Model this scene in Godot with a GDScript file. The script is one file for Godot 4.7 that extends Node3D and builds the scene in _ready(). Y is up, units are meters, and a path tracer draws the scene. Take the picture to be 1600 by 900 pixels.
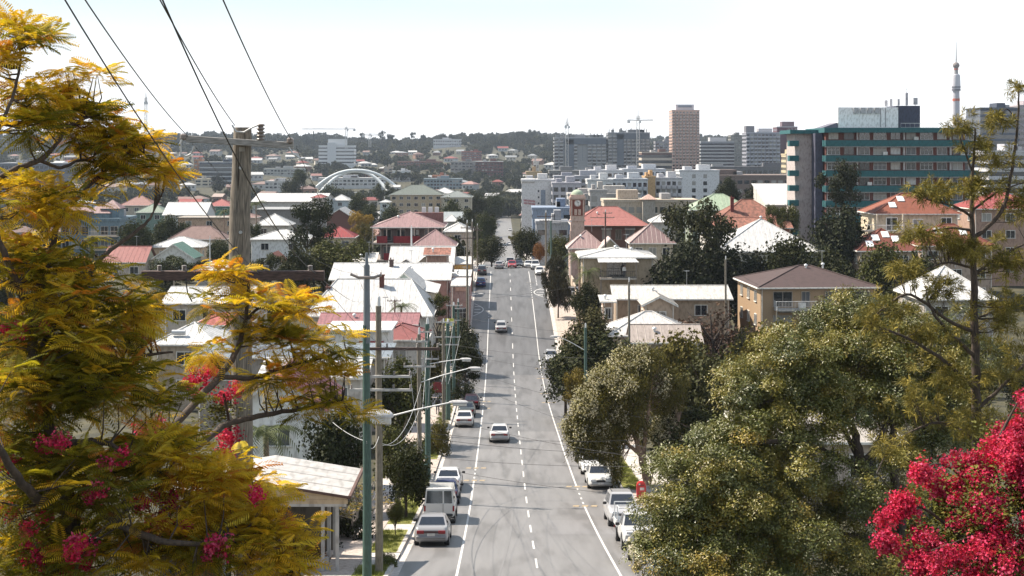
extends Node3D
# A street running down and over a low crest towards a city, seen from a hill.
# The camera is level with a shifted lens: pixel (px, py) of the 1600 x 900 photograph at depth d is
# x = (px - 800) / F * d, y = EYE - (py - HY) / F * d, z = -d.
const F := 2200.0
const HY := 235.0
const EYE := 40.0

# ground height below the eye, by distance along the street
const PROFILE := [[-60.0, -3.0], [0.0, -7.0], [12.0, -9.0], [25.0, -11.8], [45.0, -15.6], [60.7, -18.3], [85.0, -21.7], [107.0, -23.9],
	[124.0, -25.3], [150.0, -27.2], [172.0, -28.1], [190.0, -27.8], [205.0, -26.4], [228.0, -24.5], [250.0, -22.9], [262.0, -22.6],
	[275.0, -22.9], [320.0, -26.5], [400.0, -31.5], [500.0, -37.0], [600.0, -40.5], [700.0, -42.8], [800.0, -43.7], [900.0, -43.6],
	[1000.0, -42.0], [1200.0, -37.0], [1500.0, -28.0], [2000.0, -10.0], [2500.0, 8.0], [3000.0, 18.0], [3600.0, 16.0], [4600.0, -10.0]]

var taken := {}
var mats := {}
var rng := RandomNumberGenerator.new()
var nz := FastNoiseLite.new()
var screen_boxes := []      # [left, right, top, bottom, distance] in pixels of the buildings, so that planting keeps clear of them

class MB:
	var v := PackedVector3Array()
	var n := PackedVector3Array()
	var c := PackedColorArray()
	func tri(a: Vector3, b: Vector3, d: Vector3, col := Color.WHITE) -> void:
		var nn := (d - a).cross(b - a).normalized()
		v.append(a); v.append(b); v.append(d)
		for i in 3:
			n.append(nn); c.append(col)
	func tri_n(a: Vector3, b: Vector3, d: Vector3, na: Vector3, nb: Vector3, nd: Vector3, col := Color.WHITE) -> void:
		v.append(a); v.append(b); v.append(d); n.append(na); n.append(nb); n.append(nd)
		for i in 3: c.append(col)
	func quad(a: Vector3, b: Vector3, d: Vector3, e: Vector3, col := Color.WHITE) -> void:
		tri(a, b, d, col); tri(a, d, e, col)
	func box(o: Vector3, s: Vector3, col := Color.WHITE, bs := Basis()) -> void:
		var h := s * 0.5
		var p := []
		for i in 8:
			p.append(o + bs * Vector3(h.x if i & 1 else -h.x, h.y if i & 2 else -h.y, h.z if i & 4 else -h.z))
		quad(p[4], p[6], p[7], p[5], col); quad(p[1], p[3], p[2], p[0], col)
		quad(p[0], p[2], p[6], p[4], col); quad(p[5], p[7], p[3], p[1], col)
		quad(p[6], p[2], p[3], p[7], col); quad(p[0], p[4], p[5], p[1], col)
	# box with its long edges cut: for things whose edges catch light
	func bevel(o: Vector3, s: Vector3, r: float, col := Color.WHITE) -> void:
		var rings := []
		var hx := s.x * 0.5
		var hz := s.z * 0.5
		for e in [[-s.y * 0.5, r], [-s.y * 0.5 + r, 0.0], [s.y * 0.5 - r, 0.0], [s.y * 0.5, r]]:
			var x: float = hx - e[1]
			var z: float = hz - e[1]
			rings.append([o + Vector3(-x, e[0], z - r), o + Vector3(-x + r, e[0], z), o + Vector3(x - r, e[0], z), o + Vector3(x, e[0], z - r),
				o + Vector3(x, e[0], -z + r), o + Vector3(x - r, e[0], -z), o + Vector3(-x + r, e[0], -z), o + Vector3(-x, e[0], -z + r)])
		for k in 3:
			for i in 8:
				var j := (i + 1) % 8
				quad(rings[k][i], rings[k + 1][i], rings[k + 1][j], rings[k][j], col)
		for i in range(1, 7):
			tri(rings[3][0], rings[3][i + 1], rings[3][i], col)
			tri(rings[0][0], rings[0][i], rings[0][i + 1], col)
	# rings of equal point count, smooth along and around
	func loft(rings: Array, col := Color.WHITE, closed := true, caps := true, smooth := true) -> void:
		var m: int = rings[0].size()
		var norms := []
		for k in rings.size():
			var row := []
			for i in m:
				var a: Vector3 = rings[k][(i + 1) % m if closed else mini(i + 1, m - 1)] - rings[k][(i - 1 + m) % m if closed else maxi(i - 1, 0)]
				var b: Vector3 = rings[mini(k + 1, rings.size() - 1)][i] - rings[maxi(k - 1, 0)][i]
				row.append(a.cross(b).normalized())
			norms.append(row)
		for k in rings.size() - 1:
			for i in (m if closed else m - 1):
				var j := (i + 1) % m
				if smooth:
					tri_n(rings[k][i], rings[k + 1][i], rings[k + 1][j], norms[k][i], norms[k + 1][i], norms[k + 1][j], col)
					tri_n(rings[k][i], rings[k + 1][j], rings[k][j], norms[k][i], norms[k + 1][j], norms[k][j], col)
				else:
					quad(rings[k][i], rings[k + 1][i], rings[k + 1][j], rings[k][j], col)
		if caps:
			for i in range(1, m - 1):
				tri(rings[0][0], rings[0][i], rings[0][i + 1], col)
				tri(rings[-1][0], rings[-1][i + 1], rings[-1][i], col)
	func tube(pts: Array, rad: Array, seg := 8, col := Color.WHITE, caps := true) -> void:
		var rings := []
		var side := Vector3.RIGHT
		for k in pts.size():
			var dir: Vector3 = (pts[mini(k + 1, pts.size() - 1)] - pts[maxi(k - 1, 0)]).normalized()
			if absf(side.dot(dir)) > 0.95: side = Vector3.FORWARD if absf(dir.z) < 0.9 else Vector3.UP
			side = (side - dir * side.dot(dir)).normalized()
			var up := dir.cross(side)
			var ring := []
			var r: float = rad[mini(k, rad.size() - 1)]
			for i in seg:
				var t := TAU * i / seg
				ring.append(pts[k] + (side * cos(t) + up * sin(t)) * r)
			rings.append(ring)
		loft(rings, col, true, caps)
	func mesh() -> ArrayMesh:
		var arr := []
		arr.resize(Mesh.ARRAY_MAX)
		arr[Mesh.ARRAY_VERTEX] = v; arr[Mesh.ARRAY_NORMAL] = n; arr[Mesh.ARRAY_COLOR] = c
		var m := ArrayMesh.new()
		if v.size(): m.add_surface_from_arrays(Mesh.PRIMITIVE_TRIANGLES, arr)
		return m

func px(x: float, y: float, d: float) -> Vector3:
	return Vector3((x - 800.0) / F * d, EYE - (y - HY) / F * d, -d)

func drop(d: float) -> float:
	var k := 0
	while k < PROFILE.size() - 2 and PROFILE[k + 1][0] < d: k += 1
	var x0: float = PROFILE[k][0]; var x1: float = PROFILE[k + 1][0]
	var y0: float = PROFILE[k][1]; var y1: float = PROFILE[k + 1][1]
	var s := (y1 - y0) / (x1 - x0)
	var m0 := s
	var m1 := s
	if k > 0: m0 = (y1 - PROFILE[k - 1][1]) / (x1 - PROFILE[k - 1][0])
	if k < PROFILE.size() - 2: m1 = (PROFILE[k + 2][1] - y0) / (PROFILE[k + 2][0] - x0)
	var t := clampf((d - x0) / (x1 - x0), -1.0, 1.5)
	var h := x1 - x0
	return (2*t*t*t - 3*t*t + 1) * y0 + (t*t*t - 2*t*t + t) * h * m0 + (-2*t*t*t + 3*t*t) * y1 + (t*t*t - t*t) * h * m1

func mid(d: float) -> float:        # x of the street's centre line
	return 1.6 - 0.0077 * d

func ground_at(x: float, d: float) -> float:
	var off := absf(x - mid(d))
	var w := smoothstep(14.0 if d < 1100.0 else 0.0, 60.0, off) * clampf((d - 20.0) / 80.0, 0.0, 1.0)
	var bump := nz.get_noise_2d(x * 0.35, d * 0.35) * lerpf(1.2, 9.0, smoothstep(200.0, 1500.0, d)) * w
	var ridge := smoothstep(1400.0, 2600.0, d) * (nz.get_noise_2d(x * 0.12 + 300.0, 7.0) * 16.0 - smoothstep(100.0, 900.0, x) * 16.0)
	return EYE + drop(d) + bump + ridge

# distance at which a wall hw metres high has its top at pixel row y
func dist_for(y: float, hw: float, lo := 60.0) -> float:
	var d := lo
	while d < 2600.0:
		if HY - (drop(d) + hw) / d * F <= y: return d
		d += 1.0
	return d

func lin(r: float, g: float, b: float) -> Color:
	return Color(r, g, b)

func mat(key: String, c: Color, rough := 0.8, metal := 0.0, vcol := true) -> StandardMaterial3D:
	if mats.has(key): return mats[key]
	var m := StandardMaterial3D.new()
	m.albedo_color = c.linear_to_srgb()
	m.roughness = rough
	m.metallic = metal
	m.vertex_color_use_as_albedo = vcol
	m.resource_name = key
	mats[key] = m
	return m

func noise_tex(size: int, freq: float, colors: Array, offs: Array, kind := FastNoiseLite.TYPE_SIMPLEX_SMOOTH, sd := 1, octaves := 5) -> ImageTexture:
	var f := FastNoiseLite.new()
	f.noise_type = kind; f.frequency = freq; f.seed = sd
	f.fractal_octaves = octaves
	var g := Gradient.new()
	g.offsets = PackedFloat32Array(offs)
	var pc := PackedColorArray()
	for c in colors: pc.append(c.linear_to_srgb())
	g.colors = pc
	var grey := f.get_seamless_image(size, size)
	var im := Image.create(size, size, false, Image.FORMAT_RGB8)
	for y in size:
		for x in size:
			im.set_pixel(x, y, g.sample(grey.get_pixel(x, y).r))
	return ImageTexture.create_from_image(im)

# a surface whose colour varies in two layers of noise, mapped in world space
func grain(key: String, base: Color, lo: float, hi: float, metres: float, rough := 0.85, tint := Color(1, 1, 1), stretch := Vector3.ONE, kind := FastNoiseLite.TYPE_SIMPLEX_SMOOTH, freq := 0.03) -> StandardMaterial3D:
	if mats.has(key): return mats[key]
	var m := StandardMaterial3D.new()
	var a := Color(lo, lo, lo)
	var b := Color(hi * tint.r, hi * tint.g, hi * tint.b)
	m.albedo_texture = noise_tex(256, freq, [a * base, base * (a + b) * 0.5, b * base], [0.2, 0.5, 0.8], kind, key.hash() % 1000)
	m.uv1_triplanar = true
	m.uv1_world_triplanar = true
	m.uv1_scale = stretch / metres
	m.roughness = rough
	m.vertex_color_use_as_albedo = true
	m.resource_name = key
	mats[key] = m
	return m

func leafy(key: String, c: Color, rough := 0.5, through := 0.5) -> StandardMaterial3D:
	if mats.has(key): return mats[key]
	var m := mat(key, c, rough)
	m.cull_mode = BaseMaterial3D.CULL_DISABLED
	m.backlight_enabled = true
	m.backlight = Color(through, through, through * 0.7)
	return m

func numbered(called: String) -> String:
	var k: int = taken.get(called, 0)
	taken[called] = k + 1
	return called if k == 0 else "%s_%03d" % [called, k]

func thing(called: String, label: String, category: String, at := Vector3.ZERO, turn := 0.0, group := "") -> Node3D:
	var o := Node3D.new()
	o.name = numbered(called)
	add_child(o)
	o.position = at
	o.rotation.y = turn
	o.set_meta("label", label); o.set_meta("category", category)
	if group: o.set_meta("group", group)
	return o

func part(parent: Node, called: String, m: Mesh, ma: Material, xf := Transform3D(), kind := "") -> MeshInstance3D:
	var o := MeshInstance3D.new()
	o.name = called
	o.mesh = m
	o.material_override = ma
	o.transform = xf
	parent.add_child(o, true)
	if kind: o.set_meta("kind", kind)
	return o

func single(called: String, m: Mesh, ma: Material, label: String, category: String, group := "", at := Vector3.ZERO) -> MeshInstance3D:
	var o := MeshInstance3D.new()
	o.name = numbered(called)
	o.mesh = m
	o.material_override = ma
	o.position = at
	add_child(o)
	o.set_meta("label", label); o.set_meta("category", category)
	if group: o.set_meta("group", group)
	return o

func setting(called: String, m: Mesh, ma: Material) -> MeshInstance3D:
	var o := MeshInstance3D.new()
	o.name = numbered(called)
	o.mesh = m
	o.material_override = ma
	add_child(o)
	o.set_meta("kind", "structure")
	return o

func jit(a := 0.06) -> Color:
	var k := 1.0 + rng.randf_range(-a, a)
	return Color(k, k, k)

func many(parent: Node, called: String, m: Mesh, ma: Material, xfs: Array, cols: Array) -> MultiMeshInstance3D:
	var mm := MultiMesh.new()
	mm.transform_format = MultiMesh.TRANSFORM_3D
	mm.use_colors = cols.size() > 0
	mm.mesh = m
	mm.instance_count = xfs.size()
	for i in xfs.size():
		mm.set_instance_transform(i, xfs[i])
		if cols.size(): mm.set_instance_color(i, cols[i])
	var o := MultiMeshInstance3D.new()
	o.name = called
	o.multimesh = mm
	o.material_override = ma
	parent.add_child(o, true)
	o.set_meta("kind", "stuff")
	return o

func _ready() -> void:
	rng.seed = 11
	nz.seed = 5
	nz.frequency = 0.02
	var cam := Camera3D.new()
	cam.name = "camera"
	cam.position = Vector3(0, EYE, 0)
	cam.set_frustum(0.5 * 900.0 / F, Vector2(0, -(450.0 - HY) / F * 0.5), 0.5, 9000.0)
	cam.current = true
	add_child(cam)
	var env := Environment.new()
	env.background_mode = Environment.BG_SKY
	var sky := Sky.new()
	var sm := PanoramaSkyMaterial.new()
	sm.panorama = sky_picture()
	sky.sky_material = sm
	env.sky = sky
	env.tonemap_mode = Environment.TONE_MAPPER_LINEAR
	env.tonemap_exposure = 2.15
	env.fog_enabled = true
	env.fog_density = 0.00007
	env.fog_light_color = Color(0.86, 0.92, 1.0)
	env.sdfgi_enabled = true
	env.ssao_enabled = true
	env.ssil_enabled = true
	var we := WorldEnvironment.new()
	we.environment = env
	add_child(we)
	var sun := DirectionalLight3D.new()
	sun.name = "sun"
	sun.light_energy = 1.6
	sun.light_color = Color(1.0, 0.955, 0.89)
	sun.light_angular_distance = 0.5
	sun.shadow_enabled = true
	sun.sky_mode = DirectionalLight3D.SKY_MODE_LIGHT_ONLY
	var to_sun := Vector3(-cos(deg_to_rad(SUN_UP)) * cos(deg_to_rad(SUN_AHEAD)), sin(deg_to_rad(SUN_UP)), -cos(deg_to_rad(SUN_UP)) * sin(deg_to_rad(SUN_AHEAD)))
	add_child(sun)
	sun.look_at_from_position(Vector3.ZERO, -to_sun, Vector3.UP)

	var t0 := Time.get_ticks_msec()
	materials()
	land()
	street()
	print("street ", Time.get_ticks_msec() - t0)
	landmarks()
	houses()
	print("houses ", Time.get_ticks_msec() - t0)
	city()
	far_hillside()
	print("city ", Time.get_ticks_msec() - t0)
	poles_and_lines()
	cars()
	street_things()
	print("street things ", Time.get_ticks_msec() - t0)
	planting()
	print("planting ", Time.get_ticks_msec() - t0)
	foreground()
	print("foreground ", Time.get_ticks_msec() - t0)

const SUN_UP := 50.0
const SUN_AHEAD := 22.0

# pale winter sky: white haze low down, blue growing with height, whiter towards the sun's side
func sky_picture() -> ImageTexture:
	var w := 512
	var h := 256
	var im := Image.create(w, h, false, Image.FORMAT_RGBF)
	var f := FastNoiseLite.new()
	f.seed = 3
	f.frequency = 0.9
	f.fractal_octaves = 4
	var to_sun := Vector3(-cos(deg_to_rad(SUN_UP)) * cos(deg_to_rad(SUN_AHEAD)), sin(deg_to_rad(SUN_UP)), -cos(deg_to_rad(SUN_UP)) * sin(deg_to_rad(SUN_AHEAD)))
	for y in h:
		var el := (0.5 - (y + 0.5) / h) * PI
		for x in w:
			var az := ((x + 0.5) / w) * TAU       # 0 at the left edge of the panorama
			var dir := Vector3(sin(az - PI) * cos(el), sin(el), -cos(az - PI) * cos(el))
			var c: Color
			if el >= 0.0:
				c = Color(0.66, 0.66, 0.66).lerp(Color(0.345, 0.43, 0.46), smoothstep(0.01, 0.14, el)).lerp(Color(0.048, 0.1, 0.2), smoothstep(0.1, 0.85, el))
				var k := clampf(dir.dot(to_sun), 0.0, 1.0)
				var veil := 0.26 * pow(k, 2.0)
				c += Color(veil, veil * 0.97, veil * 0.93)
				var cl := clampf(f.get_noise_3d(dir.x * 2.0, dir.y * 9.0, dir.z * 2.0) * 1.6 + 0.1, 0.0, 1.0)
				var amt := cl * 0.75 * smoothstep(0.02, 0.09, el) * (1.0 - smoothstep(0.5, 1.2, el))
				c = c.lerp(Color(0.66, 0.67, 0.68), amt)
			else:
				c = Color(0.22, 0.22, 0.2)
			im.set_pixel(x, y, c)
	return ImageTexture.create_from_image(im)

func materials() -> void:
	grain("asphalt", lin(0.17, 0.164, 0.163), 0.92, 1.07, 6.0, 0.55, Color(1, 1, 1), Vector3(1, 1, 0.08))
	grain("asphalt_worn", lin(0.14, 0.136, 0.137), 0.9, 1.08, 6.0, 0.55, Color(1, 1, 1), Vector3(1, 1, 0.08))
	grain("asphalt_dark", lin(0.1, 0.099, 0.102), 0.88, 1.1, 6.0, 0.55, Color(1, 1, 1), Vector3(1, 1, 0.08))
	grain("concrete", lin(0.46, 0.43, 0.4), 0.8, 1.15, 3.0, 0.85)
	grain("paving", lin(0.4, 0.34, 0.30), 0.82, 1.15, 2.2, 0.88)
	grain("grass", lin(0.15, 0.165, 0.038), 0.55, 1.35, 1.7, 0.95, Color(1.2, 1.05, 0.8), Vector3.ONE, FastNoiseLite.TYPE_SIMPLEX, 0.06)
	grain("land", lin(0.036, 0.038, 0.02), 0.45, 1.6, 34.0, 0.95, Color(1.2, 1.0, 0.85))
	grain("paint_white", lin(0.6, 0.59, 0.57), 0.66, 1.08, 0.8, 0.6)
	grain("paint_yellow", lin(0.36, 0.28, 0.18), 0.75, 1.1, 0.8, 0.6)
	grain("wood_grey", lin(0.19, 0.168, 0.142), 0.38, 1.35, 1.0, 0.9, Color(1.05, 1, 0.95), Vector3(7, 0.35, 7))
	grain("wood_pale", lin(0.3, 0.285, 0.27), 0.6, 1.2, 1.0, 0.9, Color(1, 1, 1), Vector3(0.5, 6, 6))
	grain("wood_dark", lin(0.075, 0.05, 0.045), 0.6, 1.4, 1.0, 0.85, Color(1.05, 1, 0.95), Vector3(0.7, 5, 5))
	grain("pole_wood", lin(0.17, 0.15, 0.12), 0.6, 1.3, 1.2, 0.9, Color(1, 1, 1), Vector3(5, 0.4, 5))
	grain("pole_green", lin(0.045, 0.085, 0.072), 0.7, 1.3, 1.4, 0.7, Color(1, 1, 1), Vector3(4, 0.5, 4))
	grain("bark", lin(0.055, 0.042, 0.034), 0.5, 1.5, 0.7, 0.9, Color(1.1, 1, 0.9), Vector3(2, 0.5, 2))
	grain("bark_pale", lin(0.27, 0.2, 0.16), 0.45, 1.3, 0.8, 0.9, Color(1.1, 1, 0.95), Vector3(2.5, 0.4, 2.5))
	grain("sheet", lin(1, 1, 1), 0.8, 1.06, 5.0, 0.5)
	grain("tile", lin(1, 1, 1), 0.62, 1.18, 1.6, 0.8, Color(1.05, 1, 0.95), Vector3.ONE, FastNoiseLite.TYPE_CELLULAR, 0.12)
	grain("rust", lin(0.2, 0.092, 0.066), 0.5, 1.25, 6.0, 0.8, Color(1.25, 1.1, 1.05))
	grain("wall", lin(1, 1, 1), 0.93, 1.05, 5.0, 0.85)
	grain("brick", lin(1, 1, 1), 0.75, 1.18, 0.9, 0.9, Color(1.1, 1, 0.95), Vector3(1, 3, 1))
	# oil stains and worn spots over the road surfaces, streaks and dirt over walls and roofs
	for q in [["asphalt", 5.0, 0.84, Vector3(1, 1, 0.16)], ["asphalt_worn", 5.0, 0.84, Vector3(1, 1, 0.16)], ["asphalt_dark", 5.0, 0.84, Vector3(1, 1, 0.16)], ["sheet", 2.6, 0.72, Vector3(2.4, 0.5, 0.5)], ["wall", 2.4, 0.8, Vector3(1.6, 0.7, 1.6)], ["concrete", 1.1, 0.8, Vector3.ONE], ["paving", 1.3, 0.8, Vector3.ONE], ["tile", 3.0, 0.7, Vector3(1, 0.6, 1)]]:
		var m: StandardMaterial3D = mats[q[0]]
		m.detail_enabled = true
		m.detail_blend_mode = BaseMaterial3D.BLEND_MODE_MUL
		m.detail_uv_layer = BaseMaterial3D.DETAIL_UV_2
		if not mats.has("dirt_tex"): mats["dirt_tex"] = noise_tex(256, 0.025, [Color(0.72, 0.71, 0.7), Color(0.93, 0.925, 0.92), Color(1, 1, 1)], [0.2, 0.4, 0.56], FastNoiseLite.TYPE_SIMPLEX_SMOOTH, 44, 6)
		m.detail_albedo = mats["dirt_tex"]
		m.uv2_triplanar = true
		m.uv2_world_triplanar = true
		m.uv2_scale = q[3] / (q[1] * 2.0)
	mat("curtain", lin(0.26, 0.255, 0.24), 0.25)
	mat("blind", lin(0.09, 0.095, 0.105), 0.2)
	mat("trim", lin(1, 1, 1), 0.55)
	var g := mat("glass", lin(0.02, 0.024, 0.03), 0.06)
	g.metallic_specular = 0.7
	mat("metal", lin(0.42, 0.43, 0.44), 0.45, 0.6)
	mat("galv", lin(0.55, 0.56, 0.57), 0.5, 0.3)
	mat("wire", lin(0.035, 0.035, 0.04), 0.6)
	mat("wire_pale", lin(0.5, 0.5, 0.5), 0.5, 0.4)
	mat("ceramic", lin(0.2, 0.17, 0.155), 0.3)
	mat("tyre", lin(0.018, 0.018, 0.019), 0.85)
	mat("rim", lin(0.4, 0.4, 0.41), 0.35, 0.7)
	mat("red_lamp", lin(0.2, 0.012, 0.016), 0.2)
	mat("clear_lamp", lin(0.6, 0.62, 0.64), 0.12, 0.2)
	mat("black_plastic", lin(0.02, 0.02, 0.022), 0.6)
	mat("plain", lin(1, 1, 1), 0.8)
	leafy("leaf", lin(1, 1, 1), 0.62, 0.5).metallic_specular = 0.25
	leafy("leaf_gloss", lin(1, 1, 1), 0.43, 0.5)
	leafy("frond", lin(1, 1, 1), 0.6, 1.0).metallic_specular = 0.3
	leafy("petal", lin(1, 1, 1), 0.7, 0.8).metallic_specular = 0.2

func land() -> void:
	var ds := []
	var d := -60.0
	while d < 4600.0:
		ds.append(d)
		d += 4.0 if d < 330.0 else (12.0 if d < 900.0 else 45.0)
	var us := []
	for k in 101:
		var t := (k - 50) / 50.0
		us.append(signf(t) * (absf(t) * 0.25 + pow(absf(t), 2.2) * 0.75))
	var b := MB.new()
	var rows := []
	for dd in ds:
		var row := []
		var half := maxf(120.0, 0.62 * dd + 90.0)
		for u in us:
			var x: float = mid(dd) + u * half
			# level across the street corridor, just below the paving
			row.append(Vector3(x, ground_at(x, dd), -dd))
		rows.append(row)
	for k in rows.size() - 1:
		for i in us.size() - 1:
			var a: Vector3 = rows[k][i]
			b.quad(a, rows[k + 1][i], rows[k + 1][i + 1], rows[k][i + 1], jit(0.12))
	setting("ground", b.mesh(), mats["land"])

# a ribbon along the street between two offsets from its centre line
func ribbon(d0: float, d1: float, o0: float, o1: float, up: float, step := 2.0, skirt := 0.0) -> MB:
	var b := MB.new()
	var d := d0
	while d < d1 - 0.001:
		var e := minf(d + step * (1.0 if d < 330.0 else 5.0), d1)
		var a := Vector3(mid(d) + o0, EYE + drop(d) + up, -d)
		var a2 := Vector3(mid(d) + o1, EYE + drop(d) + up, -d)
		var c := Vector3(mid(e) + o0, EYE + drop(e) + up, -e)
		var c2 := Vector3(mid(e) + o1, EYE + drop(e) + up, -e)
		b.quad(a, c, c2, a2)
		if skirt > 0.0:
			var s := Vector3(0, -skirt, 0)
			b.quad(a2, c2, c2 + s, a2 + s)
			b.quad(a + s, c + s, c, a)
			if d == d0: b.quad(a, a2, a2 + s, a + s)
			if e >= d1 - 0.001: b.quad(c2, c, c + s, c2 + s)
		d = e
	return b

func on_road(off: float, d: float, up := 0.06) -> Vector3:
	return Vector3(mid(d) + off, EYE + drop(d) + up, -d)

func street() -> void:
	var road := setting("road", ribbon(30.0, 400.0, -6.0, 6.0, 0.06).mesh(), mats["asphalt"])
	part(road, "far_length", ribbon(400.0, 930.0, -4.6, 4.6, 0.06).mesh(), mats["asphalt"])
	# darker lengths of road surface, lane by lane, darkest farther along
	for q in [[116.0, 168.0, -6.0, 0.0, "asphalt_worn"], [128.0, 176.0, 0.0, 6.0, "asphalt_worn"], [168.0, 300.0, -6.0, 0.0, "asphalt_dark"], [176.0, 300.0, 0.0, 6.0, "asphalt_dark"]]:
		part(road, "darker_length", ribbon(q[0], q[1], q[2], q[3], 0.0622).mesh(), mats[q[4]])
	# patches and service trenches
	for p in [[104.0, 131.0, -5.5, -3.6, 0.8], [150.0, 164.0, 3.6, 5.9, 0.62], [74.0, 80.0, 1.0, 5.6, 1.07], [96.0, 97.2, -5.8, 5.8, 0.8], [139.0, 140.0, -5.8, 3.0, 0.78]]:
		var m: StandardMaterial3D = mats["asphalt"].duplicate()
		m.albedo_color = Color(p[4], p[4], p[4] * 1.01).linear_to_srgb()
		part(road, "resurfaced_patch", ribbon(p[0], p[1], p[2], p[3], 0.064).mesh(), m)
	# worn wheel paths and skid arcs
	var skid := mat("skid", lin(0.16, 0.154, 0.153), 0.55)
	for s in [[57.0, 96.0, -1.2, 0.16, 1.3]]:
		var pts := []
		for i in 13:
			var t := i / 12.0
			pts.append(on_road(s[2] - s[4] * (1.0 - t) * (1.0 - t) * 0.8 + s[4] * 0.3, lerpf(s[0], s[1], t), 0.067))
		var b := MB.new()
		for i in 12:
			var w: float = s[3] * 0.5 * (1.0 - absf(i - 6) / 9.0)
			var w2: float = s[3] * 0.5 * (1.0 - absf(i - 5) / 9.0)
			b.quad(pts[i] + Vector3(-w, 0, 0), pts[i + 1] + Vector3(-w2, 0, 0), pts[i + 1] + Vector3(w2, 0, 0), pts[i] + Vector3(w, 0, 0))
		part(road, "tyre_mark", b.mesh(), skid)
	# cracks sealed with bitumen
	var tar := mat("tar", lin(0.12, 0.116, 0.116), 0.5)
	for s in [[63.0, 4.6, 14.0], [88.0, 2.2, 16.0], [112.0, 4.9, 20.0], [150.0, -4.4, 20.0]]:
		var b := MB.new()
		var x: float = s[1]
		var last := on_road(x, s[0], 0.0665)
		for i in 14:
			x += rng.randf_range(-0.22, 0.22)
			var o := on_road(x, s[0] + s[2] * (i + 1) / 14.0, 0.0665)
			var w := Vector3(rng.randf_range(0.012, 0.03), 0, 0)
			b.quad(last - w, o - w, o + w, last + w)
			last = o
		part(road, "crack", b.mesh(), tar)
	# markings
	var white: Material = mats["paint_white"]
	var gaps_l := [[98.0, 104.5], [147.0, 153.0], [214.0, 222.0]]
	var gaps_r := [[86.0, 95.0], [152.0, 160.0], [173.0, 181.0], [230.0, 246.0]]
	for side in [-1, 1]:
		var gaps: Array = gaps_l if side < 0 else gaps_r
		var at := 40.0
		for g in gaps + [[262.0, 262.0]]:
			part(road, "edge_line", ribbon(at, g[0], side * 3.5 - 0.055, side * 3.5 + 0.055, 0.068).mesh(), white)
			var q: float = g[0] + 1.2
			while q < g[1] - 0.8:
				part(road, "dash", ribbon(q, q + 0.8, side * 3.5 - 0.055, side * 3.5 + 0.055, 0.068).mesh(), white)
				q += 2.1
			if g[1] > g[0]:
				for e in [g[0], g[1]]:
					var b := MB.new()
					for w in [-0.75, -0.2, 0.35]:
						var o := on_road(side * 3.5 + w, e, 0.072)
						b.quad(o, o + Vector3(0.1, 0, -0.3), o + Vector3(0.45, 0, -0.3), o + Vector3(0.38, 0, 0.06))
					part(road, "yellow_marker", b.mesh(), mats["paint_yellow"])
			at = g[1]
	var dd := 56.0
	while dd < 262.0:
		part(road, "centre_dash", ribbon(dd, dd + 3.0, -0.05, 0.05, 0.068).mesh(), white)
		dd += 6.3 if dd < 190.0 else 8.6
	# parking bay ends: curved outlines with bars, at both kerbs near the crest
	for e in [[1.0, 231.0, 3.9], [-1.0, 216.0, 4.4]]:
		var arc := MB.new()
		var last := Vector3.ZERO
		for i in 11:
			var t := i / 10.0
			var o := on_road(e[0] * (5.9 - (5.9 - e[2]) * sin(t * PI)), e[1] + t * 10.0, 0.069)
			if i: arc.quad(last + Vector3(-0.08, 0, 0.05), o + Vector3(-0.08, 0, -0.05), o + Vector3(0.08, 0, -0.05), last + Vector3(0.08, 0, 0.05))
			last = o
		part(road, "bay_outline", arc.mesh(), white)
		for t in [2.6, 5.0, 7.4]:
			part(road, "bay_bar", ribbon(e[1] + t, e[1] + t + 0.35, minf(e[0] * 5.8, e[0] * (e[2] + 0.45)), maxf(e[0] * 5.8, e[0] * (e[2] + 0.45)), 0.069).mesh(), white)
	var q2 := 243.0
	while q2 < 258.0:
		part(road, "bay_dash", ribbon(q2, q2 + 0.9, 4.5, 4.65, 0.068).mesh(), white)
		q2 += 1.7
	# gutters, kerbs, verges and footpaths on both sides; crossings break the kerb
	var cross_l := [[62.5, 66.5], [75.0, 77.5], [100.0, 109.0], [117.0, 119.5], [126.0, 128.5], [205.0, 214.0]]
	var cross_r := [[84.0, 93.0], [120.0, 123.0], [246.0, 256.0]]
	for side in [-1, 1]:
		var cr: Array = cross_l if side < 0 else cross_r
		var gut := setting("gutter", ribbon(40.0, 300.0, minf(side * 6.0, side * 6.35), maxf(side * 6.0, side * 6.35), 0.064).mesh(), mats["concrete"])
		gut.set_meta("label", "pale concrete gutter along the road edge")
		var at := 40.0
		for g in cr + [[300.0, 300.0]]:
			setting("kerb", ribbon(at, g[0], minf(side * 6.35, side * 6.55), maxf(side * 6.35, side * 6.55), 0.2, 2.0, 0.16).mesh(), mats["concrete"])
			setting("grass_verge", ribbon(at, g[0], minf(side * 6.55, side * 7.9), maxf(side * 6.55, side * 7.9), 0.19).mesh(), mats["grass"] if at < 122.0 else mats["paving"])
			if g[1] > g[0]:
				setting("driveway", ribbon(g[0], g[1], minf(side * 6.35, side * 7.9), maxf(side * 6.35, side * 7.9), 0.17).mesh(), mats["paving"] if g[1] - g[0] > 6.0 else mats["concrete"])
			at = g[1]
		var fp := 40.0
		while fp < 300.0:
			setting("footpath", ribbon(fp, minf(fp + 26.0, 300.0), minf(side * 7.9, side * 9.9), maxf(side * 7.9, side * 9.9), 0.195).mesh(), mats["paving"] if int(fp / 26.0) % 3 else mats["concrete"])
			fp += 26.0
	# the plain verge and paths carry on over the crest as concrete
	for side in [-1, 1]:
		setting("footpath", ribbon(300.0, 620.0, minf(side * 6.2, side * 10.0), maxf(side * 6.2, side * 10.0), 0.12).mesh(), mats["concrete"])
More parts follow.
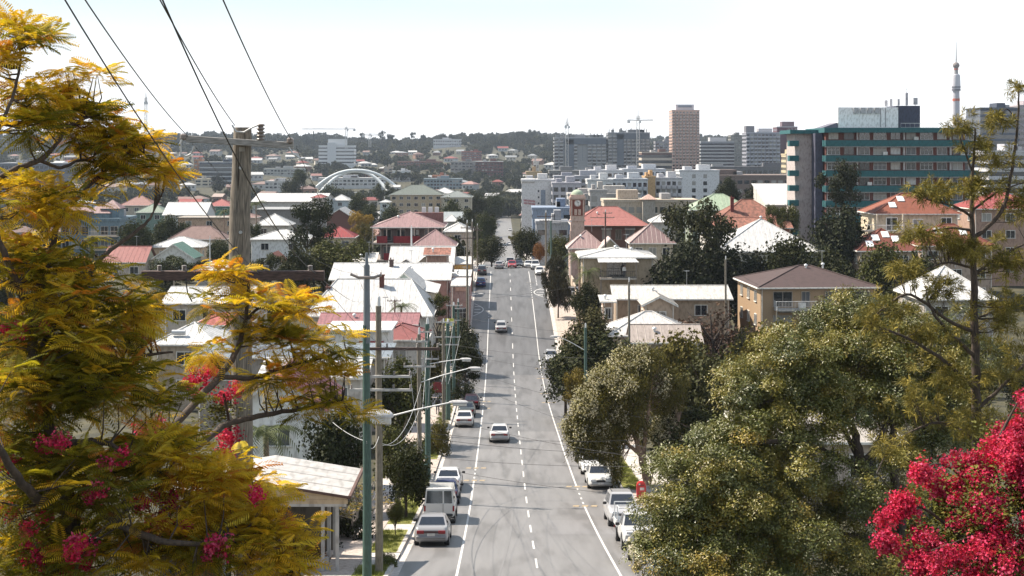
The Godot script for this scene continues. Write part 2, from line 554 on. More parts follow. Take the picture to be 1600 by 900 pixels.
	# grass blades in tufts on the nearest verge
	var tuft := MB.new()
	for i in 26:
		var o := Vector3(rng.randf_range(-0.16, 0.16), 0, rng.randf_range(-0.16, 0.16))
		var tip := o + Vector3(rng.randf_range(-0.1, 0.1), rng.randf_range(0.08, 0.2), rng.randf_range(-0.1, 0.1))
		tuft.tri(o, tip, o + Vector3(0.02, 0, 0.012), jit(0.3))
	var xfs := []
	var cols := []
	for side in [-1, 1]:
		for i in 1500:
			var d := rng.randf_range(56.0, 150.0)
			var skip := false
			for g in (cross_l if side < 0 else cross_r):
				if d > g[0] - 0.3 and d < g[1] + 0.3: skip = true
			if skip: continue
			xfs.append(Transform3D(Basis(Vector3.UP, rng.randf() * TAU).scaled(Vector3.ONE * rng.randf_range(0.6, 1.3)), on_road(side * rng.randf_range(6.65, 7.8), d, 0.18)))
			cols.append(Color(0.16, 0.18, 0.045) * jit(0.3))
	var gn := Node3D.new()
	var g2 := many(self, "grass", tuft.mesh(), mats["leaf"], xfs, cols)
	g2.set_meta("label", "short green grass on the verges beside the footpaths")
	g2.set_meta("category", "grass")
	gn.free()

# a roof face laid as strips of sheet (or one plain face for tiles), each strip a little different in tone
func roof_face(b: MB, p: Array, strip: float, col: Color) -> void:
	var seam := col * Color(0.84, 0.84, 0.84)
	# p: eave left, eave right, top right, top left (top points may coincide)
	var e0: Vector3 = p[0]; var e1: Vector3 = p[1]; var t1: Vector3 = p[2]; var t0: Vector3 = p[3]
	var len := (e1 - e0).length()
	if strip <= 0.0:
		b.quad(e0, t0, t1, e1, col)
		return
	var along := (e1 - e0) / len
	var up := ((t0 - e0) - along * (t0 - e0).dot(along))
	var s0 := (t0 - e0).dot(along)
	var s1 := (t1 - e0).dot(along)
	var nn := along.cross(up.normalized())
	if nn.y < 0: nn = -nn
	var n := maxi(1, int(len / strip))
	var f := func(s: float) -> float:
		if s < s0: return clampf(s / s0, 0.0, 1.0) if s0 > 0.001 else 1.0
		if s > s1: return clampf((len - s) / (len - s1), 0.0, 1.0) if len - s1 > 0.001 else 1.0
		return 1.0
	var cuts := []
	for i in n + 1: cuts.append(len * i / n)
	if s0 > 0.01 and s0 < len - 0.01: cuts.append(s0)
	if s1 > 0.01 and s1 < len - 0.01 and absf(s1 - s0) > 0.01: cuts.append(s1)
	cuts.sort()
	var tone := jit(0.05)
	for i in cuts.size() - 1:
		var a: float = cuts[i]
		var c: float = cuts[i + 1]
		if c - a < 0.005: continue
		if i % 2 == 0: tone = jit(0.055)
		b.quad(e0 + along * a, e0 + along * a + up * f.call(a), e0 + along * c + up * f.call(c), e0 + along * c, col * tone)
	# standing seams
	for i in range(1, n):
		var s := len * i / n
		var h: float = f.call(s)
		if h > 0.05:
			var w := along * minf(0.045, strip * 0.06)
			var lo := e0 + along * s
			var hi := lo + up * h
			b.quad(lo - w, hi - w, hi + nn * 0.035, lo + nn * 0.035, seam)
			b.quad(lo + nn * 0.035, hi + nn * 0.035, hi + w, lo + w, seam)

func window_at(parent: Node, o: Vector3, w: float, h: float, face: Vector3, frame: Material, cols := 2, glass: Material = null) -> void:
	# a window with its frame, panes set back, mullions and sill; face is the outward direction
	var turn := Basis(Vector3.UP, atan2(face.x, face.z))
	var xf := Transform3D(turn, o)
	var key := "win_%.2f_%.2f_%d" % [w, h, cols]
	if not mats.has(key):
		var b := MB.new()
		b.box(Vector3(-w / 2 - 0.04, 0, 0.04), Vector3(0.08, h + 0.16, 0.12)); b.box(Vector3(w / 2 + 0.04, 0, 0.04), Vector3(0.08, h + 0.16, 0.12))
		b.box(Vector3(0, h / 2 + 0.04, 0.04), Vector3(w, 0.08, 0.12)); b.box(Vector3(0, -h / 2 - 0.04, 0.07), Vector3(w + 0.3, 0.07, 0.2))
		for k in range(1, cols):
			b.box(Vector3(-w / 2 + w * k / cols, 0, 0.035), Vector3(0.05, h, 0.08))
		if cols > 2: b.box(Vector3(0, h * 0.14, 0.034), Vector3(w, 0.05, 0.07))
		var g := MB.new()
		g.box(Vector3(0, 0, 0.012), Vector3(w, h, 0.02))
		mats[key] = b.mesh(); mats[key + "g"] = g.mesh()
	var win := part(parent, "window", mats[key], frame, xf)
	var pick := rng.randf()
	part(win, "pane", mats[key + "g"], glass if glass else (mats["curtain"] if pick < 0.12 else (mats["blind"] if pick < 0.34 else mats["glass"])))

# house whose roof spans pixel columns l..r with its ridge at row yr and its eave at row ye
func house(called: String, label: String, l: float, r: float, yr: float, ye: float, wall_h: float, dep: float, kind: String, roof_c: Color, wall_c: Color, opt := {}) -> Node3D:
	var d: float = opt.get("d", 0.0)
	if d <= 0.0: d = dist_for(ye, wall_h, opt.get("lo", 60.0))
	var w := (r - l) / F * d
	var cx := ((l + r) * 0.5 - 800.0) / F * d
	var g := ground_at(cx, d + dep * 0.5)
	var eave := EYE - (ye - HY) / F * d - g
	var rd: float = d + (0.3 if kind == "gablef" else dep * 0.5)
	var ridge := EYE - (yr - HY) / F * rd - g
	ridge = maxf(ridge, eave + 0.35)
	var t := thing(called, label, opt.get("cat", "house"), Vector3(cx, g, -(d + dep * 0.5)), opt.get("turn", 0.0), opt.get("group", ""))
	screen_boxes.append([l, r, yr, HY - (drop(d)) / d * F, d, ye, called])
	var ov: float = opt.get("over", 0.45)
	var hw := w * 0.5
	var hd := dep * 0.5
	var ww := hw - ov
	var wd := hd - ov
	# walls
	var b := MB.new()
	var base := -2.5
	b.box(Vector3(0, (eave + base) * 0.5 - 0.02, 0), Vector3(ww * 2, eave - base - 0.04, wd * 2))
	if kind == "gablef":
		b.tri(Vector3(-ww, eave - 0.04, wd), Vector3(0, ridge - 0.12, wd), Vector3(ww, eave - 0.04, wd))
		b.tri(Vector3(ww, eave - 0.04, -wd), Vector3(0, ridge - 0.12, -wd), Vector3(-ww, eave - 0.04, -wd))
	elif kind == "gable":
		for s in [-1.0, 1.0]:
			b.tri(Vector3(s * ww, eave - 0.04, s * -wd), Vector3(s * ww, ridge - 0.12, 0), Vector3(s * ww, eave - 0.04, s * wd))
	var wm: StandardMaterial3D = wall_mat(wall_c, opt.get("wall", "wall"))
	part(t, "wall", b.mesh(), wm)
	# roof
	var strip: float = opt.get("strip", 0.0 if opt.get("roof", "sheet") == "tile" else 0.8)
	var rb := MB.new()
	var fl := Vector3(-hw, eave, hd); var fr := Vector3(hw, eave, hd); var bl := Vector3(-hw, eave, -hd); var br := Vector3(hw, eave, -hd)
	if kind == "hip" or kind == "pyr":
		var half := clampf(hw - hd, 0.0, hw) if kind == "hip" else 0.0
		half = opt.get("ridge", half)
		var rl := Vector3(-half, ridge, 0); var rr := Vector3(half, ridge, 0)
		if kind == "hip" and hw < hd:
			var hz := hd - hw
			rl = Vector3(0, ridge, hz); rr = Vector3(0, ridge, -hz)
			roof_face(rb, [fl, fr, rl, rl], strip, Color.WHITE); roof_face(rb, [br, bl, rr, rr], strip, Color.WHITE)
			roof_face(rb, [bl, fl, rl, rr], strip, Color.WHITE); roof_face(rb, [fr, br, rr, rl], strip, Color.WHITE)
		else:
			roof_face(rb, [fl, fr, rr, rl], strip, Color.WHITE); roof_face(rb, [br, bl, rl, rr], strip, Color.WHITE)
			roof_face(rb, [bl, fl, rl, rl], strip, Color.WHITE); roof_face(rb, [fr, br, rr, rr], strip, Color.WHITE)
		var caps := MB.new()
		for e in [[fl, rl], [fr, rr if hw >= hd or kind == "pyr" else rl], [bl, rl if hw >= hd or kind == "pyr" else rr], [br, rr], [rl, rr]]:
			if (e[1] - e[0]).length() > 0.2:
				caps.tube([e[0] + Vector3(0, 0.03, 0), e[1] + Vector3(0, 0.03, 0)], [0.09], 5)
		part(t, "ridge_cap", caps.mesh(), roof_mat(roof_c * Color(0.93, 0.93, 0.93), opt.get("roof", "sheet")))
	elif kind == "gable":
		var rl := Vector3(-hw, ridge, 0); var rr := Vector3(hw, ridge, 0)
		roof_face(rb, [fl, fr, rr, rl], strip, Color.WHITE); roof_face(rb, [br, bl, rl, rr], strip, Color.WHITE)
		rb.tube([rl, rr], [0.09], 5)
	elif kind == "gablef":
		var rf := Vector3(0, ridge, hd); var rk := Vector3(0, ridge, -hd)
		roof_face(rb, [bl, fl, rf, rk], strip, Color.WHITE); roof_face(rb, [fr, br, rk, rf], strip, Color.WHITE)
		var barge := MB.new()
		for s in [-1.0, 1.0]:
			var a := Vector3(s * hw, eave - 0.02, hd + 0.03); var c := Vector3(0, ridge - 0.02, hd + 0.03)
			barge.quad(a, c, c + Vector3(0, -0.25, 0), a + Vector3(0, -0.25, 0))
		part(t, "barge_board", barge.mesh(), wall_mat(opt.get("trim", Color(0.7, 0.68, 0.64)), "wall"))
	elif kind == "skillion":
		roof_face(rb, [fl, fr, Vector3(hw, ridge, -hd), Vector3(-hw, ridge, -hd)], strip, Color.WHITE)
		var up := MB.new()
		up.quad(Vector3(-ww, eave, -wd), Vector3(-ww, ridge - 0.05, -wd), Vector3(ww, ridge - 0.05, -wd), Vector3(ww, eave, -wd))
		for s in [-1.0, 1.0]: up.tri(Vector3(s * ww, eave, wd), Vector3(s * ww, eave, -wd), Vector3(s * ww, ridge - 0.05, -wd))
		part(t, "gable_infill", up.mesh(), wm)
	else:
		rb.box(Vector3(0, eave + 0.1, 0), Vector3(w, 0.25, dep))
	part(t, "roof", rb.mesh(), roof_mat(roof_c, opt.get("roof", "sheet")))
	# gutter along the front eave and fascia
	if kind != "flat":
		var f := MB.new()
		f.box(Vector3(0, eave - 0.09, hd + 0.05), Vector3(w, 0.16, 0.12))
		if kind == "hip" or kind == "pyr" or kind == "gablef":
			f.box(Vector3(-hw - 0.05, eave - 0.09, 0), Vector3(0.1, 0.16, dep)); f.box(Vector3(hw + 0.05, eave - 0.09, 0), Vector3(0.1, 0.16, dep))
		if kind != "gablef":
			part(t, "gutter", f.mesh(), wall_mat(opt.get("trim", Color(0.7, 0.68, 0.64)), "wall"))
	# windows
	if opt.get("windows", true):
		var n_st := clampi(int(round(eave / 3.1)), 1, 4)
		var frame: Material = wall_mat(opt.get("frame", Color(0.68, 0.66, 0.62)), "wall")
		var cols := maxi(1, int(ww * 2 / opt.get("bay", 3.4)))
		var big := d < 420.0
		for s in n_st:
			var y: float = eave - 1.5 - 2.9 * s
			if y < 0.7: continue
			for k in cols:
				window_at(t, Vector3(-ww + ww * 2 * (k + 0.5) / cols, y, wd), minf(1.5, ww * 2 / cols * 0.5), 1.25, Vector3.BACK, frame, 2)
			if big:
				for k in maxi(1, int(wd * 2 / 4.5)):
					for q in [-1.0, 1.0]:
						window_at(t, Vector3(q * ww, y, -wd + wd * 2 * (k + 0.5) / maxi(1, int(wd * 2 / 4.5))), 1.1, 1.25, Vector3(q, 0, 0), frame, 2)
	for ch in opt.get("chimneys", []):     # [x as a share of the width, z share, height above ridge, colour]
		var cb := MB.new()
		var top: float = ridge + ch[2]
		cb.box(Vector3(ch[0] * hw, (top + eave) * 0.5, ch[1] * hd), Vector3(0.62, top - eave, 0.62))
		cb.box(Vector3(ch[0] * hw, top + 0.06, ch[1] * hd), Vector3(0.78, 0.16, 0.78))
		cb.tube([Vector3(ch[0] * hw - 0.12, top + 0.1, ch[1] * hd), Vector3(ch[0] * hw - 0.12, top + 0.45, ch[1] * hd)], [0.1], 6)
		part(t, "chimney", cb.mesh(), wall_mat(ch[3], "brick"))
	for v in opt.get("vents", [[-0.3, 0.4]] if d < 330.0 and kind != "flat" and int(l) % 2 else []):
		var vb := MB.new()
		var p := Vector3(v[0] * hw, 0, v[1] * hd)
		p.y = lerpf(ridge, eave, clampf(absf(v[1]), 0.0, 1.0))
		vb.tube([p + Vector3(0, -0.2, 0), p + Vector3(0, 0.25, 0)], [0.12], 8); vb.tube([p + Vector3(0, 0.25, 0), p + Vector3(0, 0.4, 0), p + Vector3(0, 0.52, 0)], [0.22, 0.24, 0.05], 10)
		part(t, "roof_vent", vb.mesh(), mats["galv"])
	if d < 420.0 and kind != "flat" and opt.get("pipes", true):
		var pb := MB.new()
		for q in [-1.0, 1.0]:
			pb.tube([Vector3(q * (ww - 0.15), eave - 0.1, wd + 0.1), Vector3(q * (ww - 0.15), -0.5, wd + 0.1)], [0.045], 6)
		part(t, "downpipe", pb.mesh(), wall_mat(opt.get("trim", Color(0.7, 0.68, 0.64)), "wall"))
	if opt.get("aerial", d < 330.0 and kind != "flat" and int(r) % 3 == 0):
		var ab := MB.new()
		var o := Vector3(hw * 0.3, ridge - 0.2, 0)
		ab.tube([o, o + Vector3(0, 2.2, 0)], [0.025], 5)
		for k in 5: ab.box(o + Vector3(0, 2.1, -0.4 + 0.2 * k), Vector3(0.9 - 0.1 * k, 0.02, 0.02))
		ab.box(o + Vector3(0, 2.1, 0), Vector3(0.02, 0.02, 1.0))
		part(t, "aerial", ab.mesh(), mats["metal"])
	t.set_meta("dims", [w, dep, eave, ridge, d, ww, wd])
	return t

func wall_mat(c: Color, kind := "wall") -> StandardMaterial3D:
	var key := kind + "_" + c.to_html(false)
	if not mats.has(key):
		var m: StandardMaterial3D = mats[kind].duplicate()
		m.albedo_color = c.linear_to_srgb()
		m.resource_name = key
		mats[key] = m
	return mats[key]

func roof_mat(c: Color, kind := "sheet") -> StandardMaterial3D:
	return wall_mat(c, kind)

const WHITE_ROOF := Color(0.53, 0.53, 0.525)
const PINK_ROOF := Color(0.29, 0.18, 0.178)
const RED_ROOF := Color(0.27, 0.034, 0.034)
const TILE_RED := Color(0.2, 0.058, 0.036)
const GREY_ROOF := Color(0.36, 0.38, 0.40)
const CREAM := Color(0.55, 0.46, 0.34)
const OFFWHITE := Color(0.62, 0.61, 0.58)
const TAN := Color(0.36, 0.27, 0.19)

func houses() -> void:
	var t: Node3D
	var D: Array
	# --- left of the street, from the crest down towards us
	t = house("terrace_house", "long white metal roof over pink rendered walls beside the shops", 513, 705, 411, 437, 5.0, 13.0, "gable", WHITE_ROOF, Color(0.40, 0.24, 0.21), {"d": 212.0, "bay": 6.0, "chimneys": [[-0.02, 0.2, 0.5, Color(0.09, 0.06, 0.055)]], "vents": [[0.3, 0.35]], "strip": 1.5})
	t = house("cottage", "white roofed cottage with two dark brick chimneys below the pink-walled terrace", 476, 676, 436, 494, 3.9, 15.0, "hip", WHITE_ROOF, Color(0.5, 0.5, 0.48), {"d": 184.0, "ridge": 5.0, "chimneys": [[-0.72, 0.25, -1.0, Color(0.11, 0.045, 0.035)], [0.14, 0.2, 0.6, Color(0.11, 0.04, 0.032)]], "strip": 0.8})
	t = house("gabled_shop", "narrow building with a pale green gable end between white roofs", 600, 662, 425, 452, 5.0, 10.0, "gablef", WHITE_ROOF, Color(0.38, 0.46, 0.43), {"d": 196.0, "windows": false})
	D = t.get_meta("dims")
	var lean := MB.new()
	roof_face(lean, [Vector3(D[5], D[2] - 0.2, D[6]), Vector3(D[5] + 2.4, D[2] - 0.6, D[6]), Vector3(D[5] + 2.4, D[2] - 0.2, -D[6]), Vector3(D[5], D[2] + 0.4, -D[6])], 0.0, Color.WHITE)
	part(t, "lean_to_roof", lean.mesh(), roof_mat(WHITE_ROOF))
	var lw := MB.new()
	lw.box(Vector3(D[5] + 1.0, D[2] * 0.5 - 0.6, 0), Vector3(1.9, D[2], D[6] * 2 - 0.4))
	part(t, "lean_to_wall", lw.mesh(), wall_mat(CREAM))
	t = house("shop", "white gabled shop roof with a rusty patch and grey dormer gables by the crest", 606, 710, 385, 414, 4.8, 11.0, "gable", WHITE_ROOF, Color(0.42, 0.35, 0.3), {"d": 238.0, "strip": 1.2})
	D = t.get_meta("dims")
	for s in [[-0.45, 0.9, Color(0.4, 0.39, 0.37)], [0.12, 1.4, Color(0.34, 0.32, 0.27)]]:
		var q := MB.new()
		var x: float = s[0] * D[0] * 0.5
		var z: float = D[1] * 0.5 + 0.6
		q.tri(Vector3(x - 2.0, D[2] - 0.3, z), Vector3(x, D[2] + s[1], z), Vector3(x + 2.0, D[2] - 0.3, z))
		q.box(Vector3(x, D[2] * 0.5 - 0.2, z - 0.3), Vector3(3.9, D[2], 0.6))
		part(t, "dormer_gable", q.mesh(), wall_mat(s[2]))
		var q2 := MB.new()
		for e in [-1.0, 1.0]:
			q2.quad(Vector3(x + e * 2.2, D[2] - 0.45, z + 0.2), Vector3(x, D[2] + s[1] + 0.12, z + 0.2), Vector3(x, D[2] + s[1] + 0.12, z - 3.0), Vector3(x + e * 2.2, D[2] - 0.45, z - 3.0))
		part(t, "dormer_roof", q2.mesh(), roof_mat(WHITE_ROOF))
	var tank := MB.new()
	tank.tube([Vector3(D[0] * 0.28, D[2] - 0.5, D[1] * 0.5 - 1.0), Vector3(D[0] * 0.28, D[2] + 1.3, D[1] * 0.5 - 1.0)], [0.95], 14)
	part(t, "water_tank", tank.mesh(), mats["galv"])
	t = house("rusty_shed", "small flat shed roof streaked with rust beside the grey tank", 661, 704, 388, 398, 4.4, 4.0, "skillion", Color(1, 1, 1), Color(0.3, 0.2, 0.16), {"d": 234.0, "roof": "rust", "windows": false, "cat": "shed"})
	t = house("flat_roofed_shed", "pale flat shed behind the poles, left of the white gables", 549, 588, 396, 409, 4.0, 5.0, "skillion", Color(0.6, 0.58, 0.55), Color(0.4, 0.37, 0.34), {"d": 236.0, "windows": false, "cat": "shed"})
	t = house("corner_pavilion", "pink metal pyramid roof in front of the red-panelled pub", 644, 713, 359, 384, 6.2, 8.0, "pyr", PINK_ROOF, Color(0.5, 0.46, 0.42), {"d": 262.0})
	pub()
	t = house("pink_roofed_house", "long low pink roofed house under the white cottage", 495, 654, 489, 507, 3.4, 7.0, "gable", Color(0.27, 0.12, 0.125), Color(0.5, 0.42, 0.38), {"d": 168.0})
	t = house("maroon_roofed_house", "house with a dark maroon hip roof below the pink one", 578, 668, 506, 531, 3.2, 8.0, "hip", Color(0.23, 0.07, 0.07), Color(0.55, 0.52, 0.48), {"d": 158.0, "roof": "tile"})
	t = house("white_flat_shop", "white flat-roofed shop with a red panel facing the street poles", 505, 612, 514, 519, 4.4, 8.0, "flat", Color(0.66, 0.66, 0.65), Color(0.66, 0.65, 0.63), {"d": 150.0, "windows": false})
	D = t.get_meta("dims")
	var rp := MB.new()
	rp.box(Vector3(D[0] * 0.2, D[2] - 1.5, D[6] + 0.15), Vector3(2.6, 1.0, 0.2))
	part(t, "red_panel", rp.mesh(), wall_mat(Color(0.28, 0.03, 0.03)))
	window_at(t, Vector3(-D[0] * 0.1, D[2] - 2.6, D[6]), 2.4, 1.6, Vector3.BACK, mats["trim"], 3)
	window_at(t, Vector3(D[0] * 0.3, D[2] - 3.2, D[6]), 1.2, 1.3, Vector3.BACK, mats["trim"], 2)
	t = house("white_roofed_bungalow", "white hip roofed bungalow with a water heater on it behind the yellow tree", 236, 337, 504, 538, 3.2, 10.0, "pyr", WHITE_ROOF, Color(0.4, 0.33, 0.26), {"d": 145.0})
	D = t.get_meta("dims")
	var wh := MB.new()
	wh.tube([Vector3(-1.6, D[2] + 1.0, 3.2), Vector3(-0.2, D[2] + 1.0, 3.2)], [0.28], 10)
	part(t, "water_heater", wh.mesh(), mats["metal"])
	t = house("blue_grey_shed", "long blue-grey metal shed roof behind the big wooden pole", 300, 610, 545, 558, 3.6, 7.0, "skillion", Color(0.17, 0.2, 0.23), Color(0.3, 0.27, 0.25), {"d": 128.0, "cat": "shed", "bay": 5.0})
	t = house("white_sheet_house", "white roof between the blue-grey shed and the wooden poles", 400, 575, 560, 590, 3.4, 8.0, "gable", Color(0.5, 0.5, 0.5), Color(0.5, 0.47, 0.44), {"d": 112.0})
	t = house("white_boarded_house", "white boarded house with a dark maroon roof above the carport", 352, 512, 584, 645, 5.2, 9.0, "gablef", Color(0.14, 0.026, 0.03), Color(0.75, 0.75, 0.73), {"d": 88.0, "trim": Color(0.6, 0.6, 0.6)})
	t = house("brown_roofed_house", "grey sheet roofed house under the dark lower crossarm", 250, 400, 448, 474, 4.0, 11.0, "gable", Color(0.5, 0.5, 0.49), Color(0.42, 0.38, 0.33), {"d": 172.0})
	t = house("red_tiled_cottage", "cottage with a dull red roof behind the foot of the wooden pole", 300, 385, 489, 508, 3.0, 7.0, "hip", Color(0.36, 0.1, 0.09), Color(0.55, 0.5, 0.46), {"d": 160.0, "roof": "tile"})
	# --- left middle distance
	t = house("two_storey_house", "white two-storey house with a white hip roof and four dark windows", 388, 482, 359, 374, 5.6, 11.0, "hip", WHITE_ROOF, Color(0.62, 0.63, 0.64), {"d": 285.0, "bay": 5.0})
	t = house("red_roofed_house", "bright red hip roofed house behind the tall gum tree", 500, 554, 354, 371, 4.2, 9.0, "hip", RED_ROOF, CREAM, {"d": 320.0})
	t = house("salmon_roofed_house", "salmon pink gable roof beside the yellow foliage", 158, 228, 385, 410, 4.0, 9.0, "gable", Color(0.27, 0.085, 0.075), Color(0.5, 0.42, 0.36), {"d": 262.0})
	t = house("cream_house", "cream house with a white hip roof behind the green gabled one", 232, 316, 370, 386, 4.5, 10.0, "hip", WHITE_ROOF, Color(0.5, 0.38, 0.27), {"d": 290.0})
	t = house("green_gabled_house", "house with green side roof and white front gable", 236, 304, 381, 404, 3.6, 8.0, "gablef", Color(0.12, 0.22, 0.17), Color(0.6, 0.6, 0.58), {"d": 264.0})
	t = house("low_white_shed", "low white rounded shed roof just left of the wooden pole", 303, 368, 405, 424, 3.4, 9.0, "hip", WHITE_ROOF, Color(0.5, 0.48, 0.44), {"d": 244.0, "cat": "shed"})
	t = house("brown_hip_house", "brown tiled house with white neighbour behind, left of the wooden pole", 262, 352, 353, 374, 4.0, 9.0, "hip", Color(0.2, 0.13, 0.12), CREAM, {"d": 325.0, "roof": "tile"})
	t = house("peach_villa", "long peach rendered house with flat eaves left of the wooden pole", 275, 378, 337, 341, 5.0, 10.0, "flat", Color(0.34, 0.29, 0.24), Color(0.46, 0.32, 0.23), {"d": 395.0, "bay": 5.5})
	t = house("grey_flat_roof_house", "low house with a flat grey roof right of the peach villa", 345, 400, 330, 340, 5.0, 10.0, "hip", Color(0.25, 0.15, 0.13), Color(0.5, 0.4, 0.33), {"d": 430.0})
	t = house("white_pyramid_house", "cream house with white pyramid roof and palm right of the wooden pole", 396, 452, 334, 352, 4.5, 10.0, "pyr", WHITE_ROOF, Color(0.5, 0.46, 0.4), {"d": 345.0})
	t = house("orange_gabled_house", "small house with a terracotta gable below the white two-storey house", 405, 445, 395, 414, 3.0, 7.0, "gablef", TILE_RED, Color(0.52, 0.48, 0.44), {"d": 255.0, "roof": "tile"})
	t = house("white_hall", "broad white roofed hall between trees, left of the wooden pole", 253, 322, 316, 336, 4.0, 16.0, "gable", WHITE_ROOF, Color(0.5, 0.52, 0.52), {"d": 440.0})
	t = house("green_roofed_house", "pale green roofed house beside the white hall", 210, 258, 318, 332, 4.5, 10.0, "hip", Color(0.2, 0.25, 0.2), Color(0.13, 0.2, 0.18), {"d": 450.0})
	t = house("pink_hip_house", "pink hip roofed house seen just past the yellow foliage", 186, 240, 306, 321, 4.5, 11.0, "hip", Color(0.27, 0.13, 0.11), Color(0.4, 0.36, 0.3), {"d": 500.0})
	t = house("dark_red_shed", "dark red roofed shed left of the wooden pole, beyond the white hall", 276, 312, 311, 320, 4.0, 10.0, "gable", Color(0.3, 0.08, 0.07), Color(0.4, 0.35, 0.3), {"d": 520.0, "cat": "shed"})
	t = house("green_walled_house", "house with a red roof and deep green walls left of the wooden pole", 322, 362, 311, 322, 5.0, 10.0, "hip", Color(0.33, 0.1, 0.09), Color(0.1, 0.2, 0.16), {"d": 505.0})
	t = house("brick_hall", "dark red brick hall with a plain gable end behind the red roof", 508, 552, 326, 340, 7.0, 16.0, "gablef", Color(0.4, 0.4, 0.4), Color(0.16, 0.075, 0.06), {"d": 430.0, "windows": false, "wall": "brick", "cat": "hall"})
	t = house("blue_white_house", "pale blue two-storey house with white hip roof behind the brick hall", 516, 546, 304, 313, 5.6, 10.0, "hip", WHITE_ROOF, Color(0.5, 0.56, 0.6), {"d": 540.0})
	t = house("white_block_house", "boxy white house with three dark windows left of the olive roofs", 592, 609, 312, 316, 5.6, 9.0, "hip", WHITE_ROOF, Color(0.56, 0.6, 0.62), {"d": 560.0, "bay": 2.6})
	t = house("warehouse", "long pale warehouse with white roofs beyond the wooden pole", 392, 508, 302, 315, 7.0, 30.0, "gable", WHITE_ROOF, Color(0.42, 0.42, 0.41), {"d": 520.0, "windows": false, "cat": "warehouse", "strip": 2.0})
	t = house("grey_wall_warehouse", "low dark grey walled warehouse in front of the long white roofs", 398, 500, 323, 328, 6.0, 20.0, "flat", Color(0.3, 0.3, 0.3), Color(0.2, 0.19, 0.18), {"d": 470.0, "windows": false, "cat": "warehouse"})
	t = house("pale_parapet_shop", "pale pink shop with a small red roof right of the long warehouse", 485, 506, 304, 309, 8.0, 12.0, "hip", Color(0.33, 0.1, 0.09), Color(0.55, 0.48, 0.45), {"d": 505.0, "windows": false})
	t = house("olive_roofed_flats", "long olive roofed flats with arched balconies below the white arch", 608, 692, 289, 304, 7.0, 18.0, "hip", Color(0.13, 0.15, 0.13), Color(0.38, 0.31, 0.22), {"d": 610.0, "bay": 3.0, "cat": "flats"})
	t = house("grey_green_roofed_flats", "grey-green roofed wing right of the olive roofed flats", 688, 738, 298, 308, 7.0, 16.0, "hip", Color(0.2, 0.22, 0.21), Color(0.42, 0.38, 0.3), {"d": 600.0, "cat": "flats"})
	t = house("white_tent_roof", "white stretched roof behind the olive roofed flats", 674, 712, 293, 302, 6.0, 16.0, "hip", WHITE_ROOF, Color(0.5, 0.5, 0.5), {"d": 680.0, "windows": false, "cat": "hall"})
	t = house("white_round_hall", "white domed hall roof right of the pub roof", 692, 716, 335, 346, 5.0, 9.0, "pyr", WHITE_ROOF, Color(0.55, 0.5, 0.45), {"d": 425.0, "windows": false, "cat": "hall"})
	t = house("grey_shed_roof", "grey shed roof behind the white domed hall", 692, 735, 331, 344, 5.0, 12.0, "gable", Color(0.3, 0.33, 0.34), Color(0.4, 0.36, 0.33), {"d": 450.0, "cat": "shed"})
	t = house("white_market_roof", "white hipped roof right of the pink pavilion near the crest", 692, 738, 348, 362, 5.0, 12.0, "hip", WHITE_ROOF, Color(0.5, 0.4, 0.33), {"d": 340.0})
	# shops along the left kerb at the crest, with awnings
	for s in [[700.0, 738.0, 403.0, 412.0, 240.0, Color(0.58, 0.57, 0.55), Color(0.48, 0.3, 0.1), "white awning shop with a yellow sign board by the crest"], [703.0, 736.0, 424.0, 431.0, 222.0, Color(0.62, 0.62, 0.61), Color(0.3, 0.09, 0.08), "shop with a white awning over a red front below the yellow sign"], [704.0, 735.0, 437.0, 446.0, 208.0, Color(0.62, 0.61, 0.6), Color(0.35, 0.22, 0.2), "low awning shop joined to the pink-walled terrace"]]:
		t = house("awning_shop", s[7], s[0], s[1], s[2], s[3], 3.6, 7.0, "skillion", s[5], s[6], {"d": s[4], "cat": "shop", "windows": false, "over": 0.1})
		D = t.get_meta("dims")
		var sb := MB.new()
		sb.box(Vector3(0.2, D[2] - 0.5, D[6] + 0.08), Vector3(D[0] * 0.7, 0.7, 0.08))
		part(t, "sign_board", sb.mesh(), wall_mat(s[6] * Color(1.4, 1.3, 1.1)))
		window_at(t, Vector3(0, 1.6, D[6]), D[0] * 0.6, 1.8, Vector3.BACK, mats["metal"], 3)
	# --- right of the street
	library()
	t = house("pink_cottage", "cottage with a pink pyramid roof in front of the clock tower", 887, 948, 360, 388, 5.0, 8.5, "pyr", Color(0.3, 0.2, 0.19), Color(0.42, 0.3, 0.27), {"d": 250.0})
	t = house("gabled_wing", "plain beige gable end beside the pink pyramid cottage", 934, 974, 372, 392, 4.0, 7.0, "gablef", Color(0.42, 0.3, 0.28), Color(0.40, 0.34, 0.25), {"d": 246.0, "windows": false})
	t = house("sunroom_cottage", "cottage with a pink roof and a row of white sunroom windows", 984, 1056, 350, 380, 5.2, 9.0, "hip", Color(0.22, 0.145, 0.14), Color(0.42, 0.37, 0.29), {"d": 246.0, "bay": 2.2})
	t = house("white_hip_cottage", "small white pyramid roof behind the sunroom cottage", 1018, 1054, 335, 347, 6.0, 8.0, "pyr", WHITE_ROOF, Color(0.5, 0.5, 0.48), {"d": 290.0, "windows": false})
	balcony_house()
	t = house("long_white_roofed_house", "long low house with a white roof right of the street below the balcony", 957, 1146, 446, 467, 4.2, 9.0, "gable", Color(0.5, 0.485, 0.46), Color(0.34, 0.26, 0.19), {"d": 180.0, "bay": 5.5})
	t = house("entry_porch", "small beige porch wing with white window beside the long white roof", 937, 964, 463, 471, 4.2, 4.0, "skillion", Color(0.5, 0.485, 0.46), Color(0.36, 0.26, 0.2), {"d": 175.0, "bay": 2.0, "cat": "porch"})
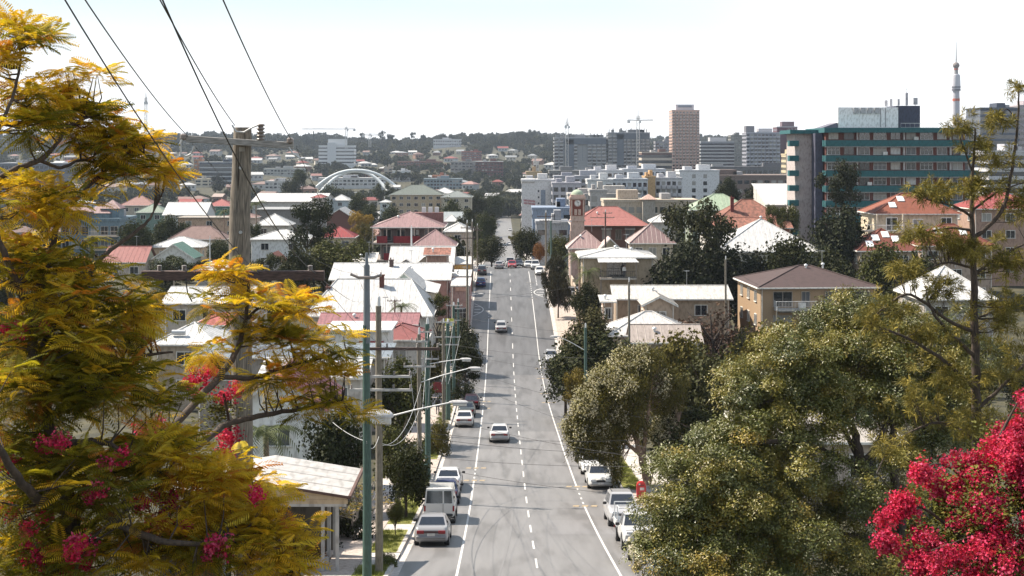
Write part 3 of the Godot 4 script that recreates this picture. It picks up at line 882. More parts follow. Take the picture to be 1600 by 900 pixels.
	t = house("gabled_bungalow", "beige bungalow with a dark barge board in front of the long white roof", 1002, 1060, 462, 477, 3.2, 6.0, "gablef", Color(0.4, 0.37, 0.33), Color(0.42, 0.32, 0.24), {"d": 172.0})
	t = house("low_white_roofed_house", "low house with white hips and a grey front roof above the treetops", 950, 1088, 487, 524, 2.6, 9.0, "hip", Color(0.53, 0.52, 0.51), Color(0.38, 0.32, 0.28), {"d": 158.0})
	t = house("grey_roofed_porch", "grey-beige low roof in front of the low white hips", 985, 1100, 507, 535, 2.6, 6.0, "gable", Color(0.34, 0.29, 0.26), Color(0.38, 0.32, 0.28), {"d": 148.0})
	t = house("rusty_roofed_house", "house with a rusty red hip roof and tall brick chimney", 1124, 1224, 312, 341, 5.5, 10.0, "hip", Color(1, 1, 1), Color(0.32, 0.12, 0.09), {"d": 265.0, "roof": "rust", "chimneys": [[-0.55, 0.6, 0.4, Color(0.15, 0.03, 0.028)]]})
	t = house("rusty_verandah", "lower rust-red roof under the rusty hip roof", 1108, 1240, 340, 356, 4.6, 5.0, "skillion", Color(1, 1, 1), Color(0.3, 0.14, 0.11), {"d": 258.0, "roof": "rust", "cat": "verandah"})
	t = house("pale_green_roofed_house", "house with a pale green hip roof above dark trees", 1078, 1180, 303, 328, 6.0, 12.0, "hip", Color(0.3, 0.38, 0.27), Color(0.2, 0.24, 0.18), {"d": 300.0})
	t = house("white_pyramid_roofed_house", "large house with a white pyramid roof and finial", 1118, 1286, 342, 393, 4.0, 15.0, "pyr", WHITE_ROOF, Color(0.4, 0.38, 0.34), {"d": 222.0, "vents": [[0.0, 0.0]]})
	t = house("white_wing", "low white flat wing left of the white pyramid roof", 1100, 1150, 357, 371, 4.6, 9.0, "skillion", WHITE_ROOF, Color(0.5, 0.48, 0.45), {"d": 236.0, "windows": false})
	t = house("white_sail_roof", "big white sloping roof left of the teal banded flats", 1196, 1262, 288, 320, 7.0, 18.0, "skillion", WHITE_ROOF, Color(0.5, 0.48, 0.45), {"d": 300.0, "windows": false, "cat": "hall"})
	brick_flats()
	tiled_villa()
	t = house("skylight_house", "red tiled roof with white skylights in front of the cream villa", 1340, 1440, 357, 392, 4.0, 10.0, "hip", TILE_RED * Color(0.85, 0.75, 0.75), Color(0.34, 0.26, 0.2), {"d": 216.0, "roof": "tile"})
	skylights(t, [[-0.3, 0.45], [0.05, 0.3], [0.32, 0.5], [-0.55, 0.72]])
	t = house("red_tiled_house", "red tiled twin-hip house right of the skylight roof, behind the feathery tree", 1436, 1556, 350, 384, 4.0, 10.0, "hip", TILE_RED * Color(0.85, 0.75, 0.75), Color(0.36, 0.28, 0.22), {"d": 220.0, "roof": "tile"})
	skylights(t, [[-0.35, 0.35], [0.3, 0.4]])
	t = house("maroon_hip_house", "maroon roofed house with brown walls at the edge of the teal banded flats", 1520, 1640, 300, 326, 6.5, 12.0, "hip", Color(0.3, 0.06, 0.055), Color(0.33, 0.22, 0.17), {"d": 240.0})
	t = house("white_gabled_roof", "steep white roof behind the feathery tree's lower branches", 1440, 1560, 416, 468, 3.6, 12.0, "pyr", Color(0.53, 0.53, 0.52), Color(0.36, 0.33, 0.3), {"d": 165.0})
	t = house("hidden_villa", "pale rendered house glimpsed through the glossy-leaved tree", 1170, 1420, 640, 690, 4.0, 9.0, "hip", Color(0.36, 0.33, 0.3), Color(0.42, 0.36, 0.31), {"d": 82.0})

func skylights(t: Node3D, at: Array) -> void:
	var D: Array = t.get_meta("dims")
	var slope := atan2(D[3] - D[2], D[1] * 0.5)
	for s in at:
		var b := MB.new()
		var p := Vector3(s[0] * D[0] * 0.5, lerpf(D[3], D[2], s[1]) + 0.1, s[1] * D[1] * 0.5)
		b.box(p, Vector3(1.1, 0.14, 1.5), Color.WHITE, Basis(Vector3.RIGHT, slope))
		part(t, "skylight", b.mesh(), wall_mat(Color(0.7, 0.72, 0.74)))

func rail(parent: Node, a: Vector3, b: Vector3, h: float, ma: Material, gap := 0.3) -> void:
	var m := MB.new()
	var n := maxi(2, int((b - a).length() / gap))
	m.tube([a + Vector3(0, h, 0), b + Vector3(0, h, 0)], [0.035], 5); m.tube([a + Vector3(0, 0.1, 0), b + Vector3(0, 0.1, 0)], [0.025], 5)
	for i in n + 1:
		var p := a.lerp(b, float(i) / n)
		m.tube([p, p + Vector3(0, h, 0)], [0.016], 4, Color.WHITE, false)
	part(parent, "railing", m.mesh(), ma)

func balcony_house() -> void:
	var t := house("balcony_house", "beige house with a white roof and a deep railed balcony", 905, 1026, 387, 402, 5.8, 11.0, "hip", Color(0.53, 0.53, 0.525), Color(0.37, 0.3, 0.215), {"d": 200.0, "windows": false, "vents": [[0.0, 0.1], [0.4, 0.3]]})
	var D: Array = t.get_meta("dims")
	var fz: float = D[6]
	var w: float = D[5]
	var fl: float = D[2] - 2.9
	var x0 := -w * 0.52
	var x1 := w * 0.5
	var b := MB.new()
	roof_face(b, [Vector3(x0 - 0.3, D[2] - 0.55, fz + 2.5), Vector3(x1 + 0.3, D[2] - 0.55, fz + 2.5), Vector3(x1 - 0.2, D[2] - 0.02, fz + 0.1), Vector3(x0 - 0.3, D[2] - 0.02, fz + 0.1)], 0.8, Color.WHITE)
	part(t, "balcony_roof", b.mesh(), roof_mat(WHITE_ROOF))
	var f := MB.new()
	f.box(Vector3((x0 + x1) / 2, fl, fz + 1.2), Vector3(x1 - x0, 0.25, 2.4))
	part(t, "balcony_floor", f.mesh(), wall_mat(Color(0.4, 0.36, 0.31)))
	for x in [x0 + 0.1, x1 - 0.1]:
		var p := MB.new()
		p.box(Vector3(x, (D[2] - 0.5 + fl) / 2, fz + 2.3), Vector3(0.12, D[2] - 0.5 - fl, 0.12)); p.box(Vector3(x, fl / 2 - 1, fz + 2.3), Vector3(0.14, fl + 2, 0.14))
		part(t, "post", p.mesh(), wall_mat(Color(0.2, 0.17, 0.15)))
	rail(t, Vector3(x0 + 0.1, fl + 0.1, fz + 2.3), Vector3(x1 - 0.1, fl + 0.1, fz + 2.3), 1.0, mats["black_plastic"], 0.25)
	rail(t, Vector3(x0 + 0.1, fl + 0.1, fz + 2.3), Vector3(x0 + 0.1, fl + 0.1, fz + 0.1), 1.0, mats["black_plastic"], 0.25)
	window_at(t, Vector3(-0.2, fl + 1.2, fz), 2.6, 2.1, Vector3.BACK, wall_mat(Color(0.3, 0.27, 0.24)), 3)
	window_at(t, Vector3(-w, fl + 1.6, 0), 1.2, 1.2, Vector3.LEFT, mats["trim"], 2)
	# the resident leaning at the balcony rail
	person(Vector3(0.8, fl + 0.13, fz + 1.6) + t.position, PI, Color(0.62, 0.6, 0.58), Color(0.05, 0.05, 0.06), "person in a pale top standing on the railed balcony")

func brick_flats() -> void:
	var t := house("brick_flats", "tan brick flats with a brown tiled hip roof and long white balcony rail", 1178, 1372, 415, 449, 6.4, 14.0, "hip", Color(0.066, 0.04, 0.039), Color(0.32, 0.225, 0.14), {"d": 176.0, "roof": "tile", "windows": false, "wall": "brick", "cat": "flats", "aerial": true, "vents": [[0.0, 0.1], [0.3, 0.05]], "turn": 0.06})
	var D: Array = t.get_meta("dims")
	var fz: float = D[6]
	var w: float = D[5]
	for s in 2:
		var y: float = D[2] - 1.35 - 2.95 * s
		for x in [-0.62, -0.22, 0.28, 0.72]:
			window_at(t, Vector3(x * w, y - 0.15, fz), 2.3 if x != -0.22 else 0.95, 1.8, Vector3.BACK, wall_mat(Color(0.35, 0.3, 0.26)), 2)
		for z in [-0.6, 0.0, 0.6]:
			window_at(t, Vector3(-w, y, z * fz), 1.0, 1.3, Vector3.LEFT, wall_mat(Color(0.62, 0.6, 0.56)), 2)
	var fl: float = D[2] - 2.75
	var b := MB.new()
	b.box(Vector3(w * 0.1, fl, fz + 0.75), Vector3(w * 1.75, 0.22, 1.5))
	part(t, "balcony_slab", b.mesh(), wall_mat(Color(0.42, 0.4, 0.38)))
	rail(t, Vector3(-w * 0.77, fl + 0.1, fz + 1.42), Vector3(w * 0.97, fl + 0.1, fz + 1.42), 1.0, wall_mat(Color(0.55, 0.55, 0.55)), 0.18)
	rail(t, Vector3(-w * 0.77, fl + 0.1, fz + 1.42), Vector3(-w * 0.77, fl + 0.1, fz + 0.1), 1.0, wall_mat(Color(0.55, 0.55, 0.55)), 0.18)
	var ac := MB.new()
	ac.bevel(Vector3(-w * 0.3, fl + 0.5, fz + 0.5), Vector3(0.9, 0.7, 0.35), 0.04)
	part(t, "air_conditioner", ac.mesh(), wall_mat(Color(0.62, 0.62, 0.6)))
	var aw := MB.new()
	aw.quad(Vector3(-w * 0.7, fl - 0.3, fz + 1.3), Vector3(-w * 0.7, fl - 0.1, fz + 0.02), Vector3(w * 0.3, fl - 0.1, fz + 0.02), Vector3(w * 0.3, fl - 0.3, fz + 1.3))
	part(t, "awning", aw.mesh(), wall_mat(Color(0.5, 0.45, 0.4)))

func tiled_villa() -> void:
	var t := house("cream_villa", "cream villa with an orange tiled hip roof and corner balconies", 1366, 1502, 302, 334, 6.4, 11.0, "hip", Color(0.22, 0.066, 0.036), Color(0.55, 0.46, 0.34), {"d": 228.0, "roof": "tile", "windows": false, "cat": "villa", "ridge": 1.2})
	var D: Array = t.get_meta("dims")
	var w: float = D[5]
	var fz: float = D[6]
	window_at(t, Vector3(w * 0.02, D[2] - 1.6, fz), 1.5, 1.3, Vector3.BACK, mats["trim"], 2)
	window_at(t, Vector3(w * 0.72, D[2] - 1.5, fz), 1.6, 1.6, Vector3.BACK, mats["trim"], 2)
	window_at(t, Vector3(-w * 0.62, D[2] - 1.7, fz), 1.7, 2.0, Vector3.BACK, mats["trim"], 2)
	window_at(t, Vector3(w * 0.05, D[2] - 4.6, fz), 1.6, 1.4, Vector3.BACK, mats["trim"], 2)
	var b := MB.new()
	var fl: float = D[2] - 2.9
	b.box(Vector3(-w * 0.72, fl, fz + 0.8), Vector3(w * 0.75, 0.22, 1.6)); b.box(Vector3(-w * 1.14, fl, fz - 1.4), Vector3(w * 0.25, 0.22, 2.6))
	part(t, "balcony_slab", b.mesh(), wall_mat(Color(0.62, 0.55, 0.45)))
	rail(t, Vector3(-w * 1.05, fl + 0.1, fz + 1.5), Vector3(-w * 0.38, fl + 0.1, fz + 1.5), 1.0, mats["trim"], 0.2)
	rail(t, Vector3(-w * 1.25, fl + 0.1, fz - 0.2), Vector3(-w * 1.02, fl + 0.1, fz - 0.2), 1.0, mats["trim"], 0.2)
	for x in [-w * 1.03, -w * 0.4]:
		var p := MB.new()
		p.box(Vector3(x, (D[2] + fl) / 2, fz + 1.4), Vector3(0.25, D[2] - fl, 0.25)); p.box(Vector3(x, fl / 2 - 1.0, fz + 1.4), Vector3(0.25, fl + 2.0, 0.25))
		part(t, "post", p.mesh(), wall_mat(Color(0.62, 0.55, 0.43)))
	skylights(t, [[-0.5, 0.6], [-0.25, 0.3]])

func pub() -> void:
	# big corner pub: pink hip roof, deep verandahs, dark red panels
	var t := house("corner_pub", "large pub with a broad pink hip roof, verandahs and dark red panels", 579, 694, 331, 355, 11.5, 15.0, "hip", PINK_ROOF, Color(0.11, 0.085, 0.08), {"d": 272.0, "windows": false, "cat": "pub", "ridge": 0.6, "over": 1.7})  # wall colour darkened to give the shade inside the verandahs
	var D: Array = t.get_meta("dims")
	var w: float = D[5]
	var fz: float = D[6]
	for s in 3:
		var fl: float = D[2] - 3.2 - 3.3 * s
		var b := MB.new()
		b.box(Vector3(0, fl, 0), Vector3(w * 2 + 3.0, 0.3, fz * 2 + 3.0))
		part(t, "verandah_floor", b.mesh(), wall_mat(Color(0.34, 0.3, 0.27)))
		rail(t, Vector3(-w - 1.4, fl + 0.1, fz + 1.4), Vector3(w + 1.4, fl + 0.1, fz + 1.4), 1.0, wall_mat(Color(0.08, 0.08, 0.1)), 0.3)
		for k in 6:
			var p := MB.new()
			p.box(Vector3(lerpf(-w - 1.3, w + 1.3, k / 5.0), fl + 1.6, fz + 1.35), Vector3(0.2, 3.1, 0.2))
			part(t, "post", p.mesh(), wall_mat(Color(0.4, 0.34, 0.3)))
		for k in 4:
			window_at(t, Vector3(lerpf(-w * 0.75, w * 0.75, k / 3.0), fl + 1.6, fz), 1.5, 2.0, Vector3.BACK, wall_mat(Color(0.35, 0.3, 0.27)), 2)
	for r in [[-0.5, 0.45, 0], [-1.1, -0.72, 0], [-0.85, -0.55, 1], [0.1, 0.5, 1], [-0.4, 0.3, 2]]:
		var b := MB.new()
		var fl: float = D[2] - 3.2 - 3.3 * r[2]
		b.box(Vector3((r[0] + r[1]) * 0.5 * w, fl + 0.8, fz + 1.5), Vector3((r[1] - r[0]) * w, 1.35, 0.12))
		part(t, "red_panel", b.mesh(), wall_mat(Color(0.2, 0.015, 0.022)))
	# rooftop plant behind the ridge
	var pl := MB.new()
	pl.box(Vector3(w * 0.62, D[3] - 1.6, -fz * 0.8), Vector3(6.0, 2.6, 3.0))
	part(t, "plant_room", pl.mesh(), wall_mat(Color(0.2, 0.1, 0.09)))
	for k in 3:
		var v := MB.new()
		v.box(Vector3(w * 0.45 + 1.3 * k, D[3] + 0.2, -fz * 0.8), Vector3(0.8, 1.1, 0.9))
		part(t, "vent_hood", v.mesh(), mats["galv"])

func library() -> void:
	var t := house("library", "brown brick library with a broad salmon tiled roof by the clock tower", 893, 1014, 323, 352, 8.0, 16.0, "hip", Color(0.3, 0.112, 0.1), Color(0.15, 0.08, 0.06), {"d": 292.0, "roof": "tile", "windows": false, "wall": "brick", "cat": "library", "over": 0.9, "ridge": 2.0})
	var D: Array = t.get_meta("dims")
	var fz: float = D[6]
	for x in [-0.1, 0.25, 0.58]:
		window_at(t, Vector3(x * D[5], D[2] - 2.0, fz), 1.7 if x != 0.25 else 1.2, 2.0, Vector3.BACK, wall_mat(Color(0.3, 0.25, 0.22)), 2)
		var a := MB.new()
		a.box(Vector3(x * D[5], D[2] - 0.75, fz + 0.4), Vector3(2.2, 0.1, 0.9), Color.WHITE, Basis(Vector3.RIGHT, 0.35))
		if x != 0.25: part(t, "window_hood", a.mesh(), wall_mat(Color(0.68, 0.67, 0.65)))
	# the front gablet of the roof
	var g := MB.new()
	var hy: float = D[3] - 1.1
	roof_face(g, [Vector3(-1.5, D[2] - 0.03, D[1] * 0.5 + 1.4), Vector3(7.2, D[2] - 0.03, D[1] * 0.5 + 1.4), Vector3(3.3, hy, 1.5), Vector3(2.8, hy, 1.5)], 0.0, Color.WHITE)
	roof_face(g, [Vector3(-1.5, D[2] - 0.03, 0.5), Vector3(-1.5, D[2] - 0.03, D[1] * 0.5 + 1.4), Vector3(2.8, hy, 1.5), Vector3(2.8, hy, 1.4)], 0.0, Color.WHITE)
	part(t, "front_hip", g.mesh(), roof_mat(Color(0.3, 0.112, 0.1), "tile"))
	clock_tower()

func clock_tower() -> void:
	var d := 284.0
	var cx := (902.0 - 800.0) / F * d
	var g := ground_at(cx, d)
	var u := d / F
	var t := thing("clock_tower", "square pink clock tower with green copper dome and red brick face", "clock tower", Vector3(cx, g, -d))
	var y := func(row: float) -> float: return EYE - (row - HY) * u - g
	var pink := wall_mat(Color(0.5, 0.37, 0.31))
	var w := 21.0 * u
	var b := MB.new()
	b.box(Vector3(0, (y.call(311.0) - 2.0) * 0.5, 0), Vector3(w, y.call(311.0) + 2.0, w))
	for s in [-1.0, 1.0]:
		for q in [-1.0, 1.0]: b.box(Vector3(s * w * 0.46, y.call(360.0) * 0.5 - 1.0, q * w * 0.46), Vector3(w * 0.16, y.call(360.0) + 2.0, w * 0.16))
	part(t, "shaft", b.mesh(), pink)
	var c := MB.new()
	c.box(Vector3(0, y.call(309.0), 0), Vector3(w * 1.22, 3.0 * u, w * 1.22)); c.box(Vector3(0, y.call(306.0), 0), Vector3(w * 1.05, 4.0 * u, w * 1.05)); c.box(Vector3(0, y.call(344.0), 0), Vector3(w * 1.14, 2.0 * u, w * 1.14))
	part(t, "cornice", c.mesh(), pink)
	var rings := []
	for k in 8:
		var a := k / 7.0 * PI * 0.5
		var ring := []
		for i in 16: ring.append(Vector3(cos(TAU * i / 16.0) * cos(a) * 9.5 * u, y.call(304.5) + sin(a) * 8.5 * u, sin(TAU * i / 16.0) * cos(a) * 9.5 * u))
		rings.append(ring)
	var dm := MB.new()
	dm.loft(rings)
	part(t, "dome", dm.mesh(), wall_mat(Color(0.33, 0.4, 0.3)))
	for f in [Vector3.BACK, Vector3.LEFT, Vector3.RIGHT]:
		var bs := Basis(Vector3.UP, atan2(f.x, f.z))
		var at := func(x: float, yy: float, z: float) -> Vector3: return bs * Vector3(x, yy, w * 0.5 + z)
		var p := MB.new()
		p.box(at.call(0.0, (y.call(312.0) + y.call(336.5)) * 0.5, 0.03), Vector3(16.0 * u, 24.5 * u, 0.12), Color.WHITE, bs)
		var face := part(t, "brick_face", p.mesh(), wall_mat(Color(0.17, 0.045, 0.03), "brick"))
		var r := MB.new()
		var cl := MB.new()
		var o: Vector3 = at.call(0.0, y.call(317.0), 0.14)
		cl.tube([o, o + f * 0.1], [4.3 * u], 20)
		part(face, "clock_dial", cl.mesh(), wall_mat(Color(0.66, 0.65, 0.63)))
		r.tube([o, o + f * 0.07], [5.6 * u], 20)
		part(face, "dial_surround", r.mesh(), wall_mat(Color(0.42, 0.3, 0.26)))
		var h := MB.new()
		h.box(o + bs * Vector3(1.3 * u, 0.8 * u, 0.13), Vector3(3.0 * u, 0.5 * u, 0.03), Color.WHITE, bs * Basis(Vector3.BACK, 0.5)); h.box(o + bs * Vector3(0.2 * u, 1.6 * u, 0.13), Vector3(0.5 * u, 3.4 * u, 0.03), Color.WHITE, bs)
		part(face, "clock_hands", h.mesh(), mats["black_plastic"])
		for s in [-1.0, 1.0]:
			var n := MB.new()
			n.box(at.call(s * 3.0 * u, y.call(331.0), 0.1), Vector3(4.2 * u, 9.0 * u, 0.08), Color.WHITE, bs)
			part(face, "niche", n.mesh(), pink)
	screen_boxes.append([890, 914, 296, 420, d, 390])

# block with floors: pixel columns l..r, roof row yt, distance d. Floors are real slabs, window openings real dark panes set between piers.
func block(called: String, label: String, l: float, r: float, yt: float, d: float, dep: float, floors: int, bays: int, wall_c: Color, opt := {}) -> Node3D:
	var w := (r - l) / F * d
	var cx := ((l + r) * 0.5 - 800.0) / F * d
	var g := ground_at(cx, d + dep * 0.5)
	var top := EYE - (yt - HY) / F * d - g
	var t := thing(called, label, opt.get("cat", "building"), Vector3(cx, g, -(d + dep * 0.5)), opt.get("turn", 0.0), opt.get("group", ""))
	screen_boxes.append([l, r, yt, HY - drop(d) / d * F, d, yt + minf(r - l, 14.0), called])
	var wm := wall_mat(wall_c)
	var b := MB.new()
	b.box(Vector3(0, (top - 6.0) * 0.5, 0), Vector3(w, top + 6.0, dep))
	part(t, "wall", b.mesh(), wm)
	var fh: float = opt.get("floor", 3.0)
	var style: String = opt.get("style", "grid")
	var gap: float = opt.get("pier", 0.3)
	var wh: float = opt.get("wh", 0.5)
	var n_side := maxi(1, int(bays * dep / w))
	var one_by_one := fh * wh * F / d >= 10.0
	var wins := MB.new()
	var blinds := MB.new()
	var slabs := MB.new()
	var glass: Material = opt.get("glass", mats["glass"])
	for s in floors:
		var y: float = top - fh * (s + 0.5) - opt.get("parapet", 0.5)
		if y < 0.5: break
		for k in bays:
			var bw := w / bays
			var x := -w * 0.5 + bw * (k + 0.5)
			if opt.get("blank", []).has(k): continue
			if style == "grid":
				if one_by_one:
					window_at(t, Vector3(x, y, dep * 0.5), bw * (1 - gap), fh * wh, Vector3.BACK, opt.get("frame", wm), opt.get("mull", 2))
				else:
					(blinds if rng.randf() < 0.22 else wins).box(Vector3(x, y, dep * 0.5), Vector3(bw * (1 - gap), fh * wh, 0.1))
			elif style == "balcony":
				(blinds if rng.randf() < 0.22 else wins).box(Vector3(x, y, dep * 0.5), Vector3(bw * (1 - gap), fh * 0.75, 0.1))
				slabs.box(Vector3(x, y - fh * 0.33, dep * 0.5 + 0.75), Vector3(bw * (1.0 - gap * 0.5), fh * 0.4, 1.5))
		if style == "band":
			wins.box(Vector3(0, y, 0), Vector3(w + 0.12, fh * wh, dep + 0.12))
			slabs.box(Vector3(0, y - fh * 0.5, 0), Vector3(w + 0.5, fh * (1 - wh) * 0.9, dep + 0.5))
		else:
			for k in n_side:
				var z := -dep * 0.5 + dep * (k + 0.5) / n_side
				wins.box(Vector3(-w * 0.5, y, z), Vector3(0.1, fh * wh, dep / n_side * (1 - gap))); wins.box(Vector3(w * 0.5, y, z), Vector3(0.1, fh * wh, dep / n_side * (1 - gap)))
	if wins.v.size(): part(t, "windows", wins.mesh(), glass, Transform3D(), "stuff")
	if blinds.v.size(): part(t, "window_blinds", blinds.mesh(), mats["curtain"], Transform3D(), "stuff")
	if slabs.v.size(): part(t, "balcony_fronts", slabs.mesh(), wall_mat(opt.get("slab", wall_c)), Transform3D(), "stuff")
	var pr := MB.new()
	pr.box(Vector3(0, top + 0.35, 0), Vector3(w + 0.4, 0.7, dep + 0.4))
	part(t, "parapet", pr.mesh(), wall_mat(opt.get("slab", wall_c)))
	for q in opt.get("plant", [[rng.randf_range(-0.5, 0.5), 0.22, 2.4, wall_c * Color(0.85, 0.85, 0.88)], [rng.randf_range(-0.7, 0.7), 0.1, 1.5, Color(0.3, 0.3, 0.31)]]):      # x share, width share, height, colour
		var pb := MB.new()
		pb.box(Vector3(q[0] * w * 0.5, top + 0.7 + q[2] * 0.5, 0), Vector3(q[1] * w, q[2], dep * 0.5))
		part(t, "roof_plant", pb.mesh(), wall_mat(q[3]))
	t.set_meta("dims", [w, dep, top, d])
	return t

func crane(label: String, x: float, ytop: float, ybase: float, d: float, jib: float, back: float, turn: float) -> void:
	var u := d / F
	var o := px(x, ybase, d)
	var t := thing("tower_crane", label, "crane", o)
	var h := (ybase - ytop) * u
	var m := MB.new()
	var hw := 1.0
	for s in [-1, 1]:
		for q in [-1, 1]: m.tube([Vector3(s * hw, 0, q * hw), Vector3(s * hw, h * 0.9, q * hw)], [0.22], 4)
	var n := int(h / 2.5)
	for k in n:
		var a := h * 0.9 * k / n
		var c := h * 0.9 * (k + 1) / n
		var s := 1 if k % 2 else -1
		m.tube([Vector3(-s * hw, a, hw), Vector3(s * hw, c, hw)], [0.12], 3); m.tube([Vector3(-hw, a, s * hw), Vector3(-hw, c, -s * hw)], [0.12], 3)
	part(t, "mast", m.mesh(), mats["metal"])
	var bs := Basis(Vector3.UP, turn)
	var j := MB.new()
	var y := h * 0.82
	for e in [[jib, 1.0], [back, -1.0]]:
		var tip: Vector3 = bs * Vector3(e[1] * e[0], 0, 0) + Vector3(0, y, 0)
		j.tube([Vector3(0, y, 0), tip], [0.35, 0.25], 4); j.tube([Vector3(0, y + 1.4, 0), tip + Vector3(0, 0.8, 0)], [0.25, 0.18], 4); j.tube([Vector3(0, h, 0), tip], [0.08], 3)
	part(t, "jib", j.mesh(), mats["metal"])
	var k2 := MB.new()
	k2.tube([Vector3(0, y, 0), Vector3(0, h, 0)], [0.5, 0.15], 4)
	part(t, "peak", k2.mesh(), mats["metal"])
	var cb := MB.new()
	cb.box(bs * Vector3(-back * 0.9, 0, 0) + Vector3(0, y - 1.0, 0), Vector3(2.4, 2.6, 1.6), Color.WHITE, bs); cb.box(Vector3(1.6, y - 1.2, 0.8), Vector3(1.6, 2.0, 1.6))
	part(t, "counterweight", cb.mesh(), mats["galv"])

func landmarks() -> void:
	teal_flats()
	# needle-like steel tower with a ball near the top
	var d := 1500.0
	var u := d / F
	var o := px(1494, 330, d)
	var t := thing("needle_tower", "slender pale tower with a ball and spire behind the teal flats", "tower", o)
	var y := func(r: float) -> float: return (330.0 - r) * u
	var b := MB.new()
	b.tube([Vector3(0, 0, 0), Vector3(0, y.call(160.0), 0), Vector3(0, y.call(142.0), 0)], [5.6 * u, 5.4 * u, 5.0 * u], 16)
	part(t, "shaft", b.mesh(), wall_mat(Color(0.42, 0.42, 0.47)))
	b = MB.new()
	b.tube([Vector3(0, y.call(142.0), 0), Vector3(0, y.call(139.0), 0)], [6.9 * u], 16); b.tube([Vector3(0, y.call(137.5), 0), Vector3(0, y.call(135.0), 0)], [6.9 * u], 16)
	part(t, "collar", b.mesh(), wall_mat(Color(0.14, 0.14, 0.17)))
	b = MB.new()
	b.tube([Vector3(0, y.call(140.0), 0), Vector3(0, y.call(135.0), 0), Vector3(0, y.call(118.0), 0), Vector3(0, y.call(116.0), 0)], [6.2 * u, 6.6 * u, 6.0 * u, 4.4 * u], 16)
	part(t, "drum", b.mesh(), wall_mat(Color(0.48, 0.48, 0.53)))
	b = MB.new()
	b.tube([Vector3(0, y.call(117.0), 0), Vector3(0, y.call(105.0), 0)], [3.2 * u, 3.0 * u], 12)
	part(t, "neck", b.mesh(), wall_mat(Color(0.3, 0.29, 0.3)))
	b = MB.new()
	b.tube([Vector3(0, y.call(109.0), 0), Vector3(0, y.call(107.0), 0)], [3.6 * u], 12); b.tube([Vector3(0, y.call(158.0), 0), Vector3(0, y.call(154.0), 0)], [5.65 * u], 16)
	part(t, "red_ring", b.mesh(), wall_mat(Color(0.42, 0.09, 0.04)))
	b = MB.new()
	b.tube([Vector3(0, y.call(106.6), 0), Vector3(0, y.call(105.0), 0), Vector3(0, y.call(102.0), 0), Vector3(0, y.call(99.0), 0), Vector3(0, y.call(97.3), 0)], [2.4 * u, 4.6 * u, 5.3 * u, 4.2 * u, 1.8 * u], 16)
	part(t, "ball", b.mesh(), wall_mat(Color(0.2, 0.17, 0.16)))
	b = MB.new()
	b.tube([Vector3(0, y.call(99.0), 0), Vector3(0, y.call(65.0), 0)], [1.0 * u, 0.35 * u], 8)
	part(t, "spire", b.mesh(), wall_mat(Color(0.2, 0.2, 0.22)))
	arch()

func arch() -> void:
	# white twin-ribbed arch over the railway cutting
	var d := 1200.0
	var u := d / F
	var t := thing("arch_bridge", "white steel arch of twin curved ribs over low offices", "arch", px(555, 300, d))
	for s in [[0.0, 0.0, 487.0, 627.0, 266.0], [0.0, -16.0, 500.0, 606.0, 268.0]]:
		var pts := []
		for i in 25:
			var a := i / 24.0 * PI
			var x: float = lerpf(s[2], s[3], 0.5 - 0.5 * cos(a))
			var yy: float = 300.0 - (300.0 - s[4]) * (1.0 - pow(absf(cos(a)), 2.2))
			pts.append(Vector3((x - 555.0) * u, (300.0 - yy) * u - (2.0 if i == 0 or i == 24 else 0.0), s[1] * sin(a)))
		var b := MB.new()
		b.tube(pts, [1.3], 8)
		part(t, "rib", b.mesh(), wall_mat(Color(0.62, 0.66, 0.68)))
	var st := MB.new()
	st.box(Vector3(0, -1.5, -6), Vector3(139.0 * u, 2.4, 10))
	part(t, "deck", st.mesh(), wall_mat(Color(0.4, 0.42, 0.43)))

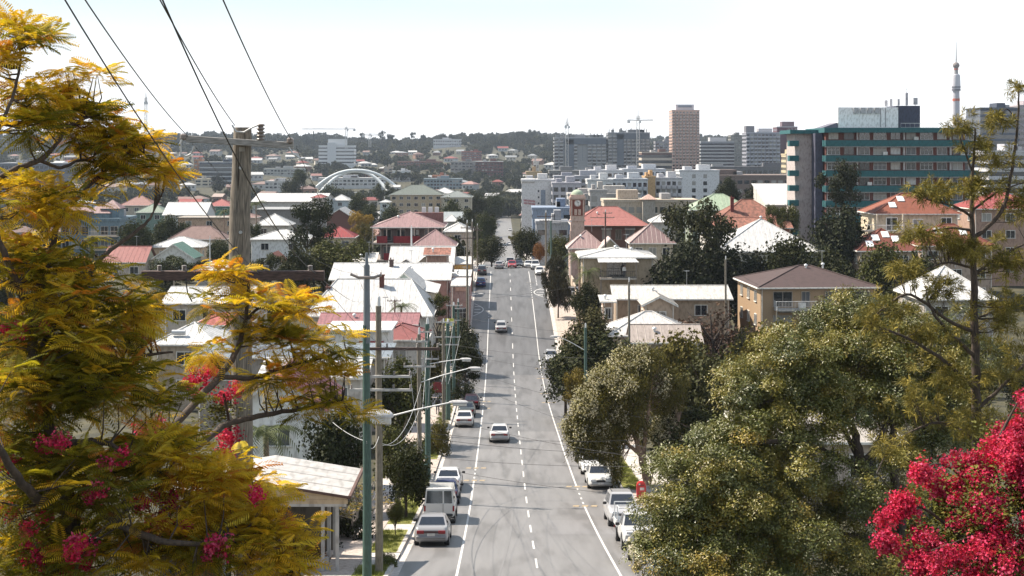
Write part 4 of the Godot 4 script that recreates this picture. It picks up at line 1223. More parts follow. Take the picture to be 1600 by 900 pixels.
func teal_flats() -> void:
	var d := 276.0
	var u := d / F
	var l := 1290.0
	var r := 1508.0
	var w := (r - l) * u
	var dep := 16.0
	var cx := ((l + r) * 0.5 - 800.0) * u
	var g := ground_at(cx, d)
	var y := func(row: float) -> float: return EYE - (row - HY) * u - g
	var t := thing("teal_banded_flats", "eight-storey brick flats with teal balcony bands and a white plant room", "apartment block", Vector3(cx, g, -(d + dep * 0.5)))
	screen_boxes.append([1243, 1545, 165, 420, d, 420])
	var teal := wall_mat(Color(0.018, 0.105, 0.118))
	var dark := wall_mat(Color(0.055, 0.06, 0.095))
	var brick := wall_mat(Color(0.13, 0.045, 0.035), "brick")
	var b := MB.new()
	b.box(Vector3(0, (y.call(203.0) - 3.0) * 0.5, 0), Vector3(w, y.call(203.0) + 3.0, dep))
	part(t, "wall", b.mesh(), brick)
	# roof slab and fascia
	b = MB.new()
	b.box(Vector3(0.2, y.call(203.5), 0.8), Vector3(w + 1.6, 7.5 * u, dep + 1.8))
	part(t, "roof_fascia", b.mesh(), teal)
	# floors
	for s in 8:
		var yb: float = y.call(224.0 + 23.6 * s)
		var band := MB.new()
		band.box(Vector3(0, yb, dep * 0.5 + 0.6), Vector3(w + 0.6, 9.5 * u, 1.3)); band.box(Vector3(-w * 0.5 - 0.2, yb, 0), Vector3(0.5, 9.5 * u, dep + 0.4))
		part(t, "balcony_band", band.mesh(), teal)
		var slab := MB.new()
		slab.box(Vector3(0, yb - 5.4 * u, dep * 0.5 + 0.55), Vector3(w + 0.4, 1.1 * u, 1.1))
		part(t, "floor_slab", slab.mesh(), wall_mat(Color(0.42, 0.42, 0.44)))
		var yw: float = yb + 11.8 * u
		var bays := 9
		var bw := w / bays
		for k in bays:
			var x := -w * 0.5 + bw * (k + 0.5)
			var hsh := (s * 7 + k * 13 + s * k * 3) % 10
			if hsh < 2 and k != 3:
				var p := MB.new()
				p.box(Vector3(x, yw, dep * 0.5 + 0.08), Vector3(bw * 0.62, 11.0 * u, 0.1))
				part(t, "blind", p.mesh(), wall_mat(Color(0.42, 0.40, 0.37) if hsh == 0 else Color(0.5, 0.5, 0.5)))
			else:
				window_at(t, Vector3(x, yw, dep * 0.5 + 0.02), bw * (0.78 if k % 3 == 0 else 0.6), 11.0 * u, Vector3.BACK, wall_mat(Color(0.6, 0.6, 0.6)) if k % 3 == 0 or hsh > 5 else wall_mat(Color(0.2, 0.15, 0.14)), 3 if k % 3 == 0 else 2)
			if hsh == 5:
				var ac := MB.new()
				ac.bevel(Vector3(x + bw * 0.3, yw - 4.0 * u, dep * 0.5 + 0.4), Vector3(0.9, 0.65, 0.5), 0.04)
				part(t, "air_conditioner", ac.mesh(), wall_mat(Color(0.6, 0.6, 0.58)))
			if k % 3 == 1:
				var pb := MB.new()
				pb.box(Vector3(-w * 0.5 + bw * (k + 1.02), yw, dep * 0.5 + 0.3), Vector3(0.28, 13.0 * u, 0.6))
				part(t, "white_pier", pb.mesh(), wall_mat(Color(0.45, 0.43, 0.43)))
		# side wing to the left: lit end with stubby teal balconies
		for z in [-4.0, 3.2]:
			var sb := MB.new()
			sb.box(Vector3(-w * 0.5 - 3.4 - 1.2 * signf(z) - 0.8, yb, z), Vector3(1.9, 9.0 * u, 2.0))
			part(t, "balcony_band", sb.mesh(), teal)
	# wing
	var wg := MB.new()
	wg.box(Vector3(-w * 0.5 - 2.6, (y.call(207.0) - 3.0) * 0.5, -1.5), Vector3(4.6, y.call(207.0) + 3.0, 9.0))
	part(t, "side_wing", wg.mesh(), wall_mat(Color(0.42, 0.37, 0.36)))
	wg = MB.new()
	wg.box(Vector3(-w * 0.5 - 2.8, y.call(205.5), -1.2), Vector3(6.8, 6.0 * u, 11.0))
	part(t, "wing_fascia", wg.mesh(), teal)
	wg = MB.new()
	wg.box(Vector3(-w * 0.5 - 1.0, (y.call(208.0) - 3.0) * 0.5, dep * 0.5 - 3.0), Vector3(1.5, y.call(208.0) + 3.0, 3.4))
	part(t, "stair_shaft", wg.mesh(), dark)
	# right wing set back
	wg = MB.new()
	wg.box(Vector3(w * 0.5 + 1.6, (y.call(205.0) - 3.0) * 0.5, -3.0), Vector3(3.2, y.call(205.0) + 3.0, 10.0))
	part(t, "right_wing", wg.mesh(), wall_mat(Color(0.34, 0.34, 0.37)))
	for s in 8:
		wg = MB.new()
		wg.box(Vector3(w * 0.5 + 2.2, y.call(224.0 + 23.6 * s), 2.4), Vector3(4.2, 9.0 * u, 1.2))
		part(t, "balcony_band", wg.mesh(), teal)
		window_at(t, Vector3(w * 0.5 + 1.7, y.call(224.0 + 23.6 * s) + 11.5 * u, 2.01), 1.6, 10.0 * u, Vector3.BACK, wall_mat(Color(0.55, 0.55, 0.55)), 2)
	# plant room on the roof
	var xp := func(col: float) -> float: return (col - 800.0) * u - cx
	var pr := MB.new()
	pr.box(Vector3((xp.call(1315.0) + xp.call(1410.0)) * 0.5, (y.call(167.0) + y.call(199.5)) * 0.5, 1.0), Vector3(95.0 * u, 32.5 * u, 8.0))
	var plant := part(t, "plant_room", pr.mesh(), wall_mat(Color(0.78, 0.78, 0.79)))
	for k in 4:
		var v := MB.new()
		v.box(Vector3(xp.call(1343.0 + 11.0 * k), y.call(172.0), 5.15), Vector3(7.5 * u, 9.0 * u, 0.5))
		part(plant, "louvre", v.mesh(), wall_mat(Color(0.4, 0.4, 0.42)))
	for x in [1382.0, 1390.0]:
		var v := MB.new()
		v.tube([Vector3(xp.call(x), y.call(168.0), 5.08), Vector3(xp.call(x), y.call(198.0), 5.08)], [0.06], 5)
		part(plant, "pipe", v.mesh(), wall_mat(Color(0.25, 0.25, 0.27)))
	pr = MB.new()
	pr.box(Vector3((xp.call(1410.0) + xp.call(1448.0)) * 0.5, (y.call(164.0) + y.call(199.0)) * 0.5, 0.0), Vector3(38.0 * u, 35.0 * u, 7.0))
	part(t, "lift_room", pr.mesh(), dark)
	pr = MB.new()
	pr.quad(Vector3(xp.call(1289.0), y.call(199.5), 5.2), Vector3(xp.call(1314.0), y.call(191.0), 5.0), Vector3(xp.call(1314.0), y.call(191.0), -2.0), Vector3(xp.call(1289.0), y.call(199.5), -2.0)); pr.tri(Vector3(xp.call(1289.0), y.call(199.5), 5.2), Vector3(xp.call(1314.0), y.call(191.0), 5.0), Vector3(xp.call(1314.0), y.call(199.5), 5.2))
	part(t, "sloping_roof", pr.mesh(), wall_mat(Color(0.12, 0.12, 0.16)))
	for a in [[1397.0, 155.0, 165.0, 0.35], [1405.0, 153.0, 165.0, 0.3], [1417.0, 153.0, 163.0, 0.25], [1430.0, 143.0, 163.0, 0.3], [1444.0, 151.0, 162.0, 0.5]]:
		var ab := MB.new()
		ab.box(Vector3(xp.call(a[0]), (y.call(a[1]) + y.call(a[2])) * 0.5, 2.0), Vector3(a[3] * 1.7, y.call(a[1]) - y.call(a[2]), 0.3)); ab.tube([Vector3(xp.call(a[0]), y.call(a[2] + 8.0), 2.0), Vector3(xp.call(a[0]), y.call(a[1]), 2.0)], [0.05], 5)
		part(t, "antenna", ab.mesh(), wall_mat(Color(0.42, 0.42, 0.45)))
	var tv := MB.new()
	tv.tube([Vector3(xp.call(1430.0), y.call(145.0), 2.0), Vector3(xp.call(1430.0), y.call(136.0), 2.0)], [0.04], 4)
	for k in 3: tv.box(Vector3(xp.call(1429.0), y.call(137.0), 1.6 + 0.3 * k), Vector3(1.1, 0.03, 0.03))
	part(t, "aerial", tv.mesh(), mats["metal"])
	rail(t, Vector3(xp.call(1412.0), y.call(199.5), 6.0), Vector3(xp.call(1470.0), y.call(199.5), 6.0), 0.9, mats["galv"], 0.9)

func city() -> void:
	var t: Node3D
	var D: Array
	# tall ones on the right skyline
	t = block("pink_tower", "tall pink apartment tower with a pale rooftop sign box", 1050, 1093, 173, 1150.0, 22.0, 21, 8, Color(0.52, 0.36, 0.3), {"floor": 2.55, "style": "balcony", "pier": 0.42, "slab": Color(0.56, 0.41, 0.36), "plant": [[0.0, 0.66, 4.6, Color(0.5, 0.5, 0.55)]], "cat": "tower block"})
	D = t.get_meta("dims")
	var sg := MB.new()
	sg.box(Vector3(0, D[2] + 3.6, 6.0), Vector3(D[0] * 0.5, 1.6, 0.3))
	part(t, "sign", sg.mesh(), wall_mat(Color(0.16, 0.2, 0.26)))
	for s in [[866.0, 947.0, 216.0, "unfinished grey concrete tower with scaffolding and rough top, left of the taller one"], [950.0, 1015.0, 208.0, "unfinished dark concrete tower wrapped in netting beside the crane"]]:
		t = block("unfinished_tower", s[3], s[0], s[1], s[2], 1180.0, 24.0, 17, 11 if s[0] < 900 else 9, Color(0.22, 0.235, 0.26) if s[0] > 900 else Color(0.3, 0.31, 0.325), {"floor": 2.9, "style": "balcony", "pier": 0.3, "slab": Color(0.40, 0.41, 0.43), "blank": [2, 5, 6] if s[0] < 900 else [], "cat": "tower block"})
		D = t.get_meta("dims")
		var reb := MB.new()
		for k in 26:
			var x: float = rng.randf_range(-0.5, 0.5) * D[0]
			reb.box(Vector3(x, D[2] + rng.randf_range(1.0, 2.4), rng.randf_range(-8, 11)), Vector3(0.5, rng.randf_range(3.0, 6.0), 0.5))
		for k in 6:
			reb.box(Vector3(rng.randf_range(-0.45, 0.45) * D[0], D[2] + 1.6, 8), Vector3(rng.randf_range(2, 6), 2.6, 5))
		part(t, "column_starts", reb.mesh(), wall_mat(Color(0.2, 0.21, 0.22)))
		var net := MB.new()
		net.box(Vector3(D[0] * 0.1, D[2] - 2.5, D[1] * 0.5 + 1.7), Vector3(D[0] * 0.8, 5.0, 0.15)); net.box(Vector3(-D[0] * 0.2, D[2] - 14.0, D[1] * 0.5 + 1.7), Vector3(D[0] * 0.16, 26.0, 0.15))
		for k in 12: net.box(Vector3(-D[0] * 0.5 + D[0] * k / 11.0, D[2] - 8.0, D[1] * 0.5 + 1.9), Vector3(0.2, 22.0, 0.2))
		part(t, "scaffold_netting", net.mesh(), wall_mat(Color(0.13, 0.155, 0.19)))
	crane("tower crane standing before the netted unfinished tower", 997, 172, 262, 1160.0, 13.0, 9.0, 0.2)
	crane("tower crane mast rising over the grey unfinished tower", 886, 182, 262, 1170.0, 5.0, 4.0, 1.25)
	crane("far tower crane above the striped white office", 541, 195, 232, 1500.0, 50.0, 10.0, 2.95)
	crane("smaller far tower crane right of the striped white office", 578, 207, 230, 1500.0, 14.0, 8.0, 0.1)
	crane("slim lattice crane above the left hill", 228, 142, 240, 1400.0, 1.5, 1.0, 0.3)
	t = block("grey_glass_block", "grey glass-fronted block right of the pink tower", 1095, 1147, 222, 1250.0, 24.0, 9, 7, Color(0.27, 0.29, 0.33), {"style": "band", "wh": 0.55, "slab": Color(0.42, 0.43, 0.45), "plant": [[0.1, 0.5, 3.5, Color(0.4, 0.4, 0.42)]]})
	t = block("white_banded_tower", "grey apartment tower with white balcony stripes at its right", 1166, 1219, 208, 1100.0, 20.0, 11, 9, Color(0.26, 0.27, 0.32), {"style": "balcony", "slab": Color(0.4, 0.41, 0.46), "plant": [[-0.7, 0.25, 5.0, Color(0.16, 0.16, 0.18)], [0.2, 0.4, 3.0, Color(0.4, 0.4, 0.43)]], "cat": "tower block"})
	t = block("maroon_tower", "apartment tower with a maroon flank and white balconies", 1214, 1246, 199, 1120.0, 18.0, 14, 6, Color(0.12, 0.055, 0.075), {"style": "balcony", "pier": 0.5, "slab": Color(0.42, 0.42, 0.45), "plant": [[0.2, 0.6, 4.0, Color(0.14, 0.1, 0.12)]], "cat": "tower block", "blank": [0, 1, 2]})
	t = block("olive_block", "plain olive block behind the white banded tower", 1142, 1168, 212, 1300.0, 18.0, 8, 5, Color(0.2, 0.2, 0.19), {})
	t = block("small_grey_tower", "small grey tower left of the pink tower", 1024, 1050, 222, 1300.0, 16.0, 8, 4, Color(0.25, 0.25, 0.28), {})
	t = block("striped_office", "low office with brown and cream stripes left of the pink tower", 1003, 1050, 239, 1080.0, 24.0, 4, 1, Color(0.13, 0.075, 0.065), {"style": "band", "floor": 4.2, "wh": 0.5, "slab": Color(0.5, 0.43, 0.36), "cat": "office"})
	t = block("cream_office", "small cream office with square dark windows beside the teal flats", 1228, 1250, 242, 800.0, 14.0, 6, 3, Color(0.5, 0.42, 0.28), {"cat": "office"})
	t = block("glass_tower", "dark glass tower at the skyline's right behind the feathery tree", 1532, 1592, 170, 700.0, 22.0, 24, 8, Color(0.06, 0.075, 0.11), {"style": "band", "wh": 0.62, "slab": Color(0.10, 0.12, 0.16), "cat": "tower block"})
	t = block("pale_slab_tower", "pale narrow tower right of the dark glass tower", 1592, 1640, 166, 720.0, 20.0, 22, 5, Color(0.4, 0.36, 0.38), {"cat": "tower block"})
	t = block("white_office_slab", "white banded office behind the feathery tree", 1546, 1640, 238, 520.0, 16.0, 9, 6, Color(0.46, 0.46, 0.48), {"style": "band", "slab": Color(0.52, 0.52, 0.54), "cat": "office"})
	# white apartments between the clock tower and the pink tower
	var whites := [[815.0, 866.0, 283.0, 560.0, 16.0, 6, 5, Color(0.56, 0.56, 0.57), "white storage building with a red sign on its blank side", [0, 1, 2, 3, 4]],
		[863.0, 908.0, 288.0, 545.0, 18.0, 5, 4, Color(0.36, 0.36, 0.40), "grey office with paired dark windows right of the white storage building", []],
		[866.0, 948.0, 277.0, 620.0, 16.0, 3, 8, Color(0.33, 0.34, 0.38), "grey flats with steel balcony frames behind the white storage building", []],
		[918.0, 958.0, 283.0, 520.0, 14.0, 5, 3, Color(0.56, 0.57, 0.58), "plain white apartment wall left of the pale blue flats", [0, 1]],
		[955.0, 1012.0, 282.0, 530.0, 14.0, 5, 7, Color(0.5, 0.52, 0.55), "pale blue-white flats with a red balcony panel", []],
		[922.0, 975.0, 268.0, 640.0, 16.0, 5, 6, Color(0.58, 0.58, 0.60), "white stepped flats with rooftop pavilions above the clock tower", []],
		[972.0, 1040.0, 266.0, 680.0, 18.0, 6, 8, Color(0.5, 0.52, 0.56), "broad pale flats behind the orange-sided ones", []],
		[1008.0, 1024.0, 278.0, 540.0, 12.0, 5, 2, Color(0.52, 0.34, 0.17), "narrow flats with a tan orange flank", [0, 1]],
		[1024.0, 1066.0, 280.0, 545.0, 14.0, 5, 5, Color(0.52, 0.52, 0.54), "white flats with a dark balcony stack left of the blank white end", []],
		[1062.0, 1124.0, 268.0, 600.0, 16.0, 7, 7, Color(0.58, 0.59, 0.61), "tall white flats with a blank end and two window columns", [0, 1, 3, 5, 6]],
		[888.0, 1000.0, 306.0, 420.0, 12.0, 4, 9, Color(0.42, 0.40, 0.38), "beige block with small paired windows behind the library roof", [0, 1, 3, 5, 7, 8]],
		[922.0, 948.0, 300.0, 405.0, 10.0, 3, 2, Color(0.38, 0.37, 0.36), "grey-beige stub wall left of the paired windows", [1]]]
	for s in whites:
		t = block("white_flats" if s[0] > 900 else "city_building", s[8], s[0], s[1], s[2], s[3], s[4], s[5], s[6], s[7], {"blank": s[9], "pier": 0.35, "wh": 0.55, "cat": "flats", "style": "balcony" if s[9].is_empty() and s[0] != 863.0 else "grid", "slab": s[7] * Color(0.85, 0.85, 0.86), "plant": [[0.3, 0.3, 2.2, s[7] * Color(0.9, 0.9, 0.9)], [-0.5, 0.2, 1.4, s[7] * Color(0.75, 0.75, 0.78)]]})
		if s[0] == 815.0:
			D = t.get_meta("dims")
			var rs := MB.new()
			for row in 2:
				for k in 9: rs.box(Vector3(-D[0] * 0.42 + k * 0.52 * D[0] / 13.0, D[2] - 7.6 - row * 1.1 - k * 0.06, D[1] * 0.5 + 0.06), Vector3(0.34 * D[0] / 13.0, 0.8, 0.06), Color.WHITE)
			part(t, "red_lettering", rs.mesh(), wall_mat(Color(0.33, 0.1, 0.12)))
			var cap := MB.new()
			cap.tube([Vector3(-D[0] * 0.5, D[2] + 0.2, D[1] * 0.5), Vector3(-D[0] * 0.1, D[2] + 0.2, D[1] * 0.5)], [0.9], 8)
			part(t, "curved_cornice", cap.mesh(), wall_mat(Color(0.5, 0.5, 0.51)))
			var pan := MB.new()
			pan.box(Vector3(D[0] * 0.16, D[2] - 6.5, D[1] * 0.5 + 0.05), Vector3(D[0] * 0.14, 6.0, 0.1))
			part(t, "grey_panel", pan.mesh(), wall_mat(Color(0.2, 0.24, 0.3)))
			for k in 4:
				var wb := MB.new()
				wb.box(Vector3(D[0] * 0.02, D[2] - 4.0 - k * 2.4, D[1] * 0.5 + 0.05), Vector3(0.6, 0.7, 0.1))
				part(t, "window", wb.mesh(), mats["glass"])
	t = block("blue_metal_shop", "low blue-grey metal building in front of the storage building", 832, 894, 328, 400.0, 14.0, 1, 4, Color(0.2, 0.25, 0.34), {"cat": "shop", "wh": 0.4, "blank": [0, 1]})
	t = block("dark_sloped_shop", "low shop with a dark sloping awning left of the clock tower", 838, 888, 350, 330.0, 10.0, 1, 3, Color(0.3, 0.31, 0.33), {"cat": "shop", "wh": 0.4})
	t = block("motel", "long cream motel with recessed dark balconies and a square stair tower", 944, 1090, 316, 365.0, 12.0, 3, 12, Color(0.46, 0.39, 0.31), {"pier": 0.3, "wh": 0.5, "cat": "motel", "frame": wall_mat(Color(0.44, 0.37, 0.3))})
	D = t.get_meta("dims")
	var st := MB.new()
	st.box(Vector3(-D[0] * 0.03, D[2] * 0.5 + 0.4, D[1] * 0.5 + 1.0), Vector3(3.2, D[2] + 0.8, 3.0))
	part(t, "stair_tower", st.mesh(), wall_mat(Color(0.34, 0.31, 0.27)))
	var sr := MB.new()
	roof_face(sr, [Vector3(-D[0] * 0.03 - 2.1, D[2] + 0.8, D[1] * 0.5 + 3.0), Vector3(-D[0] * 0.03 + 2.1, D[2] + 0.8, D[1] * 0.5 + 3.0), Vector3(-D[0] * 0.03, D[2] + 2.2, D[1] * 0.5 + 1.0), Vector3(-D[0] * 0.03, D[2] + 2.2, D[1] * 0.5 + 1.0)], 0.0, Color.WHITE)
	roof_face(sr, [Vector3(-D[0] * 0.03 - 2.1, D[2] + 0.8, D[1] * 0.5 - 1.0), Vector3(-D[0] * 0.03 - 2.1, D[2] + 0.8, D[1] * 0.5 + 3.0), Vector3(-D[0] * 0.03, D[2] + 2.2, D[1] * 0.5 + 1.0), Vector3(-D[0] * 0.03, D[2] + 2.2, D[1] * 0.5 + 1.0)], 0.0, Color.WHITE)
	part(t, "stair_roof", sr.mesh(), roof_mat(Color(0.5, 0.34, 0.28)))
	t = block("long_brown_warehouse", "long brown warehouse roofline right of the white flats", 1098, 1246, 276, 640.0, 30.0, 2, 14, Color(0.16, 0.12, 0.105), {"floor": 4.0, "wh": 0.4, "cat": "warehouse"})
	t = block("dark_railway_wall", "long dark viaduct wall below the skyline towers", 1090, 1260, 262, 900.0, 10.0, 1, 20, Color(0.13, 0.13, 0.14), {"floor": 5.0, "cat": "viaduct", "wh": 0.5})
	t = block("grey_depot", "grey low depot between the unfinished towers and the white flats", 858, 945, 268, 900.0, 20.0, 2, 12, Color(0.2, 0.2, 0.2), {"cat": "depot"})
	# left and middle of the far valley
	t = block("striped_white_office", "white office slab with horizontal window stripes on the left hill", 498, 553, 228, 1650.0, 22.0, 6, 1, Color(0.56, 0.58, 0.6), {"style": "band", "wh": 0.36, "floor": 4.2, "slab": Color(0.6, 0.61, 0.63), "plant": [[0.0, 0.5, 7.5, Color(0.5, 0.52, 0.54)]], "cat": "office"})
	D = t.get_meta("dims")
	var core := MB.new()
	core.box(Vector3(-D[0] * 0.13, D[2] * 0.5 + 2.0, D[1] * 0.5 + 0.3), Vector3(D[0] * 0.24, D[2] + 4.0, 1.4))
	part(t, "lift_core", core.mesh(), wall_mat(Color(0.54, 0.56, 0.59)))
	t = block("blue_glass_office", "dark blue glass office with white floor stripes left of the wooden pole", 312, 374, 254, 1330.0, 26.0, 5, 1, Color(0.05, 0.065, 0.1), {"style": "band", "wh": 0.7, "floor": 4.2, "slab": Color(0.34, 0.36, 0.38), "cat": "office"})
	t = block("orange_flanked_block", "small orange brick block left of the blue glass office", 303, 315, 250, 1340.0, 12.0, 4, 2, Color(0.34, 0.16, 0.08), {})
	t = block("cream_annex", "cream annex below the blue glass office", 304, 326, 280, 1310.0, 10.0, 2, 2, Color(0.5, 0.45, 0.36), {})
	t = block("low_white_office", "long low white office with blue columns behind the white arch", 497, 600, 279, 1240.0, 16.0, 3, 16, Color(0.46, 0.47, 0.48), {"cat": "office"})
	t = block("low_grey_office", "long low grey office right of the wooden pole", 414, 472, 284, 1250.0, 16.0, 2, 9, Color(0.42, 0.42, 0.42), {"cat": "office"})
	t = block("long_flat_school", "long flat-roofed school building above the grey office", 412, 475, 264, 1500.0, 16.0, 2, 12, Color(0.34, 0.35, 0.34), {"cat": "school"})
	t = block("brick_warehouse", "long dark brick warehouse with a grey roof in the far valley", 621, 690, 253, 1650.0, 24.0, 3, 14, Color(0.17, 0.085, 0.07), {"cat": "warehouse"})
	t = block("square_brick_warehouse", "square dark red brick block with a pale roof in the far valley", 743, 786, 253, 1450.0, 26.0, 5, 9, Color(0.12, 0.045, 0.04), {"floor": 3.2, "wh": 0.45, "cat": "warehouse", "slab": Color(0.42, 0.42, 0.42)})
	t = block("grey_roofed_block", "grey block left of the square brick warehouse", 704, 745, 253, 1480.0, 20.0, 3, 7, Color(0.26, 0.25, 0.24), {})
	t = block("red_roofed_school", "brick school with a red roof on the far slope", 721, 752, 237, 1900.0, 22.0, 3, 8, Color(0.2, 0.075, 0.06), {"slab": Color(0.36, 0.1, 0.07), "cat": "school"})
	t = block("small_white_block", "small white block with square dark windows in the far valley", 613, 640, 268, 1400.0, 12.0, 3, 5, Color(0.56, 0.57, 0.58), {"wh": 0.4})
	t = block("beige_narrow_block", "narrow beige block beside the small white one", 600, 613, 262, 1420.0, 12.0, 4, 2, Color(0.36, 0.31, 0.26), {})
	t = block("orange_low_block", "low orange brick block over blue-grey offices in the far valley", 675, 700, 275, 1330.0, 12.0, 2, 5, Color(0.36, 0.15, 0.085), {})
	t = block("blue_grey_office", "long blue-grey office right of the small white block", 662, 722, 280, 1270.0, 14.0, 3, 12, Color(0.22, 0.27, 0.3), {"cat": "office"})
	t = block("hilltop_white_block", "long white block on the crest of the far hill", 677, 720, 218, 2300.0, 30.0, 2, 12, Color(0.5, 0.5, 0.52), {"floor": 5.0})
	t = block("tan_round_tower", "tan building with a pale tower above the storage building", 822, 846, 270, 700.0, 12.0, 2, 4, Color(0.42, 0.32, 0.2), {})
	t = block("pale_slim_tower", "slim pale tower beside the tan building", 834, 842, 254, 705.0, 5.0, 5, 2, Color(0.5, 0.5, 0.5), {})
	t = block("dark_glass_offices", "long dark office front glimpsed behind the yellow foliage", 0, 96, 256, 800.0, 20.0, 3, 14, Color(0.16, 0.17, 0.2), {"slab": Color(0.45, 0.46, 0.48), "cat": "office"})
	t = block("hill_block", "grey block on the crest of the left hill", 213, 236, 216, 2100.0, 24.0, 4, 6, Color(0.34, 0.35, 0.38), {"floor": 4.0})
	t = block("hill_long_block", "long dark block on the left hill behind the crane", 236, 262, 222, 2150.0, 20.0, 2, 8, Color(0.2, 0.21, 0.24), {"floor": 4.0})
	blue_flats()

func blue_flats() -> void:
	# blue-grey flats with pink pyramid roofs, left middle distance
	var t := block("blue_grey_flats", "blue-grey flats with pink pyramid roofs and stacked balconies by the yellow tree", 95, 186, 346, 310.0, 14.0, 5, 6, Color(0.13, 0.19, 0.23), {"cat": "flats", "mull": 2, "frame": wall_mat(Color(0.4, 0.37, 0.34)), "wh": 0.6})
	var D: Array = t.get_meta("dims")
	for s in [[0.18, 6.2, 1.0, 6.0], [0.6, 4.8, 2.0, 0.0], [-0.5, 7.0, 1.4, 0.0]]:
		var b := MB.new()
		var c := Vector3(s[0] * D[0] * 0.5, D[2] + 0.75 + s[2], D[1] * 0.2)
		var h: float = s[1] * 0.5
		var p := [c + Vector3(-h, 0, h), c + Vector3(h, 0, h), c + Vector3(h, 0, -h), c + Vector3(-h, 0, -h)]
		for i in 4: roof_face(b, [p[i], p[(i + 1) % 4], c + Vector3(0, 1.9, 0), c + Vector3(0, 1.9, 0)], 0.8, Color.WHITE)
		part(t, "roof", b.mesh(), roof_mat(PINK_ROOF))
		var wb := MB.new()
		wb.box(c + Vector3(0, -s[2] * 0.5, 0), Vector3(s[1] - 0.9, s[2], s[1] - 0.9))
		part(t, "attic", wb.mesh(), wall_mat(Color(0.13, 0.19, 0.23)))
	for k in 3:
		var f := MB.new()
		f.box(Vector3(D[0] * 0.25, D[2] - 3.2 - 3.0 * k, D[1] * 0.5 + 0.9), Vector3(D[0] * 0.5, 0.25, 1.8))
		part(t, "balcony_floor", f.mesh(), wall_mat(Color(0.42, 0.36, 0.3)))
		rail(t, Vector3(0.2, D[2] - 3.1 - 3.0 * k, D[1] * 0.5 + 1.7), Vector3(D[0] * 0.5, D[2] - 3.1 - 3.0 * k, D[1] * 0.5 + 1.7), 1.0, wall_mat(Color(0.4, 0.34, 0.28)), 0.4)

# the houses and trees that cover the far slopes
func far_hillside() -> void:
	var walls := [[Color(0.5, 0.46, 0.4), "cream"], [Color(0.46, 0.46, 0.46), "white"], [Color(0.26, 0.15, 0.11), "brick"], [Color(0.36, 0.38, 0.4), "grey"]]
	var roofs := [[WHITE_ROOF, "white"], [Color(0.22, 0.06, 0.048), "red"], [Color(0.24, 0.25, 0.26), "grey"], [Color(0.28, 0.15, 0.13), "pink"], [Color(0.2, 0.13, 0.11), "brown"], [Color(0.5, 0.5, 0.5), "white"]]
	var meshes := {}
	for kind in 2:
		var b := MB.new()
		b.box(Vector3(0, 0.1, 0), Vector3(1, 1.1, 0.9))
		meshes["w%d" % kind] = b.mesh()
		var r := MB.new()
		var y := 0.62
		var fl := Vector3(-0.56, y, 0.52); var fr := Vector3(0.56, y, 0.52); var bl := Vector3(-0.56, y, -0.52); var br := Vector3(0.56, y, -0.52)
		var a := Vector3(-0.12 if kind == 0 else -0.56, y + 0.32, 0); var c := Vector3(0.12 if kind == 0 else 0.56, y + 0.32, 0)
		r.quad(fl, a, c, fr); r.quad(br, c, a, bl); r.tri(bl, a, fl); r.tri(fr, c, br)
		meshes["r%d" % kind] = r.mesh()
	var wb := MB.new()
	for x in [-0.3, 0.0, 0.3]: wb.box(Vector3(x, 0.32, 0.45), Vector3(0.13, 0.22, 0.03))
	meshes["win"] = wb.mesh()
	var placed := 0
	var tries := 0
	while placed < 240 and tries < 4000:
		tries += 1
		var d := 560.0 + pow(rng.randf(), 1.2) * 1600.0
		var x := rng.randf_range(-0.36, 0.06) * d
		if rng.randf() < 0.2: x = rng.randf_range(0.06, 0.36) * d
		if absf(x - mid(d)) < 14.0 and d < 1000.0: continue
		var col := 800.0 + x / d * F
		var w := rng.randf_range(9.0, 18.0)
		var g := ground_at(x, d)
		var row := HY - (g + 5.0 - EYE) / d * F
		var bad := false
		for s in screen_boxes:
			if col > s[0] - 6 and col < s[1] + 6 and ((d < s[4] + 20 and row < s[3]) or absf(d - s[4]) < 25.0): bad = true
		if bad: continue
		var wk: Array = walls[rng.randi() % walls.size()]
		var rk: Array = roofs[rng.randi() % roofs.size()]
		var t := thing("hillside_house", "small %s walled house with a %s roof on the far slopes" % [wk[1], rk[1]], "house", Vector3(x, g, -d), rng.randf_range(-0.6, 0.6), "%s walled houses with %s roofs on the far slopes" % [wk[1], rk[1]])
		var xf := Transform3D(Basis.from_scale(Vector3(w, rng.randf_range(5.5, 8.5), w * 0.8)), Vector3.ZERO)
		var kind := rng.randi() % 2
		part(t, "wall", meshes["w%d" % kind], wall_mat(wk[0]), xf)
		part(t, "roof", meshes["r%d" % kind], roof_mat(rk[0]), xf)
		part(t, "windows", meshes["win"], mats["glass"], xf, "stuff")
		screen_boxes.append([col - w * 0.6 / d * F, col + w * 0.6 / d * F, row - 3, row + 12, d, row + 2])
		placed += 1

